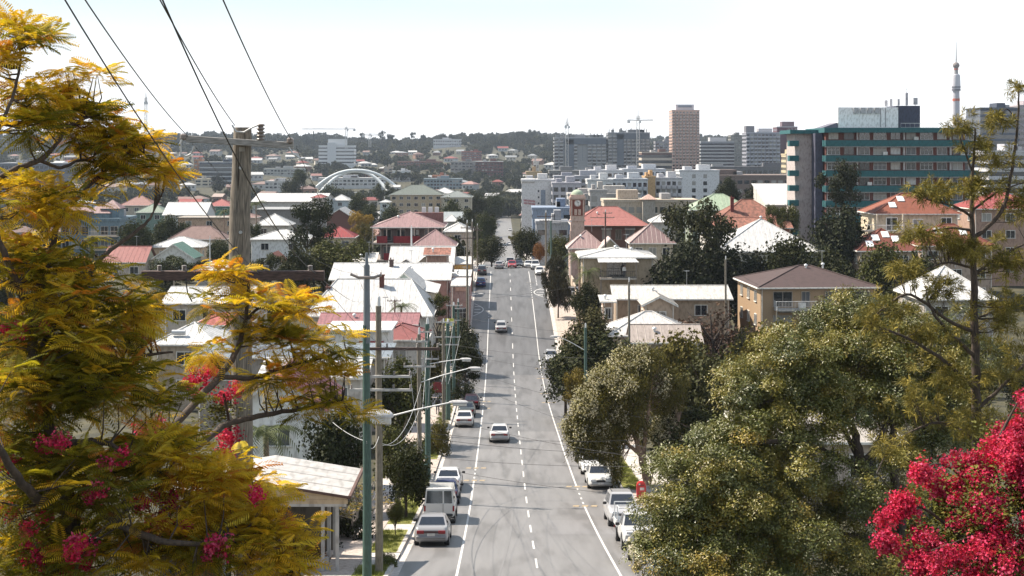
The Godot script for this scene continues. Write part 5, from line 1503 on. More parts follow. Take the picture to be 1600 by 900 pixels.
# car built from its side profile; forward is -Z
func car(kind: String, paint: Color, label: String, at: Vector3, turn: float, pitch: float, group := "") -> Node3D:
	var t := thing("parked_car" if group != "moving" else "driving_car", label, "car" if kind != "ute" and kind != "van" else ("utility truck" if kind == "ute" else "four-wheel drive"), at, 0.0, "")
	t.basis = Basis(Vector3.UP, turn) * Basis(Vector3.RIGHT, pitch)
	var key := "paint_" + paint.to_html(false)
	var pm := mat(key, paint, 0.32)
	pm.clearcoat_enabled = true
	pm.clearcoat = 0.6
	pm.clearcoat_roughness = 0.08
	var hw := 0.86
	# stations of the lower body: z, sill, shoulder height, half width, top inset
	var st: Array
	var roof: Array   # z front base, z front top, z rear top, z rear base, belt, roof height
	match kind:
		"sedan":
			st = [[-2.28, 0.34, 0.58, 0.66], [-2.2, 0.22, 0.68, 0.78], [-1.9, 0.2, 0.76, 0.84], [-0.95, 0.18, 0.92, 0.86], [0.0, 0.18, 0.95, 0.87], [1.2, 0.18, 0.97, 0.86], [2.0, 0.22, 0.98, 0.83], [2.22, 0.28, 0.93, 0.78], [2.28, 0.38, 0.8, 0.72]]
			roof = [-1.05, -0.25, 0.85, 1.65, 0.93, 1.40]
		"hatch":
			st = [[-2.0, 0.34, 0.6, 0.66], [-1.92, 0.22, 0.7, 0.77], [-1.6, 0.2, 0.8, 0.82], [-0.75, 0.18, 0.94, 0.84], [0.4, 0.18, 0.97, 0.85], [1.4, 0.2, 0.98, 0.83], [1.85, 0.24, 0.95, 0.8], [1.98, 0.34, 0.85, 0.74]]
			roof = [-0.9, -0.15, 1.25, 1.88, 0.94, 1.45]
		"van":
			st = [[-2.4, 0.45, 0.95, 0.78], [-2.3, 0.38, 1.05, 0.84], [-1.2, 0.36, 1.1, 0.87], [0.0, 0.36, 1.14, 0.88], [2.2, 0.38, 1.14, 0.88], [2.32, 0.4, 1.12, 0.86]]
			roof = [-1.15, -0.75, 2.22, 2.31, 1.1, 1.98]
			hw = 0.88
		"suv":
			st = [[-2.25, 0.45, 0.78, 0.72], [-2.15, 0.32, 0.9, 0.82], [-1.8, 0.28, 1.0, 0.87], [-0.8, 0.28, 1.08, 0.89], [0.5, 0.28, 1.1, 0.9], [2.0, 0.3, 1.1, 0.88], [2.2, 0.38, 1.02, 0.82]]
			roof = [-0.95, -0.35, 1.7, 2.12, 1.07, 1.7]
		"ute":
			st = [[-2.45, 0.48, 0.85, 0.74], [-2.36, 0.36, 0.98, 0.83], [-1.3, 0.34, 1.08, 0.86], [-0.2, 0.34, 1.1, 0.87], [0.55, 0.36, 1.08, 0.86], [0.62, 0.5, 1.0, 0.84]]
			roof = [-1.2, -0.65, 0.35, 0.55, 1.06, 1.66]
	var rings := []
	for s in st:
		var z: float = s[0]
		var lo: float = s[1]
		var hi: float = s[2]
		var w: float = s[3]
		var sh := (hi - lo) * 0.35
		rings.append([Vector3(-w * 0.86, lo, z), Vector3(-w * 0.97, lo + 0.08, z), Vector3(-w, lo + sh, z), Vector3(-w * 0.985, hi - 0.14, z), Vector3(-w * 0.93, hi - 0.03, z), Vector3(-w * 0.8, hi, z),
			Vector3(w * 0.8, hi, z), Vector3(w * 0.93, hi - 0.03, z), Vector3(w * 0.985, hi - 0.14, z), Vector3(w, lo + sh, z), Vector3(w * 0.97, lo + 0.08, z), Vector3(w * 0.86, lo, z)])
	var b := MB.new()
	b.loft(rings)
	# greenhouse
	var bw := hw * 0.93
	var rw := hw * (0.72 if kind != "van" else 0.84)
	var bl: float = roof[4] - 0.06
	var rt: float = roof[5]
	var zf: float = roof[0]; var zft: float = roof[1]; var zrt: float = roof[2]; var zr: float = roof[3]
	var q := func(x: float, y: float, z: float) -> Vector3: return Vector3(x, y, z)
	var lo4 := [q.call(-bw, bl, zf), q.call(bw, bl, zf), q.call(bw, bl, zr), q.call(-bw, bl, zr)]
	var e := 0.07
	var hi4 := [q.call(-rw, rt - e, zft), q.call(rw, rt - e, zft), q.call(rw, rt - e, zrt), q.call(-rw, rt - e, zrt)]
	var tp4 := [q.call(-rw + 0.12, rt, zft + 0.16), q.call(rw - 0.12, rt, zft + 0.16), q.call(rw - 0.12, rt, zrt - 0.16), q.call(-rw + 0.12, rt, zrt - 0.16)]
	for i in 4:
		var j := (i + 1) % 4
		b.quad(lo4[j], hi4[j], hi4[i], lo4[i]); b.quad(hi4[j], tp4[j], tp4[i], hi4[i])
	b.quad(tp4[0], tp4[1], tp4[2], tp4[3])
	part(t, "body", b.mesh(), pm)
	# glass: front, rear, two sides with a pillar
	var pane := func(called: String, a: Vector3, c: Vector3, d2: Vector3, f: Vector3, u0: float, u1: float, v0: float, v1: float) -> void:
		# a bottom-left, c bottom-right, d2 top-right, f top-left
		var bi := func(u: float, v: float) -> Vector3: return a.lerp(c, u).lerp(f.lerp(d2, u), v)
		var n := (c - a).cross(f - a).normalized()
		if n.dot((a + c + d2 + f) * 0.25 - Vector3(0, 1.1, (zf + zr) * 0.5)) < 0: n = -n
		var g := MB.new()
		var p := [bi.call(u0, v0), bi.call(u1, v0), bi.call(u1, v1), bi.call(u0, v1)]
		for k in 4: p[k] += n * 0.012
		g.quad(p[0], p[1], p[2], p[3])
		part(t, called, g.mesh(), mats["glass"])
	pane.call("windscreen", lo4[0], lo4[1], hi4[1], hi4[0], 0.06, 0.94, 0.12, 0.93)
	if kind == "van":
		pane.call("rear_window", lo4[3], lo4[2], hi4[2], hi4[3], 0.05, 0.62, 0.12, 0.88); pane.call("rear_window", lo4[3], lo4[2], hi4[2], hi4[3], 0.67, 0.95, 0.12, 0.88)
	else:
		pane.call("rear_window", lo4[3], lo4[2], hi4[2], hi4[3], 0.07, 0.93, 0.14, 0.92)
	for s in [[0, 3], [1, 2]]:
		pane.call("side_window", lo4[s[0]], lo4[s[1]], hi4[s[1]], hi4[s[0]], 0.07, 0.46, 0.14, 0.9); pane.call("side_window", lo4[s[0]], lo4[s[1]], hi4[s[1]], hi4[s[0]], 0.5, 0.92, 0.14, 0.9)
	# wheels
	var wr := 0.31 if kind == "sedan" or kind == "hatch" else 0.37
	var zfw: float = st[0][0] + 0.82
	var zrw: float = 1.38 if kind == "sedan" else (1.2 if kind == "hatch" else (1.55 if kind != "ute" else 1.75))
	if not mats.has("tyre_%.2f" % wr):
		var ty := MB.new()
		ty.tube([Vector3(-0.1, 0, 0), Vector3(-0.07, 0, 0), Vector3(0.07, 0, 0), Vector3(0.1, 0, 0)], [wr * 0.9, wr, wr, wr * 0.9], 18)
		mats["tyre_%.2f" % wr] = ty.mesh()
		var rm := MB.new()
		rm.tube([Vector3(-0.105, 0, 0), Vector3(-0.11, 0, 0)], [wr * 0.62, wr * 0.5], 14); rm.tube([Vector3(0.105, 0, 0), Vector3(0.11, 0, 0)], [wr * 0.62, wr * 0.5], 14)
		mats["rim_%.2f" % wr] = rm.mesh()
		var ar := MB.new()
		ar.tube([Vector3(-0.115, 0, 0), Vector3(0.115, 0, 0)], [wr * 1.16], 18)
		mats["arch_%.2f" % wr] = ar.mesh()
	for z in [zfw, zrw]:
		for s in [-1.0, 1.0]:
			var wn := Node3D.new()
			wn.name = "wheel"
			t.add_child(wn, true)
			wn.position = Vector3(s * (hw - 0.09), wr, z)
			part(wn, "tyre", mats["tyre_%.2f" % wr], mats["tyre"]); part(wn, "rim", mats["rim_%.2f" % wr], mats["rim"])
			part(t, "wheel_arch", mats["arch_%.2f" % wr], mats["black_plastic"], Transform3D(Basis(), Vector3(s * (hw - 0.112), wr + 0.03, z)))
	# lamps, bumpers, plates, mirrors
	var zb: float = st[-1][0]
	var zfr: float = st[0][0]
	var hi_r: float = st[-1][2]
	for s in [-1.0, 1.0]:
		var tl := MB.new()
		if kind == "van": tl.bevel(Vector3(s * 0.8, 0.86, zb + 0.005), Vector3(0.1, 0.3, 0.06), 0.01)
		elif kind == "ute": tl.bevel(Vector3(s * 0.78, 0.62, 2.52), Vector3(0.2, 0.12, 0.05), 0.01)
		else: tl.bevel(Vector3(s * 0.53, hi_r - 0.08, zb - 0.02), Vector3(0.36, 0.16, 0.14), 0.02)
		part(t, "tail_light", tl.mesh(), mats["red_lamp"])
		var hl := MB.new()
		hl.bevel(Vector3(s * 0.52, st[0][2] + 0.02, zfr + 0.02), Vector3(0.34, 0.15, 0.12), 0.02)
		part(t, "headlight", hl.mesh(), mats["clear_lamp"])
		var mr := MB.new()
		mr.bevel(Vector3(s * (hw + 0.1), roof[4] + 0.06, zf + 0.5), Vector3(0.22, 0.15, 0.1), 0.03)
		part(t, "mirror", mr.mesh(), mats["black_plastic"])
	var bp := MB.new()
	bp.bevel(Vector3(0, st[-1][1] + 0.1, zb - 0.03 if kind != "ute" else 2.5), Vector3(hw * 1.75, 0.17, 0.2), 0.05)
	part(t, "rear_bumper", bp.mesh(), mats["black_plastic"] if kind == "van" or kind == "ute" else mat("bumper_" + key, paint * Color(0.75, 0.75, 0.76), 0.5))
	bp = MB.new()
	bp.bevel(Vector3(0, st[0][1] + 0.06, zfr + 0.05), Vector3(hw * 1.65, 0.2, 0.24), 0.06)
	part(t, "front_bumper", bp.mesh(), mat("bumper_" + key, paint * Color(0.75, 0.75, 0.76), 0.5))
	bp = MB.new()
	bp.bevel(Vector3(0, st[0][1] + 0.22, zfr + 0.01), Vector3(0.6, 0.13, 0.1), 0.02)
	part(t, "grille", bp.mesh(), mats["black_plastic"])
	for s in [[zb + 0.055, hi_r - 0.2 if kind != "van" else 0.62], [zfr - 0.07, st[0][1] + 0.08]]:
		var pl := MB.new()
		pl.box(Vector3(0.0 if kind != "van" else -0.3, s[1], s[0] if kind != "ute" or s[0] < 0 else 2.61), Vector3(0.37, 0.13, 0.012))
		part(t, "number_plate", pl.mesh(), wall_mat(Color(0.62, 0.6, 0.58)))
	if kind == "sedan" or kind == "hatch":
		var strip := MB.new()
		strip.box(Vector3(0, hi_r - 0.08, zb + 0.01), Vector3(0.7, 0.1, 0.06))
		part(t, "boot_trim", strip.mesh(), mat("boot_trim", lin(0.05, 0.02, 0.022), 0.3))
	if kind == "van":
		var sp := MB.new()
		sp.box(Vector3(0.22, 0.75, zb + 0.012), Vector3(0.02, 0.75, 0.02))
		part(t, "door_gap", sp.mesh(), mats["black_plastic"])
		for s in [-1.0, 1.0]:
			var rr := MB.new()
			rr.tube([Vector3(s * 0.7, rt + 0.02, zft + 0.3), Vector3(s * 0.7, rt + 0.02, zrt - 0.2)], [0.02], 5)
			part(t, "roof_gutter", rr.mesh(), pm)
	if kind == "suv":
		for s in [-1.0, 1.0]:
			var rr := MB.new()
			rr.tube([Vector3(s * 0.55, rt + 0.06, zft + 0.3), Vector3(s * 0.55, rt + 0.06, zrt - 0.2)], [0.025], 5)
			part(t, "roof_rail", rr.mesh(), mats["black_plastic"])
	if kind == "ute":
		var tr := MB.new()
		tr.box(Vector3(0, 0.82, 1.58), Vector3(1.78, 0.06, 1.9))
		for s in [-1.0, 1.0]: tr.box(Vector3(s * 0.89, 0.98, 1.58), Vector3(0.04, 0.3, 1.9))
		tr.box(Vector3(0, 0.98, 2.53), Vector3(1.78, 0.3, 0.04)); tr.box(Vector3(0, 0.6, 1.6), Vector3(0.8, 0.3, 1.9))
		part(t, "tray", tr.mesh(), mats["galv"])
		var rk := MB.new()
		for s in [-1.0, 1.0]:
			rk.tube([Vector3(s * 0.85, 0.8, 0.7), Vector3(s * 0.85, 1.86, 0.7)], [0.03], 6); rk.tube([Vector3(s * 0.85, 1.86, 0.7), Vector3(s * 0.85, 1.86, -0.75)], [0.03], 6)
			rk.tube([Vector3(s * 0.85, 0.8, 2.45), Vector3(s * 0.85, 1.86, 2.45)], [0.03], 6)
		for z in [0.7, -0.7, 2.45]: rk.tube([Vector3(-0.85, 1.86, z), Vector3(0.85, 1.86, z)], [0.03], 6)
		part(t, "ladder_rack", rk.mesh(), mats["galv"])
		var bb := MB.new()
		for s in [-1.0, 1.0]: bb.tube([Vector3(s * 0.35, 0.4, -2.55), Vector3(s * 0.35, 1.05, -2.58)], [0.035], 6)
		for y in [0.55, 0.8, 1.05]: bb.tube([Vector3(-0.7, y - 0.02, -2.5), Vector3(-0.4, y, -2.58), Vector3(0.4, y, -2.58), Vector3(0.7, y - 0.02, -2.5)], [0.035], 6)
		part(t, "bull_bar", bb.mesh(), mats["galv"])
	return t

func car_on_road(kind: String, paint: Color, label: String, off: float, d: float, towards_us: bool, group := "") -> void:
	var o := on_road(off, d, 0.065)
	var slope := atan2(drop(d + 1.2) - drop(d - 1.2), 2.4)
	var turn := atan2(0.0077, 1.0) + (PI if towards_us else 0.0)
	car(kind, paint, label, o, turn, -slope if towards_us else slope, group)

func cars() -> void:
	var silver := Color(0.34, 0.34, 0.35)
	var white := Color(0.52, 0.52, 0.51)
	var dark := Color(0.03, 0.032, 0.035)
	# parked at the left kerb, tails towards us
	car_on_road("sedan", Color(0.24, 0.24, 0.25), "silver sedan with a red tail strip, last in the left kerb row", -5.05, 71.5, false)
	car_on_road("van", Color(0.5, 0.49, 0.47), "boxy white four-wheel drive with split rear doors at the left kerb", -5.05, 80.5, false)
	car_on_road("hatch", Color(0.035, 0.04, 0.085), "dark blue hatchback with a wide rear window ahead of the boxy four-wheel drive", -5.05, 88.5, false)
	car_on_road("sedan", Color(0.6, 0.6, 0.61), "pale sedan parked ahead of the dark blue hatchback", -5.1, 94.5, false)
	car_on_road("sedan", white, "white sedan at the tail of the row by the walking person", -5.05, 133.0, false)
	car_on_road("sedan", Color(0.05, 0.06, 0.06), "dark grey sedan between the white sedan and the maroon car", -5.05, 141.0, false)
	car_on_road("hatch", Color(0.03, 0.01, 0.013), "dark maroon hatchback ahead of the dark grey sedan", -4.7, 148.0, false)
	car_on_road("suv", white, "white wagon in the shade of the left street trees", -5.1, 176.0, false)
	car_on_road("sedan", dark, "black sedan in the shade ahead of the white wagon", -5.0, 187.0, false)
	car_on_road("hatch", Color(0.018, 0.04, 0.17), "blue hatchback parked before the awning shops", -5.1, 243.0, false)
	car_on_road("suv", Color(0.06, 0.06, 0.065), "dark four-wheel drive parked at the crest by the shops", -5.1, 257.0, false)
	# driving
	car_on_road("sedan", Color(0.5, 0.5, 0.5), "white sedan driving down the street between the lines", -1.75, 122.0, false, "moving")
	car_on_road("sedan", silver, "silver sedan driving up towards the crest", -1.6, 206.0, false, "moving")
	# at the crest
	car_on_road("hatch", silver, "silver hatchback just over the crest on the left lane", -2.0, 270.0, false, "moving")
	car_on_road("hatch", Color(0.3, 0.025, 0.025), "red hatchback at the crest by the centre line", 0.5, 272.0, true, "moving")
	car_on_road("van", white, "white van behind the red hatchback beyond the crest", 0.2, 284.0, true, "moving")
	car_on_road("sedan", dark, "dark sedan right of the red hatchback at the crest", 1.9, 276.0, true, "moving")
	car_on_road("sedan", white, "white sedan facing us at the crest beside the right lane line", 3.7, 274.0, true)
	car_on_road("suv", white, "white wagon facing us second in the right-hand crest row", 4.9, 268.0, true)
	car_on_road("sedan", Color(0.6, 0.59, 0.57), "pale sedan facing us, first in the right-hand crest row", 5.4, 257.0, true)
	# parked at the right kerb, noses towards us
	car_on_road("sedan", silver, "silver sedan partly hidden by the dark street tree on the right", 5.05, 187.0, true)
	car_on_road("sedan", white, "white sedan under the flowering tree facing us", 5.05, 96.0, true)
	car_on_road("sedan", Color(0.63, 0.63, 0.63), "second white sedan behind the one under the flowering tree", 5.0, 103.0, true)
	car_on_road("suv", dark, "black four-wheel drive farthest under the flowering tree", 4.95, 110.0, true)
	car_on_road("suv", Color(0.36, 0.36, 0.37), "silver wagon facing us beside the red post box", 5.15, 79.0, true)
	car_on_road("ute", white, "white utility with a ladder rack behind the cream car", 5.1, 70.0, true)
	car_on_road("sedan", Color(0.46, 0.4, 0.25), "cream yellow sedan half hidden by glossy leaves", 5.1, 63.5, true)
	car_on_road("sedan", Color(0.1, 0.1, 0.11), "dark sedan almost covered by the glossy-leaved tree", 5.1, 57.0, true)
	# silver wagon on the sloping side street by the palms
	var o := px(888, 440, 232.0)
	o.y = ground_at(o.x, 232.0) + 0.02
	car("suv", Color(0.3, 0.31, 0.33), "silver wagon parked side-on beside the palms", o, 1.3, 0.0)
	# beyond the crest
	for k in 7:
		var d: float = [330.0, 362.0, 396.0, 600.0, 660.0, 760.0, 820.0][k]
		car_on_road("hatch" if k % 2 else "sedan", [white, dark, silver, white, Color(0.1, 0.1, 0.12), white, silver][k], ["small white car far down the street beyond the crest", "small black car far down the street beyond the crest", "small silver car far down the street beyond the crest", "white car on the far stretch of street before the viaduct", "charcoal car on the far stretch of street", "tiny white car at the top of the far street", "tiny silver car at the top of the far street"][k], [-1.6, 3.0, -4.8, 1.8, -1.8, 3.2, -3.2][k], d, k % 2 == 1, "moving" if k < 5 else "")

# ---------------------------------------------------------------- people
func person(at: Vector3, turn: float, top: Color, legs: Color, label: String) -> void:
	# bones: a, b, radius a, radius b; the whole body is one surface
	var bones := [
		[Vector3(-0.09, 0.9, 0), Vector3(-0.11, 0.48, -0.05), 0.085, 0.06], [Vector3(-0.11, 0.48, -0.05), Vector3(-0.11, 0.08, 0.06), 0.06, 0.04], [Vector3(-0.11, 0.05, 0.06), Vector3(-0.12, 0.04, -0.13), 0.045, 0.035],
		[Vector3(0.09, 0.9, 0), Vector3(0.11, 0.48, 0.06), 0.085, 0.06], [Vector3(0.11, 0.48, 0.06), Vector3(0.11, 0.08, 0.22), 0.06, 0.04], [Vector3(0.11, 0.05, 0.22), Vector3(0.12, 0.04, 0.04), 0.045, 0.035],
		[Vector3(-0.07, 0.95, 0), Vector3(0.07, 0.95, 0), 0.12, 0.12], [Vector3(0, 0.98, 0), Vector3(0, 1.18, 0), 0.13, 0.13], [Vector3(-0.09, 1.33, 0), Vector3(0.09, 1.33, 0), 0.12, 0.12], [Vector3(0, 1.18, 0), Vector3(0, 1.33, 0), 0.135, 0.14],
		[Vector3(-0.17, 1.4, 0), Vector3(-0.24, 1.12, 0.04), 0.055, 0.045], [Vector3(-0.24, 1.12, 0.04), Vector3(-0.23, 0.88, -0.08), 0.043, 0.03], [Vector3(-0.23, 0.86, -0.09), Vector3(-0.22, 0.76, -0.11), 0.034, 0.022],
		[Vector3(0.17, 1.4, 0), Vector3(0.24, 1.12, -0.03), 0.055, 0.045], [Vector3(0.24, 1.12, -0.03), Vector3(0.23, 0.88, 0.02), 0.043, 0.03], [Vector3(0.23, 0.86, 0.02), Vector3(0.22, 0.76, 0.0), 0.034, 0.022],
		[Vector3(0, 1.42, 0), Vector3(0, 1.52, -0.01), 0.055, 0.05], [Vector3(0, 1.6, -0.015), Vector3(0, 1.66, 0.0), 0.078, 0.09], [Vector3(0, 1.575, -0.085), Vector3(0, 1.61, -0.1), 0.02, 0.012]]
	var cell := 0.03
	var lo := Vector3(-0.36, -0.02, -0.28)
	var n := Vector3i(25, 62, 22)
	var vals := PackedFloat32Array()
	vals.resize(n.x * n.y * n.z)
	for z in n.z:
		for y in n.y:
			for x in n.x:
				var p := lo + Vector3(x, y, z) * cell
				var acc := 0.0
				for bo in bones:
					var ab: Vector3 = bo[1] - bo[0]
					var h := clampf((p - bo[0]).dot(ab) / ab.length_squared(), 0.0, 1.0)
					var dd: float = (p - (bo[0] + ab * h)).length() - lerpf(bo[2], bo[3], h)
					acc += exp(-dd * 40.0)
				vals[(z * n.y + y) * n.x + x] = -log(maxf(acc, 1e-12)) / 40.0
	var at_v := {}
	var pts := []
	var col := func(p: Vector3) -> Color:
		if p.y > 1.5: return Color(0.33, 0.2, 0.14) if p.z < -0.03 and p.y < 1.66 else Color(0.03, 0.022, 0.018)
		if p.y < 0.09: return Color(0.03, 0.03, 0.03)
		if p.y < 0.92 and absf(p.x) < 0.2: return legs
		if p.y < 0.86: return Color(0.33, 0.2, 0.14)
		return top
	for z in n.z - 1:
		for y in n.y - 1:
			for x in n.x - 1:
				var sum := Vector3.ZERO
				var cnt := 0
				for e in [[0,0,0,1,0,0],[0,1,0,1,1,0],[0,0,1,1,0,1],[0,1,1,1,1,1],[0,0,0,0,1,0],[1,0,0,1,1,0],[0,0,1,0,1,1],[1,0,1,1,1,1],[0,0,0,0,0,1],[1,0,0,1,0,1],[0,1,0,0,1,1],[1,1,0,1,1,1]]:
					var va := vals[((z + e[2]) * n.y + y + e[1]) * n.x + x + e[0]]
					var vb := vals[((z + e[5]) * n.y + y + e[4]) * n.x + x + e[3]]
					if (va < 0) != (vb < 0):
						var f := va / (va - vb)
						sum += Vector3(e[0], e[1], e[2]).lerp(Vector3(e[3], e[4], e[5]), f)
						cnt += 1
				if cnt:
					at_v[Vector3i(x, y, z)] = pts.size()
					pts.append(lo + (Vector3(x, y, z) + sum / cnt) * cell)
	var b := MB.new()
	var face := func(a: Vector3i, c: Vector3i, d2: Vector3i, f: Vector3i, flip: bool) -> void:
		if not (at_v.has(a) and at_v.has(c) and at_v.has(d2) and at_v.has(f)): return
		var p := [pts[at_v[a]], pts[at_v[c]], pts[at_v[d2]], pts[at_v[f]]]
		var cc: Color = col.call((p[0] + p[2]) * 0.5)
		if flip: b.quad(p[0], p[1], p[2], p[3], cc)
		else: b.quad(p[3], p[2], p[1], p[0], cc)
	for z in range(1, n.z - 1):
		for y in range(1, n.y - 1):
			for x in range(1, n.x - 1):
				var v0 := vals[(z * n.y + y) * n.x + x] < 0
				if v0 != (vals[(z * n.y + y) * n.x + x + 1] < 0): face.call(Vector3i(x, y - 1, z - 1), Vector3i(x, y, z - 1), Vector3i(x, y, z), Vector3i(x, y - 1, z), not v0)
				if v0 != (vals[(z * n.y + y + 1) * n.x + x] < 0): face.call(Vector3i(x - 1, y, z - 1), Vector3i(x - 1, y, z), Vector3i(x, y, z), Vector3i(x, y, z - 1), not v0)
				if v0 != (vals[((z + 1) * n.y + y) * n.x + x] < 0): face.call(Vector3i(x - 1, y - 1, z), Vector3i(x, y - 1, z), Vector3i(x, y, z), Vector3i(x - 1, y, z), not v0)
	var o := single("person", b.mesh(), mats["plain"], label, "person", "", at)
	o.rotation.y = turn

func cable(label: String, a: Vector3, b: Vector3, sag: float, r := 0.012, ma: Material = null, group := "", called := "power_line") -> void:
	var pts := []
	var n := 14
	for i in n + 1:
		var t := float(i) / n
		pts.append(a.lerp(b, t) + Vector3(0, -4.0 * sag * t * (1.0 - t), 0))
	var m := MB.new()
	m.tube(pts, [r], 5)
	single(called, m.mesh(), ma if ma else mats["wire"], label, "cable", group)

func insulator(parent: Node, o: Vector3, h: float, r: float) -> void:
	var b := MB.new()
	var pts := []
	var rad := []
	for k in 5:
		for e in [[0.0, 0.6], [0.3, 1.0], [0.55, 1.0], [0.8, 0.6]]:
			pts.append(o + Vector3(0, h * (k + e[0]) / 5.0, 0)); rad.append(r * e[1])
	b.tube(pts, rad, 10)
	part(parent, "insulator", b.mesh(), mats["ceramic"])

# pole with crossarms [row, left px, right px, material, size]; lamp [row, dx px, rise px, depth shift]
func pole(label: String, x: float, ytop: float, d: float, ma: Material, r: float, arms: Array, lamp: Array = [], cap := true) -> Node3D:
	var u := d / F
	var o := px(x, ytop, d)
	var g := ground_at(o.x, d)
	var t := thing("power_pole", label, "power pole", Vector3(o.x, g, -d))
	var h := o.y - g
	var b := MB.new()
	var pts := []
	var rad := []
	for k in 9:
		var f := k / 8.0
		pts.append(Vector3(sin(f * 5.0) * r * 0.12, h * f - 0.4 * (1 - f), 0)); rad.append(r * lerpf(1.15, 0.82, f))
	b.tube(pts, rad, 12)
	part(t, "post", b.mesh(), ma)
	if cap:
		var c := MB.new()
		c.tube([Vector3(0, h, 0), Vector3(0, h + 0.35, 0), Vector3(0, h + 0.42, 0)], [r * 0.5, r * 0.45, 0.03], 8)
		part(t, "pole_cap", c.mesh(), mats["galv"])
	for a in arms:
		var y: float = EYE - (a[0] - HY) * u - g
		var x0: float = -a[1] * u
		var x1: float = a[2] * u
		var m := MB.new()
		m.box(Vector3((x0 + x1) * 0.5, y, r + 0.06), Vector3(x1 - x0, a[4], a[4]))
		part(t, "crossarm", m.mesh(), a[3])
		for q in [0.03, 0.3, 0.7, 0.97]:
			insulator(t, Vector3(lerpf(x0, x1, q), y + a[4] * 0.5, r + 0.06), 0.18, 0.05)
	if lamp.size():
		var y: float = EYE - (lamp[0] - HY) * u - g
		var tip := Vector3(lamp[1] * u, y + lamp[2] * u, lamp[3])
		var m := MB.new()
		m.tube([Vector3(0, y, 0), tip * Vector3(0.5, 0, 0.5) + Vector3(0, lerpf(y, tip.y, 0.55), 0), tip], [0.036, 0.032, 0.028], 8)
		part(t, "lamp_arm", m.mesh(), mats["galv"])
		var dir := Vector3(tip.x, 0, tip.z).normalized() if lamp.size() < 5 else Vector3(1, 0, 0.25).normalized()
		var big := 1.0 if lamp.size() < 5 else 1.35
		var bs := Basis(dir, Vector3.UP, dir.cross(Vector3.UP))
		var hd := MB.new()
		var rings := []
		for e in [[-0.05, 0.06, 0.05], [0.1, 0.14, 0.1], [0.4, 0.18, 0.12], [0.66, 0.16, 0.1], [0.76, 0.08, 0.05]]:
			var ring := []
			for i in 10:
				var an := TAU * i / 10.0
				ring.append(tip + bs * big * Vector3(e[0], sin(an) * e[2] * (1.0 if big == 1.0 else 1.7) * (1.0 if sin(an) > 0 else 0.25), cos(an) * e[1]))
			rings.append(ring)
		hd.loft(rings)
		part(t, "lamp_housing", hd.mesh(), wall_mat(Color(0.38, 0.38, 0.39) if big == 1.0 else Color(0.5, 0.5, 0.51)))
		var ln := MB.new()
		rings = []
		for e in [[0.12, 0.1], [0.3, 0.15], [0.6, 0.13], [0.7, 0.05]]:
			var ring := []
			for i in 10:
				var an := TAU * i / 10.0
				ring.append(tip + bs * big * Vector3(e[0], -0.03 + sin(an) * ((0.12 if big == 1.0 else 0.2) if sin(an) < 0 else 0.01), cos(an) * e[1]))
			rings.append(ring)
		ln.loft(rings)
		part(t, "lamp_lens", ln.mesh(), wall_mat(Color(0.58, 0.6, 0.62)))
	return t

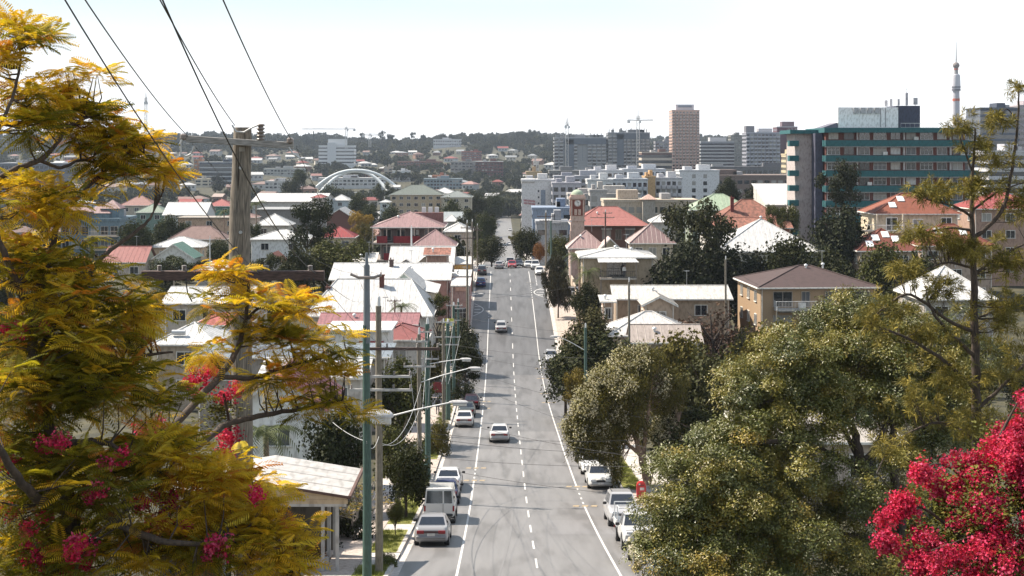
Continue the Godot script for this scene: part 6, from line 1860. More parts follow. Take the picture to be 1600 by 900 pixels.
func poles_and_lines() -> void:
	# the big weathered pole close to us
	var d := 25.0
	var u := d / F
	var o := px(377, 200, d)
	var g := ground_at(o.x, d)
	var t := thing("wooden_pole", "thick weathered grey timber power pole with two crossarms among yellow leaves", "power pole", Vector3(o.x, g, -d))
	var y := func(row: float) -> float: return EYE - (row - HY) * u - g
	var b := MB.new()
	var pts := []
	var rad := []
	for s in [[199.0, 379.0, 12.5], [199.5, 379.0, 13.8], [215.0, 379.0, 14.2], [240.0, 378.0, 14.6], [280.0, 377.0, 14.8], [300.0, 376.0, 15.6], [330.0, 375.0, 16.0], [360.0, 374.5, 16.6], [400.0, 374.0, 16.0], [460.0, 376.0, 15.8], [560.0, 378.0, 15.8], [700.0, 379.0, 16.2], [900.0, 379.0, 17.0], [1290.0, 380.0, 19.0]]:
		pts.push_front(Vector3((s[1] - 377.0) * u, y.call(s[0]), 0)); rad.push_front(s[2] * u)
	b.tube(pts, rad, 28)
	part(t, "post", b.mesh(), mats["wood_grey"])
	# weather checks: long splits in the timber
	for s in [[-0.02, 230.0, 345.0, 0.028], [0.05, 300.0, 420.0, 0.02], [-0.06, 205.0, 290.0, 0.014], [0.01, 350.0, 480.0, 0.03], [0.08, 480.0, 640.0, 0.015], [-0.05, 470.0, 690.0, 0.02]]:
		var c := MB.new()
		var z: float = sqrt(maxf(0.0, 0.166 * 0.166 - s[0] * s[0])) + 0.006
		c.quad(Vector3(s[0] - s[3] * 0.3, y.call(s[2]), z), Vector3(s[0] - s[3] * 0.5, y.call((s[1] + s[2]) * 0.5), z + 0.008), Vector3(s[0], y.call(s[1]), z - 0.006), Vector3(s[0] + s[3] * 0.5, y.call((s[1] + s[2]) * 0.5), z + 0.008))
		part(t, "timber_split", c.mesh(), wall_mat(Color(0.045, 0.033, 0.026)))
	# upper crossarm, slightly tilted
	var a := Vector3((296.0 - 377.0) * u, y.call(217.0), 0.235)
	var c2 := Vector3((462.0 - 377.0) * u, y.call(227.5), 0.235)
	b = MB.new()
	var tilt := atan2(c2.y - a.y, c2.x - a.x)
	b.bevel(Vector3.ZERO, Vector3((c2 - a).length(), 0.115, 0.1), 0.008)
	part(t, "crossarm", b.mesh(), mats["wood_pale"], Transform3D(Basis(Vector3.BACK, tilt), (a + c2) * 0.5))
	# lower heavy beam
	b = MB.new()
	b.bevel(Vector3((369.0 - 377.0) * u, y.call(428.5), 0.26), Vector3(282.0 * u, 0.17, 0.14), 0.01)
	part(t, "lower_crossarm", b.mesh(), mats["wood_dark"])
	for x in [293.0, 255.0, 488.0, 420.0]:
		insulator(t, Vector3((x - 377.0) * u, y.call(421.0), 0.26), 0.1, 0.045)
	insulator(t, Vector3((411.0 - 377.0) * u, y.call(220.0), 0.235), 0.31, 0.075)
	for x in [292.0, 457.0]:
		b = MB.new()
		b.bevel(Vector3((x - 377.0) * u, y.call(214.0 if x < 300 else 220.0), 0.25), Vector3(0.11, 0.12, 0.16), 0.03)
		part(t, "insulator", b.mesh(), mats["ceramic"])
	b = MB.new()
	b.box(Vector3((381.0 - 377.0) * u, y.call(233.0), 0.172), Vector3(0.105, 0.085, 0.012))
	part(t, "number_tag", b.mesh(), wall_mat(Color(0.33, 0.3, 0.27)))
	b = MB.new()
	b.tube([Vector3((379.0 - 377.0) * u, y.call(262.0), 0.15), Vector3((379.0 - 377.0) * u, y.call(262.0), 0.19)], [0.03], 8); b.tube([Vector3((379.0 - 377.0) * u, y.call(362.0), 0.15), Vector3((379.0 - 377.0) * u, y.call(362.0), 0.205)], [0.03], 8)
	part(t, "bolt", b.mesh(), mats["metal"])
	# jumper loops
	for j in [[[292, 214], [288, 225], [289, 240], [297, 244], [305, 240], [309, 228]], [[368, 196], [374, 206], [386, 207], [400, 199], [408, 196]], [[455, 230], [462, 240], [474, 248], [481, 247]]]:
		var p := []
		for q in j: p.append(Vector3((q[0] - 377.0) * u, y.call(float(q[1])), 0.3))
		b = MB.new()
		b.tube(p, [0.016], 6)
		part(t, "jumper_cable", b.mesh(), mats["wire_pale"])
	# drop cables from the lower beam
	for x in [297.0, 480.0, 487.0, 494.0]:
		b = MB.new()
		b.tube([Vector3((x - 377.0) * u, y.call(432.0), 0.34), Vector3((x - 375.0) * u, y.call(455.0), 0.3), Vector3((x - 372.0) * u, y.call(470.0), 0.1)], [0.012], 5)
		part(t, "drop_cable", b.mesh(), mats["wire"])
	# wires coming over our heads to the pole
	cable("wire from above ending at the left tip of the upper crossarm", px(36, -150, 10.0), px(293, 212, 24.75), 0.12, 0.0075)
	cable("wire from above slanting left of the pole to its dark lower beam", px(12, -150, 10.0), px(405, 428, 24.7), 0.25, 0.0075)
	cable("wire from above ending at the flat top of the timber pole", px(172, -150, 10.0), px(367, 196, 24.8), 0.1, 0.0075)
	cable("wire from above passing before the timber pole to the right of its lower beam", px(190, -150, 10.0), px(494, 428, 24.7), 0.42, 0.0075)
	cable("wire from above ending at the right tip of the upper crossarm", px(284, -150, 10.0), px(455, 218, 24.75), 0.1, 0.0075)
	# street poles on the left
	var green: Material = mats["pole_green"]
	var wood: Material = mats["pole_wood"]
	var steel := wall_mat(Color(0.15, 0.17, 0.19))
	var tg: Node3D = pole("tall green pole with a grey steel top and a street lamp on its side", 573, 508, 55.0, green, 0.165, [], [652.0, 4.0, 8.0, 0.7, 1], false)
	var hh := px(573, 395, 55.0).y - tg.position.y
	var hb := px(573, 512, 55.0).y - tg.position.y
	b = MB.new()
	b.tube([Vector3(0, hb - 0.6, 0), Vector3(0, hh - 0.5, 0), Vector3(0, hh - 0.45, 0), Vector3(0, hh, 0)], [0.14, 0.12, 0.07, 0.05], 12)
	part(tg, "steel_extension", b.mesh(), steel)
	b = MB.new()
	b.tube([Vector3(-0.62, hh - 0.82, 0.15), Vector3(-0.3, hh - 0.95, 0.15), Vector3(0.3, hh - 0.95, 0.15), Vector3(0.6, hh - 0.85, 0.15)], [0.055], 8)
	part(tg, "insulator_bracket", b.mesh(), mats["ceramic"])
	var bars: Material = wall_mat(Color(0.42, 0.41, 0.4))
	pole("mossy timber pole standing just behind the green one, with pale crossarms", 592, 478, 60.0, wood, 0.15, [[544.0, 22.0, 96.0, mats["wood_dark"], 0.12], [587.0, 40.0, 52.0, bars, 0.1], [608.0, 45.0, 53.0, bars, 0.1]], [655.0, 112.0, 28.0, 0.3])
	pole("grey-green pole with a long lamp arm, third along the left footpath", 655, 522, 88.0, wood, 0.14, [[572.0, 24.0, 26.0, bars, 0.1], [533.0, 12.0, 14.0, bars, 0.1]], [598.0, 78.0, 24.0, 0.4])
	pole("dark green pole beside the grey-green one, with hanging cable loops", 668, 506, 98.0, green, 0.19, [[518.0, 12.0, 10.0, bars, 0.1], [560.0, 16.0, 18.0, bars, 0.1]], [569.0, 52.0, 9.0, 0.4])
	pole("thin timber pole close before the thick dark green one", 693, 505, 124.0, wood, 0.15, [[503.0, 12.0, 18.0, bars, 0.1]])
	pole("thick dark green pole by the walking person", 700, 505, 136.0, green, 0.21, [[526.0, 22.0, 20.0, bars, 0.1], [538.0, 14.0, 16.0, bars, 0.1]])
	pole("green pole behind the shade trees of the left footpath", 709, 478, 153.0, green, 0.17, [[477.0, 12.0, 14.0, bars, 0.1], [500.0, 10.0, 12.0, bars, 0.1]])
	pole("green pole halfway up to the crest on the left", 716, 472, 168.0, green, 0.16, [[482.0, 9.0, 10.0, bars, 0.1]])
	pole("dark timber pole beside the awning shops with a lamp reaching over the road", 730, 348, 205.0, wood, 0.16, [[372.0, 12.0, 12.0, mats["wood_dark"], 0.12], [356.0, 10.0, 12.0, mats["wood_dark"], 0.12]], [462.0, 18.0, 3.0, 0.2])
	pole("slim pole at the crest left of the shop awnings", 738, 346, 236.0, wood, 0.15, [[358.0, 10.0, 10.0, mats["wood_dark"], 0.12]])
	pole("far slim pole left of the dense street tree beyond the crest", 746, 352, 300.0, wood, 0.15, [[360.0, 8.0, 8.0, mats["wood_dark"], 0.12]])
	pole("thin garden pole standing among the white roofs", 617, 468, 175.0, wood, 0.12, [[470.0, 12.0, 10.0, mats["wood_dark"], 0.1], [498.0, 11.0, 10.0, mats["wood_dark"], 0.1]])
	pole("short pole before the pink pub roof", 643, 356, 250.0, mats["galv"], 0.17, [])
	pole("thin pole in the garden right of the timber pole's lower beam", 272, 438, 180.0, wood, 0.12, [[456.0, 10.0, 10.0, mats["wood_dark"], 0.1]])
	pole("pale thin pole behind the green gabled house", 328, 372, 262.0, mats["galv"], 0.12, [])
	# right
	pole("dark pole rising before the library roof", 946, 331, 240.0, mats["wood_dark"], 0.15, [[340.0, 24.0, 14.0, wood, 0.1], [333.0, 4.0, 10.0, wood, 0.1]])
	pole("green pole standing before the low white roofs", 983, 440, 140.0, wood, 0.13, [])
	pole("slim pole in the dark trees right of the long white roof", 1134, 405, 176.0, wood, 0.14, [])
	pole("stub pole above the treetops with a lamp over the road", 915, 512, 128.0, green, 0.15, [], [548.0, -42.0, 22.0, 0.0])
	pole("pair pole with dark crossarms at the crest right of the street", 853, 332, 262.0, wood, 0.18, [[345.0, 10.0, 10.0, mats["wood_dark"], 0.12], [338.0, 14.0, 12.0, mats["wood_dark"], 0.12]])
	pole("green pole beside the pair pole at the crest", 861, 345, 258.0, green, 0.17, [], [348.0, 26.0, 2.0, 0.2])
	pole("plain pole at the end of the brick flats' yard", 1214, 485, 150.0, wood, 0.1, [])
	# lines from pole to pole
	var pr := [[[295, 218, 25], [557, 427, 55]], [[462, 228, 25], [589, 427, 55]], [[293, 420, 25], [560, 545, 60]], [[488, 420, 25], [640, 543, 60]], [[557, 427, 55], [640, 572, 88]], [[589, 427, 55], [676, 572, 88]], [[560, 587, 60], [645, 533, 88]], [[640, 587, 60], [668, 533, 88]],
		[[575, 543, 60], [660, 560, 98]], [[685, 543, 60], [684, 560, 98]], [[656, 518, 98], [686, 504, 124]], [[676, 518, 98], [708, 504, 124]], [[645, 572, 88], [682, 526, 136]], [[680, 572, 88], [718, 526, 136]], [[684, 504, 124], [700, 477, 153]], [[708, 504, 124], [720, 477, 153]], [[682, 526, 136], [708, 482, 168]], [[718, 526, 136], [725, 482, 168]],
		[[700, 477, 153], [722, 372, 205]], [[721, 477, 153], [740, 372, 205]], [[722, 372, 205], [730, 358, 236]], [[740, 372, 205], [746, 358, 236]], [[730, 358, 236], [740, 360, 300]], [[746, 358, 236], [752, 360, 300]], [[645, 542, 60], [708, 538, 136]], [[560, 608, 60], [640, 590, 88]], [[643, 608, 60], [672, 590, 98]]]
	for s in pr:
		var who := {25: "big weathered pole", 55: "tall green pole", 60: "mossy timber pole", 88: "grey-green pole", 98: "dark green pole", 124: "thin timber pole", 136: "thick green pole", 153: "pole in the shade trees", 168: "halfway pole", 205: "shop pole", 236: "crest pole", 300: "far slim pole"}
		cable("thin wire from the %s to the %s" % [who[s[0][2]], who[s[1][2]]], px(s[0][0], s[0][1], s[0][2]), px(s[1][0], s[1][1], s[1][2]), 0.4 + 0.006 * absf(s[1][2] - s[0][2]), 0.0055, mats["wire"], "wires from the %s" % who[s[0][2]])
	# pale cable loops hanging at the poles
	var lp := [[[640, 575, 87], [655, 690, 86.5], 0.2], [[592, 690, 60], [655, 640, 87], 0.9], [[592, 695, 60], [658, 600, 87], 1.1], [[668, 520, 97], [660, 640, 87], 0.3], [[676, 520, 97], [668, 640, 97], 0.2], [[708, 506, 123], [690, 600, 97], 0.3], [[718, 528, 135], [700, 600, 123], 0.3], [[573, 690, 54.8], [520, 660, 62], 0.1], [[573, 692, 54.8], [592, 682, 59.8], 0.35]]
	for s in lp:
		cable("pale slack cable looping between the left-hand poles", px(s[0][0], s[0][1], s[0][2]), px(s[1][0], s[1][1], s[1][2]), s[2], 0.012, mats["wire_pale"], "pale slack cables at the poles")
	# service lines over the road
	var ov := [[[706, 570, 124], [1000, 652, 92]], [[700, 586, 124], [1010, 700, 90]], [[668, 648, 97], [1010, 716, 88]], [[660, 676, 88], [990, 688, 92]], [[660, 683, 88], [990, 708, 92]], [[656, 712, 87], [1040, 728, 80]], [[656, 726, 87], [1040, 778, 78]], [[716, 540, 150], [930, 560, 130]], [[716, 552, 150], [935, 585, 130]], [[722, 470, 205], [946, 440, 200]], [[720, 495, 168], [905, 520, 150]]]
	for s in ov:
		cable("dark service wire crossing above the road", px(s[0][0], s[0][1], s[0][2]), px(s[1][0], s[1][1], s[1][2]), 0.25, 0.012, mats["wire"], "service wires over the road")
	cable("wire from the timber pole's lower beam to the white two-storey house", px(488, 424, 25), px(560, 470, 190), 0.3, 0.01)
	cable("wire across the dark trees to the brick flats", px(1134, 410, 176), px(1186, 445, 178), 0.3, 0.012)

func street_things() -> void:
	var t: Node3D
	var b: MB
	# red post box at the side-street corner
	var o := on_road(7.25, 89.0, 0.2)
	t = thing("post_box", "red post box with a rounded top at the right-hand corner", "post box", o)
	t.scale = Vector3.ONE * 0.85
	b = MB.new()
	var rings := []
	for k in 9:
		var a := PI * k / 8.0
		rings.append([Vector3(-cos(a) * 0.34, 0.9 + sin(a) * 0.32, 0.24), Vector3(-cos(a) * 0.34, 0.9 + sin(a) * 0.32, -0.24)])
	for k in 8: b.quad(rings[k][0], rings[k][1], rings[k + 1][1], rings[k + 1][0]); b.tri(Vector3(0, 0.9, 0.24), rings[k][0], rings[k + 1][0])
	b.box(Vector3(0, 0.5, 0), Vector3(0.68, 0.8, 0.48)); b.box(Vector3(0, 0.05, 0), Vector3(0.6, 0.1, 0.42))
	part(t, "cabinet", b.mesh(), mat("post_red", lin(0.36, 0.012, 0.018), 0.4))
	b = MB.new()
	b.box(Vector3(0, 0.98, 0.246), Vector3(0.4, 0.05, 0.012))
	part(t, "slot", b.mesh(), mats["black_plastic"])
	b = MB.new()
	b.box(Vector3(0.05, 0.72, 0.246), Vector3(0.32, 0.2, 0.01)); b.box(Vector3(-0.15, 1.06, 0.246), Vector3(0.12, 0.12, 0.01))
	part(t, "white_emblem", b.mesh(), wall_mat(Color(0.6, 0.55, 0.55)))
	# wheelie bins on the left verge
	for k in 2:
		o = on_road(-7.1, 97.0 + k * 0.9, 0.2)
		t = thing("wheelie_bin", "dark green wheelie bin waiting on the left verge", "bin", o, 0.2 * k, "wheelie bins on the left verge")
		b = MB.new()
		b.loft([[Vector3(-0.22, 0, 0.24), Vector3(-0.22, 0, -0.24), Vector3(0.22, 0, -0.24), Vector3(0.22, 0, 0.24)], [Vector3(-0.28, 0.95, 0.32), Vector3(-0.28, 0.95, -0.32), Vector3(0.28, 0.95, -0.32), Vector3(0.28, 0.95, 0.32)]], Color.WHITE, true, true, false)
		part(t, "bin_body", b.mesh(), mat("bin_green", lin(0.015, 0.04, 0.03), 0.5))
		b = MB.new()
		b.bevel(Vector3(0, 1.0, 0.02), Vector3(0.6, 0.1, 0.72), 0.03)
		part(t, "lid", b.mesh(), mat("bin_lid", lin(0.02, 0.05, 0.04), 0.5))
		for s in [-1.0, 1.0]:
			b = MB.new()
			b.tube([Vector3(s * 0.25, 0.1, -0.26), Vector3(s * 0.3, 0.1, -0.26)], [0.1], 10)
			part(t, "wheel", b.mesh(), mats["tyre"])
	# bus stop sign
	o = on_road(-7.0, 139.0, 0.2)
	t = thing("bus_stop_sign", "yellow and white bus stop sign on the left verge before the shade trees", "sign", px(699, 580, 139.0) * Vector3(1, 0, 1) + Vector3(0, o.y, 0))
	var top := px(699, 498, 139.0).y - o.y
	b = MB.new()
	b.tube([Vector3(0, 0, 0), Vector3(0, top, 0)], [0.04], 6)
	part(t, "post", b.mesh(), mats["galv"])
	b = MB.new()
	b.box(Vector3(0.2, top - 0.35, 0.05), Vector3(0.85, 0.75, 0.04))
	part(t, "board", b.mesh(), wall_mat(Color(0.5, 0.48, 0.1)))
	b = MB.new()
	b.box(Vector3(0.2, top - 0.5, 0.075), Vector3(0.6, 0.4, 0.02))
	part(t, "white_panel", b.mesh(), wall_mat(Color(0.5, 0.58, 0.58)))
	# walker on the left footpath
	o = on_road(-7.95, 141.0, 0.2)
	person(o, 0.0, Color(0.02, 0.02, 0.024), Color(0.03, 0.035, 0.05), "person in dark clothes walking up the left footpath")
	# red kerbside planter / sign behind the walker
	b = MB.new()
	b.bevel(Vector3(0, 0.6, 0), Vector3(1.9, 1.2, 0.12), 0.03)
	single("shop_hoarding", b.mesh(), wall_mat(Color(0.36, 0.06, 0.06)), "low red hoarding at the footpath behind the walking person", "hoarding", "", on_road(-8.4, 160.0, 0.2))
	# paling fence behind the left footpath, panel by panel
	t = thing("paling_fence", "low timber paling fence along the left footpath beyond the carport", "fence", on_road(-10.0, 66.0, 0.0))
	for k in 11:
		var p0 := on_road(-10.0, 66.0 + 2.2 * k, 0.1) - t.position
		var p1 := on_road(-10.0, 68.2 + 2.2 * k, 0.1) - t.position
		b = MB.new()
		for j in 12:
			var p := p0.lerp(p1, (j + 0.5) / 12.0)
			b.box(p + Vector3(0, 0.65, 0), Vector3(0.03, 1.3 + rng.randf_range(-0.04, 0.04), 0.16), jit(0.15))
		part(t, "paling_panel", b.mesh(), mats["pole_wood"])
		b = MB.new()
		b.box(p0 + Vector3(-0.06, 0.7, 0), Vector3(0.1, 1.45, 0.1))
		part(t, "post", b.mesh(), mats["pole_wood"])
	# rendered wall along the right footpath up to the crest
	t = thing("garden_wall", "low cream rendered wall climbing beside the right footpath to the crest", "wall", on_road(10.6, 196.0, 0.0))
	for k in 7:
		var p0 := on_road(10.6, 196.0 + 7.0 * k, 0.0) - t.position
		var p1 := on_road(10.6, 203.0 + 7.0 * k, 0.0) - t.position
		b = MB.new()
		var c := (p0 + p1) * 0.5
		b.box(c + Vector3(0, 0.7, 0), Vector3(0.25, 2.0, 7.05))
		part(t, "wall_panel", b.mesh(), wall_mat(Color(0.42, 0.34, 0.27)))
	# traffic island hoardings: footpath furniture at the crest on the left
	b = MB.new()
	b.bevel(Vector3(0, 0.8, 0), Vector3(1.2, 1.6, 0.4), 0.05)
	single("shop_sandwich_board", b.mesh(), wall_mat(Color(0.33, 0.16, 0.07)), "brown board standing on the left footpath below the shops", "sign", "", on_road(-7.4, 196.0, 0.2))
	carport()

func carport() -> void:
	var d := 60.5
	var t := thing("carport", "open carport with a pale sheet roof and cream gable boards beside the footpath", "carport", Vector3(px(400, 700, d).x, ground_at(-10.9, 62.0), -d))
	var g := t.position.y
	var xl := -4.1
	var xr := px(545, 775, d).x - t.position.x
	var yr := px(400, 752, d).y - g
	var ye := px(545, 775, d).y - g
	var back := -5.2
	var b := MB.new()
	roof_face(b, [Vector3(xr, ye, 0.15), Vector3(xr, ye, back), Vector3(0, yr, back), Vector3(0, yr, 0.15)], 1.1, Color.WHITE)
	part(t, "roof_slope", b.mesh(), wall_mat(Color(0.46, 0.44, 0.42), "sheet"))
	b = MB.new()
	roof_face(b, [Vector3(xl, ye, back), Vector3(xl, ye, 0.15), Vector3(0, yr, 0.15), Vector3(0, yr, back)], 1.1, Color.WHITE)
	part(t, "roof_slope", b.mesh(), wall_mat(Color(0.46, 0.44, 0.42), "sheet"))
	# gable boards, one above the other
	var bot := px(400, 787, d).y - g
	var n := 5
	for k in n:
		var y0 := lerpf(bot, yr, float(k) / n)
		var y1 := lerpf(bot, yr, float(k + 1) / n) - 0.012
		var reach := func(y: float) -> float: return 1.0 if y <= ye else (yr - y) / (yr - ye)
		b = MB.new()
		var z0 := 0.05
		var z1 := 0.025
		b.quad(Vector3(xl * reach.call(y0), y0, z0), Vector3(xl * reach.call(y1), y1, z1), Vector3(xr * 0.99 * reach.call(y1), y1, z1), Vector3(xr * 0.99 * reach.call(y0), y0, z0))
		b.quad(Vector3(xl * reach.call(y0), y0, z0), Vector3(xr * 0.99 * reach.call(y0), y0, z0), Vector3(xr * 0.99 * reach.call(y0), y0, -0.02), Vector3(xl * reach.call(y0), y0, -0.02))
		part(t, "gable_board", b.mesh(), wall_mat(Color(0.48, 0.36, 0.24) * Color(1.0 - 0.03 * (k % 2), 1.0 - 0.03 * (k % 2), 1)))
	b = MB.new()
	for s in [[xl, ye, 0.0, yr], [0.0, yr, xr, ye]]:
		b.quad(Vector3(s[0], s[1] + 0.04, 0.17), Vector3(s[2], s[3] + 0.04, 0.17), Vector3(s[2], s[3] - 0.08, 0.17), Vector3(s[0], s[1] - 0.08, 0.17))
	b.box(Vector3(xr + 0.05, ye - 0.03, back * 0.5), Vector3(0.12, 0.14, -back + 0.3))
	part(t, "roof_edge", b.mesh(), wall_mat(Color(0.1, 0.055, 0.045)))
	b = MB.new()
	b.box(Vector3((xl + xr) * 0.5, bot - 0.06, 0.0), Vector3(xr - xl - 0.2, 0.12, 0.1))
	part(t, "beam", b.mesh(), wall_mat(Color(0.45, 0.42, 0.4)))
	for s in [[504.5, 0.0], [514.0, -2.2], [527.0, -0.05], [523.0, -4.8], [430.0, 0.0], [350.0, 0.0]]:
		b = MB.new()
		var x := px(s[0], 800, d - s[1]).x - t.position.x
		b.box(Vector3(x, bot * 0.5 - 0.4, s[1]), Vector3(0.14, bot + 0.8, 0.14))
		part(t, "post", b.mesh(), wall_mat(Color(0.42, 0.40, 0.39)))
	b = MB.new()
	b.box(Vector3(-1.0, bot * 0.5, back - 0.1), Vector3(7.4, bot + 0.3, 0.15)); b.box(Vector3(xl, bot * 0.5, back * 0.5), Vector3(0.15, bot + 0.3, -back))
	part(t, "rear_wall", b.mesh(), wall_mat(Color(0.16, 0.14, 0.12)))
	b = MB.new()
	b.box(Vector3(1.2, 0.5, -0.1), Vector3(3.8, 1.0, 0.12))
	part(t, "front_rail_wall", b.mesh(), wall_mat(Color(0.36, 0.36, 0.37)))

# ---------------------------------------------------------------- crowns
# leaf-sized faces over clumps spread through the crown's volume; unit height and width
func crown_mesh(sd: int, clumps: int, leaves: int, leaf: float, kind: String) -> ArrayMesh:
	var r := RandomNumberGenerator.new()
	r.seed = sd
	var b := MB.new()
	for k in clumps:
		var c := Vector3.ZERO
		var cr := 0.16
		match kind:
			"round":
				var dir := Vector3(r.randfn(), r.randfn() * 0.8 + 0.15, r.randfn()).normalized()
				var rr := pow(r.randf(), 0.45) * 0.36
				c = Vector3(0, 0.56, 0) + dir * Vector3(rr, rr * 1.05, rr)
				cr = r.randf_range(0.10, 0.19)
			"gum":
				var h := r.randf_range(0.38, 0.9)
				var an := r.randf() * TAU
				var rr := r.randf_range(0.08, 0.38) * (1.15 - absf(h - 0.62))
				c = Vector3(cos(an) * rr, h, sin(an) * rr)
				cr = r.randf_range(0.08, 0.16)
			"cone":
				var h := r.randf_range(0.1, 0.98)
				var an := r.randf() * TAU
				var rr := (1.0 - h) * 0.46 * r.randf_range(0.3, 1.0)
				c = Vector3(cos(an) * rr, h, sin(an) * rr)
				cr = 0.07
			"shrub":
				var an := r.randf() * TAU
				var rr := sqrt(r.randf()) * 0.4
				c = Vector3(cos(an) * rr, r.randf_range(0.15, 0.8) * (1.0 - rr * 0.8), sin(an) * rr)
				cr = r.randf_range(0.12, 0.2)
			"weep":
				var an := r.randf() * TAU
				var rr := r.randf_range(0.05, 0.42)
				c = Vector3(cos(an) * rr, r.randf_range(0.3, 0.92) * (1.05 - rr * 0.6), sin(an) * rr)
				cr = r.randf_range(0.07, 0.13)
		var tone := r.randf_range(0.8, 1.2)
		for i in leaves:
			var dir := Vector3(r.randfn(), r.randfn(), r.randfn()).normalized()
			var p := c + dir * cr * pow(r.randf(), 0.35)
			var nrm := (dir + Vector3(r.randfn(), r.randfn() + 0.4, r.randfn()) * 0.55).normalized()
			var a := nrm.cross(Vector3(r.randfn(), r.randfn(), r.randfn())).normalized()
			var s := leaf * r.randf_range(0.6, 1.35)
			var w := nrm.cross(a) * s * 0.42
			if kind == "weep":
				a = (Vector3.DOWN + Vector3(r.randfn(), 0, r.randfn()) * 0.3).normalized()
				w = nrm.cross(a).normalized() * s * 0.2
				s *= 1.5
			var q := tone * r.randf_range(0.7, 1.35)
			var col := Color(q * r.randf_range(0.9, 1.2), q, q * r.randf_range(0.7, 1.0))
			var fold := nrm * s * 0.12
			b.tri(p - a * s * 0.5, p + w + fold, p + a * s * 0.5, col)
			b.tri(p - a * s * 0.5, p + a * s * 0.5, p - w + fold, col)
	return b.mesh()

func trunk_mesh(sd: int, kind: String) -> ArrayMesh:
	var r := RandomNumberGenerator.new()
	r.seed = sd + 77
	var b := MB.new()
	var top := 0.75 if kind != "cone" else 0.95
	var bend := Vector3(r.randf_range(-0.04, 0.04), 0, r.randf_range(-0.04, 0.04))
	b.tube([Vector3(0, -0.08, 0), Vector3(0, 0.12, 0) + bend * 0.4, Vector3(0, 0.35, 0) + bend, Vector3(0, top, 0) - bend], [0.034, 0.026, 0.02, 0.006], 7)
	if kind != "cone":
		for k in 9:
			var h := r.randf_range(0.18, 0.5)
			var an := TAU * k / 9.0 + r.randf() * 0.5
			var tip := Vector3(cos(an) * r.randf_range(0.2, 0.38), h + r.randf_range(0.15, 0.42), sin(an) * r.randf_range(0.2, 0.38))
			var o := Vector3(0, h, 0) + bend * 0.7
			b.tube([o, o.lerp(tip, 0.5) + Vector3(0, 0.03, 0), tip], [0.014, 0.009, 0.003], 5)
	return b.mesh()

var crowns := {}

func crown_of(kind: String, k: int) -> Array:
	var key := kind + str(k)
	if not crowns.has(key):
		match kind:
			"round": crowns[key] = [crown_mesh(31 + k, 80, 95, 0.036, kind), trunk_mesh(k, kind)]
			"gum": crowns[key] = [crown_mesh(131 + k, 22, 260, 0.03, kind), trunk_mesh(k + 9, kind)]
			"cone": crowns[key] = [crown_mesh(231 + k, 80, 26, 0.045, kind), trunk_mesh(k + 19, kind)]
			"shrub": crowns[key] = [crown_mesh(331 + k, 40, 110, 0.04, kind), trunk_mesh(k + 29, kind)]
			"weep": crowns[key] = [crown_mesh(431 + k, 75, 80, 0.045, kind), trunk_mesh(k + 39, kind)]
	return crowns[key]

func leaf_mat(c: Color) -> StandardMaterial3D:
	var key := "leaf_" + c.to_html(false)
	if not mats.has(key):
		var m: StandardMaterial3D = mats["leaf"].duplicate()
		m.albedo_color = c.linear_to_srgb()
		m.resource_name = key
		mats[key] = m
	return mats[key]

# a tree by picture column, top row and width at a distance; its foot is on the ground
func tree(kind: String, c: Color, label: String, x: float, ytop: float, wpx: float, d: float, group := "", called := "tree", bark := "bark") -> Node3D:
	var top := px(x, ytop, d)
	var g := ground_at(top.x, d)
	var t := thing(called, label, "tree" if called != "shrub" else "shrub", Vector3(top.x, g, -d), rng.randf() * TAU, group)
	var h := maxf(top.y - g, 1.0)
	var w := wpx * d / F
	var cm := crown_of(kind, rng.randi() % 4)
	part(t, "trunk", cm[1], mats[bark], Transform3D(Basis.from_scale(Vector3(minf(w, h), h, minf(w, h))), Vector3.ZERO))
	var ch := minf(h, 1.3 * w) if kind == "round" or kind == "gum" else h
	part(t, "crown", cm[0], leaf_mat(c), Transform3D(Basis.from_scale(Vector3(w, ch, w)), Vector3(0, h - ch, 0)), "stuff")
	return t

func palm(label: String, x: float, ytop: float, d: float, spread: float) -> void:
	var top := px(x, ytop, d)
	var g := ground_at(top.x, d)
	var t := thing("palm_tree", label, "palm", Vector3(top.x, g, -d))
	var h := top.y - g
	var b := MB.new()
	b.tube([Vector3(0, -0.3, 0), Vector3(0.1, h * 0.5, 0), Vector3(0, h, 0)], [0.2, 0.16, 0.13], 8)
	part(t, "trunk", b.mesh(), mats["bark_pale"])
	for k in 16:
		var an := TAU * k / 16.0 + rng.randf() * 0.3
		var up := rng.randf_range(-0.1, 0.9)
		var m := MB.new()
		var prev := Vector3(0, h, 0)
		for s in 9:
			var f := (s + 1) / 9.0
			var p := Vector3(cos(an) * spread * f, h + spread * (up * f - 1.1 * f * f * (1.0 - up * 0.4)), sin(an) * spread * f)
			var dir := (p - prev).normalized()
			var side := dir.cross(Vector3.UP).normalized() * spread * 0.28 * (1.0 - absf(f - 0.4))
			for e in [-1.0, 1.0]:
				for j in 2:
					var o := prev.lerp(p, j * 0.5)
					m.tri(o, o + side * e + dir * 0.25 - Vector3(0, 0.12 * spread, 0), o + dir * 0.08, jit(0.3))
			prev = p
		part(t, "frond", m.mesh(), leaf_mat(Color(0.07, 0.085, 0.03)))

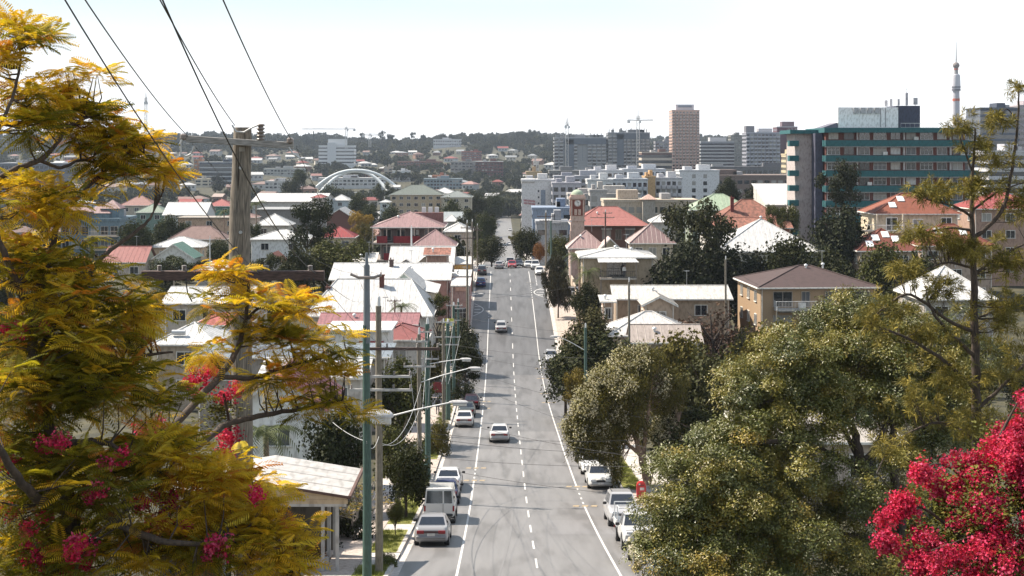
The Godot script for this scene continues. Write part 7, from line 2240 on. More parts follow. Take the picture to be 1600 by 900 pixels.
func planting() -> void:
	var dk := Color(0.032, 0.036, 0.011)
	var gr := Color(0.062, 0.066, 0.016)
	var ol := Color(0.1, 0.086, 0.02)
	var bl := Color(0.045, 0.05, 0.022)
	var yl := Color(0.28, 0.18, 0.03)
	# street trees, left
	tree("round", dk, "dense dark street tree behind the frangipani left of the parked cars", 634, 694, 92, 80.0, "", "street_tree")
	tree("round", gr, "young street tree with a thin stem inside a guard", 618, 780, 34, 73.0, "", "street_tree")
	tree("shrub", ol, "leafy shrub by the wheelie bins", 684, 640, 44, 112.0, "", "shrub")
	tree("shrub", gr, "green bush behind the third pole of the left footpath", 625, 640, 90, 100.0, "", "shrub")
	tree("round", gr, "broad green garden tree behind the pale crossarms", 630, 560, 120, 118.0)
	tree("round", dk, "dark shade tree over the cars by the walking person", 727, 530, 62, 160.0, "", "street_tree")
	tree("round", bl, "grey-green shade tree above the black sedan", 715, 498, 74, 176.0, "", "street_tree")
	tree("shrub", dk, "dark low tree behind the maroon hatchback", 716, 575, 54, 154.0, "", "shrub")
	tree("gum", gr, "light green tree right of the pale green gable", 682, 458, 46, 192.0)
	tree("shrub", ol, "yellowish bush below the pale green gable", 668, 505, 60, 170.0, "", "shrub")
	palm("palm standing in front of the white cottage roof", 627, 478, 178.0, 2.2)
	palm("tall palm right of the timber pole by the white pyramid roof", 400, 318, 340.0, 3.0)
	palm("palm beside the peach villa", 350, 330, 360.0, 2.6)
	tree("gum", Color(0.03, 0.036, 0.018), "tall dark gum tree left of the pink pub roof", 480, 310, 92, 235.0)
	tree("round", gr, "broad green tree under the gum, left of the pub", 520, 372, 130, 228.0)
	tree("round", dk, "dark tree hugging the gum's foot beside the white house", 466, 385, 70, 222.0)
	tree("round", gr, "rounded green tree right of the red roof", 560, 372, 56, 240.0)
	tree("gum", yl, "tree with yellow autumn leaves behind the red roof", 566, 330, 52, 400.0)
	tree("gum", ol, "olive tree before the yellow one, by the pub", 570, 345, 36, 330.0)
	tree("shrub", gr, "long green hedge mound behind the red roof", 520, 338, 70, 360.0, "", "shrub")
	# beyond the crest, both sides of the street
	tree("round", dk, "dense dark street tree left of the gap beyond the crest", 768, 367, 52, 296.0, "", "street_tree")
	tree("round", gr, "green street tree beyond the crest by the awning", 752, 372, 40, 305.0, "", "street_tree")
	tree("round", dk, "dense dark street tree right of the gap beyond the crest", 822, 354, 50, 290.0, "", "street_tree")
	tree("gum", ol, "pale green tree leaning over the far traffic", 806, 362, 26, 320.0, "", "street_tree")
	tree("round", Color(0.2, 0.09, 0.03), "small orange-brown tree right of the crest", 843, 378, 26, 285.0, "", "street_tree")
	tree("round", gr, "bushy tree before the clock tower's foot", 872, 366, 44, 275.0)
	tree("weep", Color(0.055, 0.05, 0.03), "drooping grey-brown street tree on the right at the crest", 868, 396, 48, 226.0, "", "street_tree")
	tree("weep", Color(0.05, 0.045, 0.028), "second drooping street tree below it on the right", 872, 425, 46, 214.0, "", "street_tree")
	palm("palm in front of the balcony house", 905, 402, 205.0, 2.6)
	palm("shorter palm right of the taller one by the balcony house", 918, 424, 198.0, 2.2)
	tree("round", dk, "dark tree beside the balcony house's posts", 915, 440, 60, 190.0)
	tree("shrub", dk, "dark hedge under the railed balcony", 945, 462, 80, 186.0, "", "shrub")
	# right middle distance
	tree("gum", Color(0.036, 0.038, 0.013), "large dark feathery tree right of the sunroom cottage", 1092, 312, 140, 205.0)
	tree("round", Color(0.022, 0.026, 0.011), "massive dark tree behind the long white roof", 1070, 375, 150, 198.0)
	tree("round", Color(0.022, 0.026, 0.011), "massive dark tree left of the brick flats", 1150, 378, 150, 203.0)
	tree("round", dk, "dark rounded tree below the white pyramid roof", 1228, 362, 110, 200.0)
	tree("gum", Color(0.025, 0.03, 0.014), "tall dark tree in front of the teal flats", 1314, 250, 84, 232.0)
	tree("round", Color(0.025, 0.03, 0.013), "dark tree at the foot of the tall one by the teal flats", 1312, 318, 110, 222.0)
	tree("round", dk, "dark garden tree right of the white pyramid roof", 1295, 385, 120, 205.0)
	tree("round", gr, "green tree below the skylight roof", 1380, 374, 100, 196.0)
	tree("round", dk, "dark tree behind the brick flats' roof end", 1435, 392, 130, 190.0)
	tree("gum", gr, "bushy tree left of the cream villa", 1352, 338, 40, 240.0)
	tree("shrub", Color(0.075, 0.045, 0.035), "bare reddish-brown bushy tree before the long white roof", 1112, 452, 150, 165.0)
	tree("shrub", dk, "dark ivy-clad bush at the gabled bungalow", 1030, 474, 70, 168.0, "", "shrub")
	tree("shrub", dk, "dark bush right of the reddish-brown tree", 1165, 480, 50, 160.0, "", "shrub")
	tree("round", gr, "green tree left of the teal flats' wing", 1232, 318, 46, 262.0)
	tree("round", Color(0.03, 0.033, 0.018), "dark rounded tree behind the rusty roof", 1190, 283, 66, 320.0)
	tree("round", Color(0.03, 0.036, 0.018), "dark tree behind the pale green roof", 1135, 277, 52, 330.0)
	tree("gum", gr, "light tree in front of the rusty roof's right end", 1215, 320, 44, 255.0)
	# right street side, nearer
	tree("round", Color(0.06, 0.055, 0.02), "olive street tree right of the road below the crest", 920, 480, 112, 160.0, "", "street_tree")
	tree("round", dk, "dense dark fig tree right of the road", 938, 514, 180, 136.0, "", "street_tree")
	tree("round", Color(0.035, 0.042, 0.016), "dark fig's neighbour leaning over the silver sedan", 884, 538, 92, 140.0, "", "street_tree")
	tree("gum", Color(0.14, 0.105, 0.02), "yellow-green small tree before the dark fig", 905, 575, 70, 118.0, "", "street_tree")
	tree("round", ol, "olive round tree behind the flowering one", 1060, 512, 150, 112.0)
	tree("round", Color(0.05, 0.052, 0.02), "mid green tree right of the flowering one", 1110, 540, 150, 104.0)
	tree("round", dk, "dark understorey tree behind the flowering trunk", 1080, 640, 170, 96.0)
	tree("round", ol, "olive garden tree behind the glossy-leaved one", 1210, 500, 150, 98.0)
	for q in [[212, 342, 62, 290.0, "dark bushy tree right of the blue-grey flats"], [262, 334, 60, 345.0, "green tree mound before the white hall"], [292, 345, 40, 345.0, "green bush left of the peach villa"], [340, 372, 44, 270.0, "dark tree right of the cream house"], [270, 398, 90, 240.0, "dark shrubbery under the green gabled house"], [396, 348, 40, 320.0, "dark tree behind the timber pole, left of the white two-storey house"], [420, 396, 56, 236.0, "grey-green tree below the white two-storey house"], [452, 402, 50, 228.0, "dark tree right of the terracotta gable"], [150, 325, 60, 350.0, "olive tree mound behind the blue-grey flats"], [610, 318, 50, 470.0, "dark tree behind the pub roof's left end"], [735, 322, 60, 420.0, "big dark tree mass left of the far street"], [760, 330, 44, 400.0, "dark tree at the far street's left kerb"], [700, 312, 70, 470.0, "dark hedge-like trees below the grey-green roofed flats"], [745, 296, 50, 620.0, "dark trees right of the grey-green roofed flats"], [770, 300, 40, 700.0, "dark tree before the square brick warehouse"], [560, 300, 40, 520.0, "dark tree right of the pale blue house"], [578, 318, 36, 470.0, "narrow dark tree left of the boxy white house"], [470, 262, 30, 820.0, "tall dark tree left of the white arch"], [455, 276, 40, 800.0, "dark tree cluster below the long school"], [520, 286, 50, 820.0, "dark trees under the white arch's left foot"], [600, 284, 40, 800.0, "palmy dark trees under the white arch's right foot"]]:
		tree("round" if int(q[0]) % 3 else "gum", dk if int(q[0]) % 2 else Color(0.042, 0.05, 0.015), q[4], q[0], q[1], q[2], q[3])
	# single trees standing out on the skyline of the far hill
	for q in [[596, 204, 16, "gum"], [612, 209, 18, "gum"], [645, 206, 12, "gum"], [660, 210, 14, "gum"], [690, 207, 20, "round"], [705, 210, 14, "round"], [737, 208, 16, "round"], [770, 210, 16, "round"], [815, 205, 22, "gum"], [832, 202, 24, "gum"], [850, 212, 18, "round"], [490, 205, 10, "cone"], [478, 210, 18, "round"], [395, 212, 14, "gum"], [350, 214, 16, "gum"], [330, 212, 12, "round"], [425, 216, 14, "round"], [455, 213, 16, "round"], [565, 207, 14, "gum"], [1128, 212, 8, "round"], [1160, 222, 14, "round"]]:
		tree(q[3], Color(0.03, 0.036, 0.018), "lone %s tree breaking the skyline of the far hill" % {"gum": "flat-topped", "round": "rounded", "cone": "pointed"}[q[3]], q[0], q[1], q[2], 2350.0, "%s skyline trees" % q[3], "skyline_tree")
	# fillers between the houses
	var kinds := [["round", dk, "dark green garden tree among the houses"], ["round", gr, "mid green garden tree among the houses"], ["gum", ol, "thin olive gum tree among the houses"], ["shrub", gr, "green garden shrub among the houses"], ["shrub", bl, "grey-green shrub among the houses"], ["round", bl, "grey-green garden tree among the houses"], ["cone", dk, "dark narrow conifer among the houses"]]
	var placed := 0
	var tries := 0
	while placed < 620 and tries < 12000:
		tries += 1
		var d := 95.0 + pow(rng.randf(), 0.8) * 520.0
		var col := rng.randf_range(-60, 1660)
		var x := (col - 800.0) / F * d
		if absf(x - mid(d)) < 13.5: continue
		var k: Array = kinds[rng.randi() % kinds.size()]
		var h := rng.randf_range(3.0, 9.0) * (0.5 if k[0] == "shrub" else 1.0)
		var g := ground_at(x, d)
		var w := h * rng.randf_range(0.6, 1.1) * (1.5 if k[0] == "shrub" else 1.0) * (0.5 if k[0] == "cone" else 1.0)
		var row := HY - (g + h - EYE) / d * F
		var hp := w * 0.5 / d * F
		var bad := false
		for s in screen_boxes:
			if col > s[0] - hp * 0.8 and col < s[1] + hp * 0.8:
				if s[4] > d and row < s[5] + 5: bad = true
				if absf(d - s[4] - 6.0) < 9.0 + w * 0.5: bad = true
			if bad: break
		var which := "garden_tree" if k[0] != "shrub" else "shrub"
		if bad or taken.get(which, 0) > 288: continue
		var near := "houses"
		var best := 1e9
		for s in screen_boxes:
			if s.size() < 7: continue
			var gap := absf(((s[0] + s[1]) * 0.5 - 800.0) / F * s[4] - x) + absf(s[4] + 5.0 - d)
			if gap < best:
				best = gap
				near = s[6].replace("_", " ")
		tree(k[0], k[1], k[2].replace("among the houses", "near the " + near), col, row, hp * 2, d, k[2].replace("among", "set among"), which)
		placed += 1
	print("fillers ", placed, " of ", tries)
	# the woods of the far slopes: one mass
	var far := []
	for k in 3: far.append(crown_mesh(900 + k, 22, 24, 0.13, ["round", "round", "gum"][k]))
	for k in 3:
		var xfs := []
		var cols := []
		var n := 0
		var tr := 0
		while n < 8000 and tr < 60000:
			tr += 1
			var d := 520.0 + pow(rng.randf(), 0.75) * 2700.0
			if n % 3 == 1: d = 300.0 + rng.randf() * 900.0
			var col := rng.randf_range(-150, 1750)
			var x := (col - 800.0) / F * d
			var belt := n < 420
			var h := rng.randf_range(5.0, 12.0) * (1.4 if k == 2 else 1.0)
			if belt:       # dense belts of trees along the rail line and the creek
				var q: Array = [[150.0, 490.0, 770.0, 840.0], [470.0, 660.0, 730.0, 790.0], [690.0, 766.0, 560.0, 760.0], [500.0, 760.0, 1350.0, 1600.0], [780.0, 870.0, 950.0, 1100.0]][n % 5]
				col = rng.randf_range(q[0], q[1])
				d = rng.randf_range(q[2], q[3])
				h = rng.randf_range(6.0, 10.0)
				x = (col - 800.0) / F * d
			if absf(x - mid(d)) < (12.0 if d < 420.0 else 9.0) and d < 905.0: continue
			var g := ground_at(x, d)
			var row := HY - (g + h - EYE) / d * F
			var hp := h * 0.5 / d * F
			var bad := false
			for s in screen_boxes:
				if s[4] > d - 14.0 and col > s[0] - hp and col < s[1] + hp and (row < s[5] + 1.0 or absf(s[4] + 8.0 - d) < 14.0):
					bad = true
					break
			if bad and not belt: continue
			xfs.append(Transform3D(Basis(Vector3.UP, rng.randf() * TAU).scaled(Vector3(h * rng.randf_range(0.7, 1.1), h, h * rng.randf_range(0.7, 1.1))), Vector3(x, g - 0.3, -d)))
			var q := rng.randf()
			cols.append((Color(0.03, 0.036, 0.018).lerp(Color(0.065, 0.065, 0.025), q * q)) * jit(0.2))
			n += 1
		print("wood ", n, " ", tr)
		var o := many(self, "far_wood" if k == 0 else "far_wood_%03d" % k, far[k], mats["leaf"], xfs, cols)
		o.set_meta("label", ["dark wood of rounded trees covering the far slopes", "lighter wood of rounded trees on the far slopes", "scattered gum woodland on the far slopes"][k])
		o.set_meta("category", "wood")

# ---------------------------------------------------------------- near trees
func frond_mesh(droop: float) -> ArrayMesh:
	# feathery double-pinnate leaf, 0.42 m long along +X
	var b := MB.new()
	var n := 13
	var r := RandomNumberGenerator.new()
	r.seed = int(droop * 100)
	var at := func(f: float) -> Vector3: return Vector3(0.42 * f, 0.05 * f - droop * f * f, 0)
	for k in n:
		var f := k / float(n)
		var a: Vector3 = at.call(f)
		var c: Vector3 = at.call((k + 1.0) / n)
		b.quad(a + Vector3(0, 0, 0.002), c + Vector3(0, 0, 0.002), c - Vector3(0, 0, 0.002), a - Vector3(0, 0, 0.002), Color(0.55, 0.5, 0.4))
		if f < 0.12: continue
		var ln := 0.115 * sin(PI * clampf(0.18 + f * 0.8, 0.0, 1.0)) + 0.015
		for e in [-1.0, 1.0]:
			var dir := Vector3(0.42 + 0.2 * f, -0.18 + r.randf_range(-0.12, 0.12), e).normalized()
			var w := Vector3(0.011, 0.003, 0)
			var m := c + dir * ln * 0.55 + Vector3(0, 0.006, 0)
			var tip := c + dir * ln + Vector3(0, -0.014, 0)
			var t := Color.WHITE * r.randf_range(0.8, 1.2)
			# leaflets: short lobes on both sides make the feathered edge
			b.tri(c, m + w, m - w, t); b.tri(m - w, m + w, tip, t)
			for j in 3:
				var q := c + dir * ln * (0.25 + 0.25 * j)
				b.tri(q, q + dir * ln * 0.22 + Vector3(0.016, 0, 0), q + dir * ln * 0.12, t); b.tri(q, q + dir * ln * 0.12, q + dir * ln * 0.22 - Vector3(0.014, 0, 0), t)
	return b.mesh()

func sprig_mesh(sd: int, n: int, size: float, spread: float, width: float) -> ArrayMesh:
	var r := RandomNumberGenerator.new()
	r.seed = sd
	var b := MB.new()
	for k in n:
		var an := TAU * k * 0.381966 * 1.0 + r.randf() * 0.4
		var out := Vector3(cos(an), r.randf_range(-0.35, 0.9), sin(an)).normalized()
		var o := out * spread * r.randf_range(0.1, 0.55) + Vector3(0, spread * r.randf_range(-0.3, 0.4), 0)
		var s := size * r.randf_range(0.7, 1.2)
		var dir := (out + Vector3(0, r.randf_range(-0.5, 0.2), 0)).normalized()
		var nr := (Vector3.UP + Vector3(r.randfn(), r.randfn(), r.randfn()) * 0.45).normalized()
		var side := dir.cross(nr).normalized() * s * width
		nr = side.cross(dir).normalized()
		var m := o + dir * s * 0.45 - nr * s * 0.05
		var tip := o + dir * s - nr * s * 0.12
		var q := r.randf_range(0.75, 1.25)
		var c := Color(q * r.randf_range(0.9, 1.25), q, q * r.randf_range(0.7, 1.0))
		b.tri(o, m + side + nr * s * 0.06, m, c); b.tri(o, m, m - side + nr * s * 0.06, c); b.tri(m, m + side + nr * s * 0.06, tip, c); b.tri(m, tip, m - side + nr * s * 0.06, c)
	return b.mesh()

func needle_mesh(sd: int, n: int, ln: float) -> ArrayMesh:
	var r := RandomNumberGenerator.new()
	r.seed = sd
	var b := MB.new()
	for k in n:
		var o := Vector3(r.randf_range(0, 0.16), 0, 0)
		var dir := Vector3(r.randf_range(0.1, 1.0), r.randfn() * 0.6 + 0.1, r.randfn() * 0.6).normalized()
		var s := ln * r.randf_range(0.6, 1.2)
		var side := dir.cross(Vector3(r.randfn(), r.randfn(), r.randfn())).normalized() * 0.008
		var q := r.randf_range(0.7, 1.3)
		var tip := o + dir * s - Vector3(0, s * 0.12, 0)
		var m := o + dir * s * 0.5 + Vector3(0, s * 0.03, 0)
		b.tri(o, m + side, m - side, Color(q, q, q)); b.tri(m - side, m + side, tip, Color(q, q, q))
	return b.mesh()

func in_blob(s: Array, r: RandomNumberGenerator, shell := 0.5) -> Array:
	# [point, outward direction] in an ellipsoid given by picture centre and radii at a distance
	var dir := Vector3(r.randfn(), r.randfn(), r.randfn()).normalized()
	var f := pow(r.randf(), shell) * r.randf_range(0.75, 1.2)
	if r.randf() < 0.12: f *= 1.22
	var u: float = s[4] / F
	var c := px(s[0], s[1], s[4])
	return [c + Vector3(dir.x * s[2] * u, dir.y * s[3] * u, dir.z * s[5]) * f, dir]

func limb(parent: Node, pts: Array, called := "limb", ma: Material = null) -> Array:
	# pts: [px, py, d, radius in px]; returns points along it, smoothed
	var c := Curve3D.new()
	var rad := []
	for i in pts.size():
		var p := px(pts[i][0], pts[i][1], pts[i][2])
		var q0 := px(pts[maxi(i - 1, 0)][0], pts[maxi(i - 1, 0)][1], pts[maxi(i - 1, 0)][2])
		var q1 := px(pts[mini(i + 1, pts.size() - 1)][0], pts[mini(i + 1, pts.size() - 1)][1], pts[mini(i + 1, pts.size() - 1)][2])
		var tg := (q1 - q0) / 6.0
		c.add_point(p - (parent as Node3D).position, -tg, tg)
		rad.append(pts[i][3] * pts[i][2] / F)
	var out := []
	var rr := []
	var n := pts.size() * 5
	for i in n + 1:
		var f := float(i) / n * (pts.size() - 1)
		var k := mini(int(f), pts.size() - 2)
		out.append(c.sample(k, f - k) + Vector3(rng.randfn(), rng.randfn(), rng.randfn()) * rad[k] * 0.15)
		rr.append(lerpf(rad[k], rad[k + 1], f - k))
	var b := MB.new()
	b.tube(out, rr, 8)
	part(parent, called, b.mesh(), ma if ma else mats["bark"])
	return out

func nearest(pts: Array, p: Vector3) -> Vector3:
	var best := Vector3.ZERO
	var bd := 1e9
	for q in pts:
		var dd: float = p.distance_squared_to(q) + (0.6 if q.y > p.y else 0.0)
		if dd < bd:
			bd = dd; best = q
	return best

func twigs(parent: Node, skeleton: Array, tips: Array, r0: float, most: float, ma: Material) -> void:
	var b := MB.new()
	for p in tips:
		var a := nearest(skeleton, p)
		var ln := a.distance_to(p)
		if ln > most or ln < 0.08: continue
		var m := a.lerp(p, 0.5) + Vector3(0, -ln * 0.08, 0) + Vector3(rng.randfn(), rng.randfn(), rng.randfn()) * ln * 0.06
		b.tube([a, m, p], [r0, r0 * 0.7, r0 * 0.35], 4, jit(0.2), false)
	part(parent, "twigs", b.mesh(), ma, Transform3D(), "stuff")

func foreground() -> void:
	jacaranda()
	glossy_tree()
	feathery_tree()
	bougainvilleas()
	flowering_tree()
	small_gardens()

func jacaranda() -> void:
	var r := RandomNumberGenerator.new()
	r.seed = 42
	var base := px(95, 0, 16.0)
	base.y = ground_at(base.x, 16.0)
	var t := thing("jacaranda_tree", "big feathery tree turning golden yellow, spreading before the timber pole", "tree", base)
	var sk := []
	sk += limb(t, [[80, 1560, 16, 40], [95, 1200, 16, 34], [100, 950, 16, 26], [112, 800, 16, 17]], "trunk")
	sk += limb(t, [[112, 800, 16, 13], [160, 745, 16, 9], [215, 715, 16.5, 7.5], [300, 702, 17, 6], [345, 668, 18, 5], [400, 651, 18.5, 4.5], [470, 640, 19, 3], [535, 625, 19, 1.6]])
	sk += limb(t, [[200, 722, 16.4, 7], [255, 680, 17, 6], [330, 603, 18, 5.5], [362, 562, 18.5, 5], [384, 500, 19, 3.6], [388, 440, 19, 2]])
	sk += limb(t, [[345, 590, 18.2, 4.5], [400, 590, 18.6, 3.5], [440, 575, 18.8, 3], [500, 560, 19, 2.2], [545, 545, 19, 1.4]])
	sk += limb(t, [[384, 500, 19, 2.6], [410, 480, 19, 2], [455, 490, 19, 1.4]])
	sk += limb(t, [[112, 800, 16, 12], [80, 680, 15.8, 10], [60, 590, 15.7, 9], [52, 500, 15.8, 7.5], [75, 410, 16, 5.5], [95, 340, 16.2, 4.5], [135, 295, 16.5, 3.6], [180, 255, 17, 2.5], [225, 240, 17, 1.4]])
	sk += limb(t, [[60, 560, 15.8, 6], [100, 480, 16, 5], [133, 437, 16.2, 4.2], [165, 398, 16.4, 3.8], [225, 352, 16.8, 2.6], [240, 330, 17, 1.4]])
	sk += limb(t, [[52, 500, 15.8, 6], [0, 380, 15.2, 5], [-15, 300, 15.4, 5], [20, 266, 15.8, 4.6], [62, 250, 16, 4.2], [88, 225, 16.2, 3.5], [110, 195, 16.4, 2.6], [150, 180, 16.8, 1.6]])
	sk += limb(t, [[-15, 300, 15.4, 4], [-5, 215, 15.4, 3.4], [20, 150, 15.6, 2.6], [32, 90, 15.8, 1.8], [20, 40, 16, 1.2]])
	sk += limb(t, [[62, 250, 16, 3.2], [95, 262, 16.3, 2.6], [128, 250, 16.6, 2], [165, 262, 17, 1.2]])
	sk += limb(t, [[112, 800, 16, 9], [60, 780, 15, 8], [10, 720, 14.4, 6], [-30, 640, 14, 5]])
	sk += limb(t, [[130, 780, 15.8, 8], [210, 830, 15.3, 6], [300, 850, 15.2, 4], [400, 830, 16, 2.5], [460, 850, 16, 1.4]])
	sk += limb(t, [[90, 640, 15.8, 6], [150, 600, 16, 4.5], [210, 560, 16.4, 3], [270, 550, 16.6, 1.6]])
	sk += limb(t, [[85, 700, 15.7, 6], [160, 690, 15.7, 4.5], [250, 740, 15.8, 3], [330, 760, 16, 2], [400, 765, 16.2, 1.3]])
	# leaf masses: column, row, radii, distance, depth, twigs, share of olive leaves, raised low down to paint in self-shade
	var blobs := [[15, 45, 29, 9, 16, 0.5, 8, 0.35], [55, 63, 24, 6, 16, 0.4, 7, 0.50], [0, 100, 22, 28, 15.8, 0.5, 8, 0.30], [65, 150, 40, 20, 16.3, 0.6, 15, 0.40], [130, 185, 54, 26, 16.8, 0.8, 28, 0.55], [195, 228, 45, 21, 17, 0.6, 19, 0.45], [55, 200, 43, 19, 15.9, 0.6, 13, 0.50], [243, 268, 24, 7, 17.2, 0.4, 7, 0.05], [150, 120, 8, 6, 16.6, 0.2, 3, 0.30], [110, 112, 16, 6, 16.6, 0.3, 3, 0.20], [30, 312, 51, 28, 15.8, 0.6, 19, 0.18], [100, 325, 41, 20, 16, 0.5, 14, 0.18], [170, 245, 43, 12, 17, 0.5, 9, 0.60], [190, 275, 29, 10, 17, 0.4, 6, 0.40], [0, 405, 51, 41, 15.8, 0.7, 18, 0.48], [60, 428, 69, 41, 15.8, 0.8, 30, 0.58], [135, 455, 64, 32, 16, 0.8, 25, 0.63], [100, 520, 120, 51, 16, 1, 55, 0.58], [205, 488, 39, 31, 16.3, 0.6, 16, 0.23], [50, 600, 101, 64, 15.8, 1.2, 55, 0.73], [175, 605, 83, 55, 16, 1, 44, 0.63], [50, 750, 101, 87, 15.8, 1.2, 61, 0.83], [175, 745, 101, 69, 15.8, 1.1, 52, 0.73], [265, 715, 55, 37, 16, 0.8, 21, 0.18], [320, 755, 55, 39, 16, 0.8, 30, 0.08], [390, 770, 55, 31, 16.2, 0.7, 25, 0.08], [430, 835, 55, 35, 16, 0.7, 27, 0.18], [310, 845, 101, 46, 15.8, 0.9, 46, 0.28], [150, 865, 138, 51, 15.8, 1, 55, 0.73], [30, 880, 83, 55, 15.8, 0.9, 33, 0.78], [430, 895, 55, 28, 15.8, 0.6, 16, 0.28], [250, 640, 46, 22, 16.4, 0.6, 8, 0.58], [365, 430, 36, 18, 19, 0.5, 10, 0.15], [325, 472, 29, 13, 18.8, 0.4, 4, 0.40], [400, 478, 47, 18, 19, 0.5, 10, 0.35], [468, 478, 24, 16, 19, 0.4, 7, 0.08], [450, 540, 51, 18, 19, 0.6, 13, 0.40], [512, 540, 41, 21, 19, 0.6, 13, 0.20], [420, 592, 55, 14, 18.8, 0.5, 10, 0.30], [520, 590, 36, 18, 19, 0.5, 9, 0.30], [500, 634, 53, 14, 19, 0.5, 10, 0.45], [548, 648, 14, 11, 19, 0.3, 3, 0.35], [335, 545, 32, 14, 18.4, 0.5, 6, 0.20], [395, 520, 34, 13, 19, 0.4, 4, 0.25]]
	var tips := []
	var x0 := []
	var c0 := []
	var x1 := []
	var c1 := []
	for s in blobs:
		for k in int(s[6] * 1.0):
			var q := in_blob(s, r, 0.6)
			var tip: Vector3 = q[0] - base
			tips.append(tip)
			var out: Vector3 = (q[1] + Vector3(0, 0.25, 0)).normalized()
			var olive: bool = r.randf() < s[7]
			var n := 8 + r.randi() % 4
			for j in n:
				var an := TAU * j / n + r.randf() * 0.7
				var lift := r.randf_range(-0.3, 0.5)
				var dir := (Vector3(cos(an), lift, sin(an)) + out * 0.5).normalized()
				var side: Vector3 = dir.cross(Vector3.UP).normalized()
				var up := side.cross(dir).normalized()
				var roll := r.randf_range(-0.6, 0.6)
				var bs := Basis(dir, up, side).rotated(dir, roll).scaled(Vector3.ONE * r.randf_range(0.45, 0.98))
				var xf := Transform3D(bs, tip + Vector3(r.randfn(), r.randfn(), r.randfn()) * 0.04)
				var y := r.randf()
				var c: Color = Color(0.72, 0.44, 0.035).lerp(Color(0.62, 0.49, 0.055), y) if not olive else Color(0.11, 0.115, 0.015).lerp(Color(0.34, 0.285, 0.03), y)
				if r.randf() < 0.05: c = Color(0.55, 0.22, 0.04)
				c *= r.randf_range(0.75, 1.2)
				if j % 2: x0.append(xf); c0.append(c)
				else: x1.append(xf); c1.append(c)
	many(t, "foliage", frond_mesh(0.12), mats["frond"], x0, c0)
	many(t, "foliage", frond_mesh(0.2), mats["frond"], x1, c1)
	twigs(t, sk, tips, 0.012, 1.5, mats["bark"])
	print("fronds ", x0.size() + x1.size())

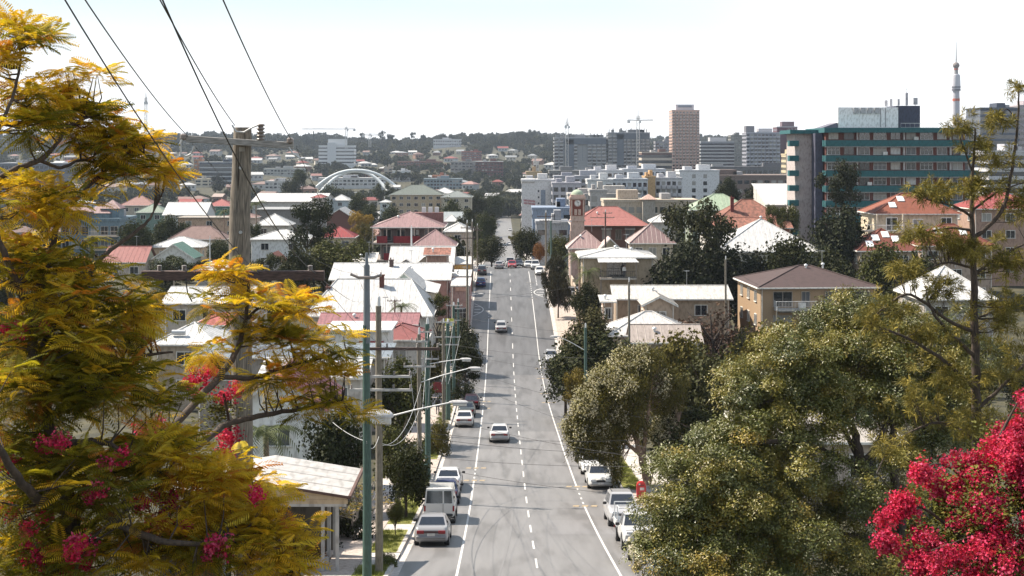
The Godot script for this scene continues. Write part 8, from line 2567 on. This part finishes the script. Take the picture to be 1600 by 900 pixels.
func glossy_tree() -> void:
	var r := RandomNumberGenerator.new()
	r.seed = 77
	var base := px(1400, 0, 46.0)
	base.y = ground_at(base.x, 46.0)
	var t := thing("glossy_leaved_tree", "broad dark-trunked tree with small glossy olive leaves right of the road", "tree", base)
	var sk := []
	sk += limb(t, [[1420, 1010, 46, 16], [1405, 930, 46, 14], [1392, 870, 46, 12], [1370, 790, 46, 10], [1346, 725, 46, 8.5], [1330, 665, 46.5, 6], [1290, 610, 47, 4], [1250, 560, 47, 2.4]], "trunk")
	sk += limb(t, [[1346, 725, 46, 6], [1375, 690, 46, 5], [1392, 640, 46.5, 4], [1420, 570, 47, 2.5]])
	sk += limb(t, [[1350, 735, 46, 6], [1290, 705, 45.6, 5], [1220, 690, 45, 4], [1150, 700, 45, 3], [1090, 735, 44.5, 2]])
	sk += limb(t, [[1385, 850, 46, 7], [1320, 835, 45, 5.5], [1240, 820, 44.5, 4], [1150, 815, 44, 2.8], [1080, 830, 43.6, 1.6]])
	sk += limb(t, [[1405, 930, 46, 9], [1408, 820, 46, 8], [1395, 740, 46, 6.5], [1392, 660, 46.4, 5], [1345, 590, 47, 3.5], [1335, 500, 48.5, 2]])
	sk += limb(t, [[1360, 760, 46, 5], [1300, 640, 46.5, 3.6], [1250, 620, 46.5, 2.6], [1190, 630, 46, 1.6]])
	sk += limb(t, [[1395, 740, 46, 5], [1440, 680, 46.4, 4], [1490, 620, 47, 3], [1510, 560, 47, 2]])
	var blobs := [[1335, 488, 62, 26, 48.5, 1.2, 260], [1235, 555, 85, 44, 47.5, 1.8, 620], [1330, 555, 115, 52, 48, 2.2, 900], [1425, 550, 85, 52, 47.5, 1.8, 560], [1180, 610, 52, 34, 46.5, 1.3, 300], [1240, 630, 85, 36, 46.5, 1.6, 500], [1330, 630, 90, 36, 46.5, 1.6, 460], [1120, 735, 95, 48, 44.6, 1.7, 700], [1058, 790, 55, 50, 44, 1.4, 440], [1150, 810, 115, 66, 44, 2.0, 1100], [1245, 745, 80, 44, 45, 1.6, 520], [1255, 845, 120, 52, 44, 1.8, 760], [1050, 870, 55, 36, 43.4, 1.2, 330], [1180, 680, 75, 30, 45.5, 1.3, 360], [1410, 625, 80, 46, 47, 1.6, 430], [1485, 610, 70, 66, 47, 1.7, 480], [1500, 535, 70, 46, 47.5, 1.5, 330], [1450, 690, 60, 34, 46.5, 1.2, 230], [1350, 880, 90, 36, 43.6, 1.4, 380], [1160, 890, 150, 40, 43, 1.5, 620], [1270, 680, 60, 26, 46, 1.0, 180], [1030, 835, 26, 36, 43.8, 0.8, 110], [1440, 780, 50, 70, 47.5, 1.2, 240], [1480, 860, 80, 60, 46, 1.4, 300], [1180, 745, 90, 40, 45.5, 1.5, 420], [1120, 690, 50, 26, 45.6, 1.1, 180], [1200, 660, 70, 36, 46.4, 1.4, 330], [1290, 500, 50, 30, 48.4, 1.1, 190], [1390, 505, 60, 30, 48.2, 1.2, 230], [1290, 790, 60, 40, 45.4, 1.2, 220], [1150, 600, 34, 22, 46.6, 0.9, 110], [1090, 840, 60, 50, 43.6, 1.4, 330], [1220, 600, 60, 30, 47.2, 1.3, 220], [1330, 800, 60, 36, 45.4, 1.0, 150], [1420, 740, 40, 40, 47.6, 1.0, 150], [1410, 850, 60, 40, 47, 1.0, 180], [1170, 720, 150, 100, 48, 1.8, 900], [1250, 590, 130, 60, 49.5, 1.6, 700], [1440, 610, 120, 90, 49.5, 1.6, 620], [1100, 800, 110, 80, 46, 1.6, 700], [1290, 830, 130, 60, 47, 1.4, 520], [1370, 520, 110, 50, 49.5, 1.5, 500], [1230, 890, 160, 40, 44, 1.5, 420], [1380, 900, 90, 40, 44.5, 1.2, 260], [1400, 790, 50, 60, 48.5, 1.0, 160], [1345, 770, 40, 40, 44.6, 0.8, 120], [1395, 715, 34, 24, 44.8, 0.7, 70]]
	var xs := [[], [], []]
	var cs := [[], [], []]
	var tips := []
	for s in blobs:
		# leaves gather in rounded clumps at the twig ends, so that the crown is lit and shaded in masses
		for h in int(s[6] / 21.0) + 1:
			var q := in_blob(s, r, 0.5)
			var cr := r.randf_range(0.38, 0.75)
			var o: Vector3 = q[0] - base
			tips.append(o)
			var f := r.randf()
			var c := Color(0.11, 0.115, 0.024)
			if f < 0.34: c = Color(0.19, 0.165, 0.03)
			elif f < 0.42: c = Color(0.26, 0.195, 0.035)
			elif f < 0.64: c = Color(0.072, 0.082, 0.022)
			for k in 42:
				var dir := Vector3(r.randfn(), r.randfn() * 0.8 + 0.35, r.randfn()).normalized()
				var p := o + dir * Vector3(cr, cr * 0.7, cr) * pow(r.randf(), 0.4)
				var up := (dir + Vector3(0, 0.7, 0) + Vector3(r.randfn(), r.randfn(), r.randfn()) * 0.25).normalized()
				var sd := up.cross(Vector3(r.randfn(), r.randfn(), r.randfn())).normalized()
				xs[k % 3].append(Transform3D(Basis(sd, up, sd.cross(up)).scaled(Vector3.ONE * r.randf_range(0.6, 1.0)), p)); cs[k % 3].append(c * jit(0.2))
	for k in 3:
		many(t, "foliage", sprig_mesh(50 + k, 13, 0.12, 0.3, 0.24), mats["leaf_gloss"], xs[k], cs[k])
	twigs(t, sk, tips, 0.016, 2.2, mats["bark"])

func feathery_tree() -> void:
	var r := RandomNumberGenerator.new()
	r.seed = 99
	var base := px(1535, 0, 33.0)
	base.y = ground_at(base.x, 33.0)
	var t := thing("feathery_tree", "slender tree with sparse needle-like olive sprays at the right edge", "tree", base)
	var sk := []
	sk += limb(t, [[1545, 1130, 33, 14], [1535, 900, 33, 11], [1527, 700, 33, 8.5], [1524, 560, 33, 7], [1522, 440, 33, 5.5], [1518, 330, 33, 3.6], [1520, 270, 33, 2.6], [1524, 200, 33, 1.2]], "trunk")
	var lb := [[[1524, 370, 33, 3.6], [1565, 330, 33, 3], [1582, 260, 33.2, 2.4], [1590, 190, 33.3, 1.8], [1592, 135, 33.3, 1.0]], [[1520, 340, 33, 2.4], [1490, 322, 32.8, 2], [1450, 312, 32.6, 1.2]], [[1521, 360, 33, 2.4], [1480, 356, 33, 1.8], [1430, 368, 33, 1]], [[1524, 520, 33, 3.4], [1480, 500, 32.6, 2.8], [1420, 460, 32.2, 2.2], [1370, 490, 32, 1.2]], [[1526, 560, 33, 3.4], [1470, 505, 32.4, 2.6], [1450, 470, 32.4, 1.5]], [[1527, 610, 33, 3.6], [1470, 560, 32.4, 3], [1420, 530, 32, 2.2], [1360, 505, 31.8, 1.2]], [[1522, 430, 33, 2.8], [1560, 400, 33.2, 2], [1605, 380, 33.4, 1.4]], [[1518, 330, 33, 2], [1560, 300, 33, 1.4], [1600, 285, 33, 1]], [[1527, 640, 33, 3.4], [1570, 600, 33, 2.6], [1610, 560, 33, 1.8]], [[1528, 690, 33, 3], [1470, 660, 32.6, 2.2], [1400, 690, 32.4, 1.4], [1370, 740, 32.2, 0.9]], [[1522, 420, 33, 2.4], [1480, 410, 32.8, 1.6], [1440, 425, 32.8, 1]], [[1520, 270, 33, 1.6], [1500, 215, 33, 1.2], [1498, 190, 33, 0.8]], [[1590, 190, 33.3, 1.2], [1572, 170, 33.3, 0.9], [1562, 195, 33.3, 0.6]]]
	for l in lb: sk += limb(t, l)
	var blobs := [[1592, 138, 14, 9, 33.3, 0.2, 10], [1566, 190, 24, 12, 33.3, 0.3, 22], [1498, 198, 26, 14, 33, 0.3, 26], [1526, 235, 26, 16, 33, 0.3, 28], [1462, 303, 40, 18, 32.7, 0.4, 44], [1530, 295, 38, 20, 33, 0.4, 44], [1585, 320, 28, 30, 33.2, 0.4, 40], [1440, 368, 46, 18, 33, 0.4, 44], [1505, 388, 58, 22, 32.9, 0.5, 66], [1575, 410, 38, 38, 33.2, 0.5, 60], [1418, 425, 38, 18, 32.6, 0.4, 38], [1470, 450, 56, 22, 32.6, 0.5, 39], [1395, 482, 56, 18, 32, 0.5, 32], [1355, 505, 30, 12, 31.8, 0.3, 12], [1440, 522, 56, 26, 32.2, 0.5, 42], [1535, 500, 56, 38, 33, 0.6, 50], [1480, 585, 72, 38, 32.6, 0.7, 66], [1575, 570, 46, 50, 33, 0.6, 54], [1520, 655, 64, 36, 32.8, 0.6, 54], [1440, 625, 56, 30, 32.5, 0.6, 38], [1575, 480, 30, 30, 33.2, 0.4, 24], [1400, 700, 46, 24, 32.3, 0.5, 26], [1450, 760, 50, 30, 32.4, 0.5, 21], [1560, 250, 24, 18, 33.2, 0.3, 18]]
	var xs := [[], []]
	var cs := [[], []]
	var tips := []
	for s in blobs:
		for k in int(s[6] * 0.42):
			var q := in_blob(s, r, 0.7)
			var o: Vector3 = q[0] - base
			tips.append(o)
			for j in 5:
				var dir: Vector3 = (q[1] * 0.6 + Vector3(r.randfn(), r.randfn() * 0.7 + 0.3, r.randfn())).normalized()
				var side: Vector3 = dir.cross(Vector3.UP).normalized()
				var bs := Basis(dir, side.cross(dir), side).scaled(Vector3.ONE * r.randf_range(0.75, 1.25))
				xs[j % 2].append(Transform3D(bs, o + Vector3(r.randfn(), r.randfn(), r.randfn()) * 0.07))
				cs[j % 2].append(Color(0.30, 0.235, 0.05).lerp(Color(0.11, 0.105, 0.03), r.randf()) * jit(0.25))
	for k in 2: many(t, "foliage", needle_mesh(61 + k, 22, 0.17), mats["leaf"], xs[k], cs[k])
	twigs(t, sk, tips, 0.011, 1.1, mats["bark"])

func bract_mesh(sd: int) -> ArrayMesh:
	var r := RandomNumberGenerator.new()
	r.seed = sd
	var b := MB.new()
	for k in 16:
		var o := Vector3(r.randfn(), r.randfn(), r.randfn()) * 0.035
		var nr := (o.normalized() + Vector3(r.randfn(), r.randfn(), r.randfn()) * 0.5).normalized()
		var a := nr.cross(Vector3(r.randfn(), r.randfn(), r.randfn())).normalized()
		var w := nr.cross(a)
		var s := r.randf_range(0.014, 0.024)
		var q := r.randf_range(0.75, 1.25)
		var col := Color(q, q * r.randf_range(0.6, 1.5), q * r.randf_range(0.7, 1.3))
		var f := nr * s * 0.5
		b.tri(o - a * s, o + w * s * 0.8 + f, o + a * s, col); b.tri(o - a * s, o + a * s, o - w * s * 0.8 + f, col)
	return b.mesh()

func bougainvillea(label: String, blobs: Array, d0: float, green: Array, sprays: Array, sd: int) -> void:
	var r := RandomNumberGenerator.new()
	r.seed = sd
	var base := px(blobs[0][0], 0, d0)
	base.y = ground_at(base.x, d0)
	var t := thing("bougainvillea", label, "bougainvillea", base)
	var xs := []
	var cs := []
	for s in blobs:
		# flowers gather in heads
		var heads := int(s[6] / 9.0) + 1
		for h in heads:
			var q := in_blob(s, r, 0.55)
			if nz.get_noise_3d(q[0].x * 90.0, q[0].y * 90.0, q[0].z * 90.0) < -0.02 and s[6] > 150: continue
			var hr := r.randf_range(0.04, 0.1)
			var tone := r.randf_range(0.6, 1.25)
			for k in 7:
				var o: Vector3 = q[0] - base + Vector3(r.randfn(), r.randfn(), r.randfn()) * hr * 0.6
				xs.append(Transform3D(Basis(Vector3(r.randfn(), r.randfn(), r.randfn()).normalized(), r.randf() * TAU).scaled(Vector3.ONE * r.randf_range(0.8, 1.3)), o))
				cs.append(Color(0.58, 0.026, 0.09).lerp(Color(0.7, 0.14, 0.26), r.randf() * r.randf()) * tone)
	many(t, "flowers", bract_mesh(sd), mats["petal"], xs, cs)
	var gx := []
	var gc := []
	for s in green:
		for k in s[6]:
			var q := in_blob(s, r, 0.7)
			gx.append(Transform3D(Basis(Vector3.UP, r.randf() * TAU).scaled(Vector3.ONE * r.randf_range(0.6, 1.0)), q[0] - base))
			gc.append(Color(0.06, 0.07, 0.02).lerp(Color(0.14, 0.13, 0.025), r.randf()))
	if gx.size(): many(t, "leaves", sprig_mesh(sd + 5, 10, 0.06, 0.14, 0.3), mats["leaf"], gx, gc)
	for s in sprays: limb(t, s, "cane", mats["bark"])

func bougainvilleas() -> void:
	var bl := [[1617, 632, 17, 14, 17, 0.35, 264], [1592, 682, 32, 24, 17, 0.5, 608], [1532, 734, 30, 22, 16.8, 0.5, 512], [1604, 752, 29, 35, 16.6, 0.5, 640], [1478, 764, 22, 14, 16.8, 0.35, 240], [1532, 792, 40, 26, 16.5, 0.5, 688], [1472, 854, 30, 25, 16.4, 0.5, 496], [1557, 862, 45, 29, 16, 0.5, 720], [1620, 842, 17, 35, 15.8, 0.4, 304], [1440, 887, 17, 9, 16.4, 0.3, 136], [1577, 712, 26, 20, 16.8, 0.4, 352], [1440, 740, 14, 9, 16.8, 0.15, 60], [1396, 796, 14, 8, 16.8, 0.15, 50], [1378, 806, 9, 5, 16.8, 0.1, 24], [1380, 845, 10, 6, 16.6, 0.1, 36], [1392, 852, 10, 5, 16.6, 0.1, 30], [1414, 788, 20, 14, 16.8, 0.2, 90], [1490, 717, 8, 5, 16.8, 0.1, 16], [1562, 922, 77, 28, 15.8, 0.6, 560], [1509, 827, 32, 20, 16.4, 0.4, 336], [1627, 692, 15, 17, 16.8, 0.3, 176]]
	var gr := [[1560, 800, 60, 80, 17.3, 0.6, 360], [1500, 830, 90, 70, 17.2, 0.5, 320], [1470, 790, 60, 40, 17.3, 0.4, 150], [1560, 700, 50, 40, 17.5, 0.4, 160], [1590, 780, 16, 30, 16.6, 0.3, 90], [1440, 880, 60, 40, 17, 0.4, 160], [1540, 900, 90, 60, 16.8, 0.5, 300], [1530, 790, 60, 70, 16.4, 0.6, 260], [1575, 880, 40, 40, 15.9, 0.4, 160]]
	var sp := [[[1560, 1150, 17.2, 9], [1550, 900, 17, 6], [1540, 780, 17, 4.5], [1560, 690, 17, 3], [1590, 630, 17, 1.4]], [[1550, 900, 17, 4], [1490, 830, 16.8, 3], [1430, 790, 16.8, 2], [1380, 805, 16.8, 0.8]], [[1540, 780, 17, 3.2], [1490, 735, 16.9, 1.6], [1460, 725, 16.9, 1.3], [1430, 742, 16.9, 1.0]], [[1550, 900, 17, 3], [1470, 870, 16.7, 2], [1400, 850, 16.6, 0.8]], [[1540, 830, 16.8, 2], [1500, 845, 16.2, 1.6], [1455, 860, 16, 1.1]]]
	bougainvillea("mass of crimson pink bougainvillea spilling in at the lower right", bl, 16.8, gr, sp, 7)
	var lb := [[340, 590, 49, 23, 19.6, 0.3, 41], [356, 612, 42, 19, 19.6, 0.3, 35], [322, 582, 32, 11, 19.5, 0.2, 12], [360, 690, 36, 17, 19.4, 0.3, 25], [352, 680, 23, 11, 19.4, 0.2, 12], [232, 662, 32, 17, 18, 0.2, 16], [270, 685, 23, 15, 18, 0.2, 9], [250, 672, 21, 19, 18, 0.2, 9], [222, 772, 46, 27, 15.8, 0.3, 28], [160, 772, 42, 19, 15.2, 0.3, 22], [185, 720, 27, 15, 15.5, 0.2, 11], [235, 822, 49, 19, 15.8, 0.3, 25], [130, 845, 49, 23, 15.2, 0.3, 28], [60, 860, 55, 23, 15.5, 0.3, 32], [100, 890, 68, 23, 15.8, 0.3, 35], [10, 720, 32, 19, 15.2, 0.3, 19], [60, 815, 36, 15, 15.5, 0.3, 19], [20, 790, 27, 19, 15.8, 0.3, 12], [335, 860, 27, 15, 15.2, 0.2, 12], [390, 775, 15, 10, 15.5, 0.2, 7], [20, 510, 23, 15, 15.8, 0.2, 9], [90, 690, 23, 11, 15.2, 0.2, 9], [30, 695, 42, 11, 15.5, 0.2, 12], [285, 838, 42, 15, 15.8, 0.2, 19], [340, 842, 15, 11, 15.2, 0.2, 7], [130, 895, 59, 15, 15.5, 0.2, 19], [75, 505, 19, 10, 15.8, 0.2, 7], [298, 598, 27, 10, 19, 0.2, 8]]
	var ls := [[[380, 1150, 19.8, 8], [372, 900, 19.8, 5], [365, 760, 19.6, 4], [362, 690, 19.6, 3], [350, 615, 19.6, 1.6]], [[365, 760, 19.6, 3], [300, 720, 18.8, 2], [240, 670, 18, 1]], [[100, 1200, 15.4, 8], [110, 980, 15.4, 5], [130, 860, 15.4, 2.4], [220, 780, 15.4, 1]], [[110, 980, 15.4, 4], [60, 860, 15.4, 2], [20, 780, 15.4, 1]]]
	bougainvillea("bougainvillea with scattered crimson flowers tangled in the golden tree", lb, 19.6, [[340, 640, 40, 50, 19.9, 0.4, 110], [300, 690, 40, 30, 19, 0.4, 70]], ls, 8)

func flowering_tree() -> void:
	var r := RandomNumberGenerator.new()
	r.seed = 123
	var d := 95.0
	var base := px(1010, 0, d)
	base.y = ground_at(base.x, d)
	var t := thing("paperbark_tree", "pale-trunked drooping tree with cream blossom over the white parked cars", "tree", base)
	var sk := []
	sk += limb(t, [[1016, 790, d, 6.5], [1010, 750, d, 6], [1000, 705, d, 5], [985, 650, d, 3.5], [965, 600, d, 1.8]], "trunk", mats["bark_pale"])
	sk += limb(t, [[1012, 770, d, 5], [1006, 720, d, 4], [1010, 660, d, 3], [1020, 590, d, 1.6]], "limb", mats["bark_pale"])
	sk += limb(t, [[1002, 712, d, 3.5], [975, 690, d, 2.6], [945, 670, d, 1.6]], "limb", mats["bark_pale"])
	sk += limb(t, [[988, 660, d, 3], [960, 640, d, 2], [925, 640, d, 1.2]], "limb", mats["bark_pale"])
	sk += limb(t, [[1012, 770, d, 3], [1030, 700, d, 2], [1060, 660, d, 1.2]], "limb", mats["bark_pale"])
	var blobs := [[958, 596, 36, 22, d, 1.4, 320], [1000, 570, 42, 24, d + 1, 1.7, 360], [925, 642, 32, 32, d - 1, 1.4, 320], [972, 655, 42, 34, d, 1.7, 360], [1035, 610, 40, 32, d + 1, 1.7, 300], [985, 610, 30, 24, d - 1, 1.2, 180], [945, 680, 26, 22, d - 1, 1.0, 150], [915, 690, 30, 26, d - 1.5, 1.2, 170], [945, 704, 28, 18, d - 1, 1.1, 120], [895, 668, 20, 16, d - 1.5, 0.8, 60], [962, 735, 8, 20, d - 1.5, 0.5, 36], [1050, 680, 40, 34, d + 1, 1.6, 200]]
	var xs := []
	var cs := []
	var fx := []
	var fc := []
	var tips := []
	for s in blobs:
		for k in int(s[6] * 1.8):
			var q := in_blob(s, r, 0.45)
			var o: Vector3 = q[0] - base
			if k % 4 == 0: tips.append(o)
			xs.append(Transform3D(Basis(Vector3.UP, r.randf() * TAU).scaled(Vector3(1, 1.5, 1) * r.randf_range(0.8, 1.3)), o))
			cs.append(Color(0.05, 0.052, 0.016).lerp(Color(0.13, 0.11, 0.024), r.randf()) * jit(0.2))
			if q[1].x < 0.25 and q[1].y > -0.1 and r.randf() < 0.8:
				fx.append(Transform3D(Basis(Vector3.UP, r.randf() * TAU).scaled(Vector3.ONE * r.randf_range(1.0, 1.8)), o + q[1] * 0.25))
				fc.append(Color(0.55, 0.5, 0.37) * jit(0.15))
	many(t, "foliage", hanging_sprig(), mats["leaf"], xs, cs)
	many(t, "blossom", bract_scaled(9), mats["petal"], fx, fc)
	twigs(t, sk, tips, 0.02, 2.6, mats["bark_pale"])

func hanging_sprig() -> ArrayMesh:
	var r := RandomNumberGenerator.new()
	r.seed = 31
	var b := MB.new()
	for k in 22:
		var o := Vector3(r.randfn() * 0.16, r.randfn() * 0.14, r.randfn() * 0.16)
		var dir := Vector3(r.randfn() * 0.6, r.randf_range(-1.2, 0.3), r.randfn() * 0.6).normalized()
		var side := dir.cross(Vector3(r.randfn(), r.randfn(), r.randfn())).normalized() * 0.022
		var s := r.randf_range(0.12, 0.22)
		var q := r.randf_range(0.7, 1.35)
		b.quad(o, o + dir * s * 0.5 + side, o + dir * s, o + dir * s * 0.5 - side, Color(q * r.randf_range(0.9, 1.2), q, q * 0.9))
	return b.mesh()

func bract_scaled(sd: int) -> ArrayMesh:
	var r := RandomNumberGenerator.new()
	r.seed = sd
	var b := MB.new()
	for k in 14:
		var o := Vector3(r.randfn() * 0.09, r.randfn() * 0.09, r.randfn() * 0.09)
		var a := Vector3(r.randfn(), r.randfn(), r.randfn()).normalized()
		var w := a.cross(Vector3(r.randfn(), r.randfn(), r.randfn())).normalized()
		b.quad(o - a * 0.04, o + w * 0.03, o + a * 0.04, o - w * 0.03, jit(0.2))
	return b.mesh()

func grow(b: MB, o: Vector3, dir: Vector3, ln: float, r0: float, level: int, r: RandomNumberGenerator, tips: Array) -> void:
	var e := o + dir * ln
	b.tube([o, o.lerp(e, 0.5) + Vector3(r.randfn(), r.randfn(), r.randfn()) * ln * 0.05, e], [r0, r0 * 0.85, r0 * 0.7], 5, Color.WHITE, false)
	if level == 0:
		tips.append(e)
		return
	for k in 3:
		var nd := (dir + Vector3(r.randfn(), r.randf() * 0.7, r.randfn()) * 0.65).normalized()
		grow(b, e, nd, ln * r.randf_range(0.62, 0.85), r0 * 0.68, level - 1, r, tips)

func small_gardens() -> void:
	var r := RandomNumberGenerator.new()
	r.seed = 5
	# bare-limbed frangipanis behind the carport
	for s in [[545, 72.0, 1.1, "frangipani with bare grey limbs and a few yellow leaves behind the green pole"], [490, 70.0, 1.2, "frangipani with tangled grey limbs behind the carport roof"]]:
		var o := px(s[0], 0, s[1])
		o.y = ground_at(o.x, s[1])
		var t := thing("frangipani", s[3], "tree", o)
		var b := MB.new()
		var tips := []
		for k in 3: grow(b, Vector3(0, -0.2, 0), Vector3(r.randfn() * 0.35, 1, r.randfn() * 0.35).normalized(), s[2], 0.09, 4, r, tips)
		part(t, "limbs", b.mesh(), wall_mat(Color(0.3, 0.27, 0.25), "wall"))
		var xs := []
		var cs := []
		for p in tips:
			if r.randf() < 0.5: continue
			xs.append(Transform3D(Basis(Vector3.UP, r.randf() * TAU), p))
			cs.append(Color(0.28, 0.2, 0.05).lerp(Color(0.1, 0.1, 0.03), r.randf()))
		many(t, "leaves", sprig_mesh(90, 7, 0.22, 0.16, 0.22), mats["leaf"], xs, cs)
	# dark hedge under and beside the carport, reddish planting before it
	tree("shrub", Color(0.02, 0.026, 0.012), "dark hedge filling the space behind the carport posts", 470, 800, 120, 67.5, "", "shrub")
	tree("shrub", Color(0.035, 0.04, 0.016), "dark leafy bush behind the carport's rear corner", 545, 760, 90, 72.0, "", "shrub")
	tree("shrub", Color(0.16, 0.075, 0.03), "reddish leafed shrub between the carport posts", 470, 832, 90, 62.5, "", "shrub")
	tree("round", Color(0.028, 0.034, 0.014), "dark tree between the white boarded house and the poles", 524, 632, 130, 82.0)
	tree("shrub", Color(0.06, 0.06, 0.025), "small grey-green bush before the white boarded house", 440, 690, 60, 74.0, "", "shrub")
	palm("small palm with yellowed fronds behind the carport roof", 415, 676, 70.0, 2.0)
	tree("shrub", Color(0.09, 0.105, 0.03), "tufty green grass clump at the foot of the green pole", 605, 872, 34, 62.5, "", "shrub")
	tree("shrub", Color(0.045, 0.05, 0.02), "low bush by the driveway under the dense street tree", 660, 742, 50, 92.0, "", "shrub")
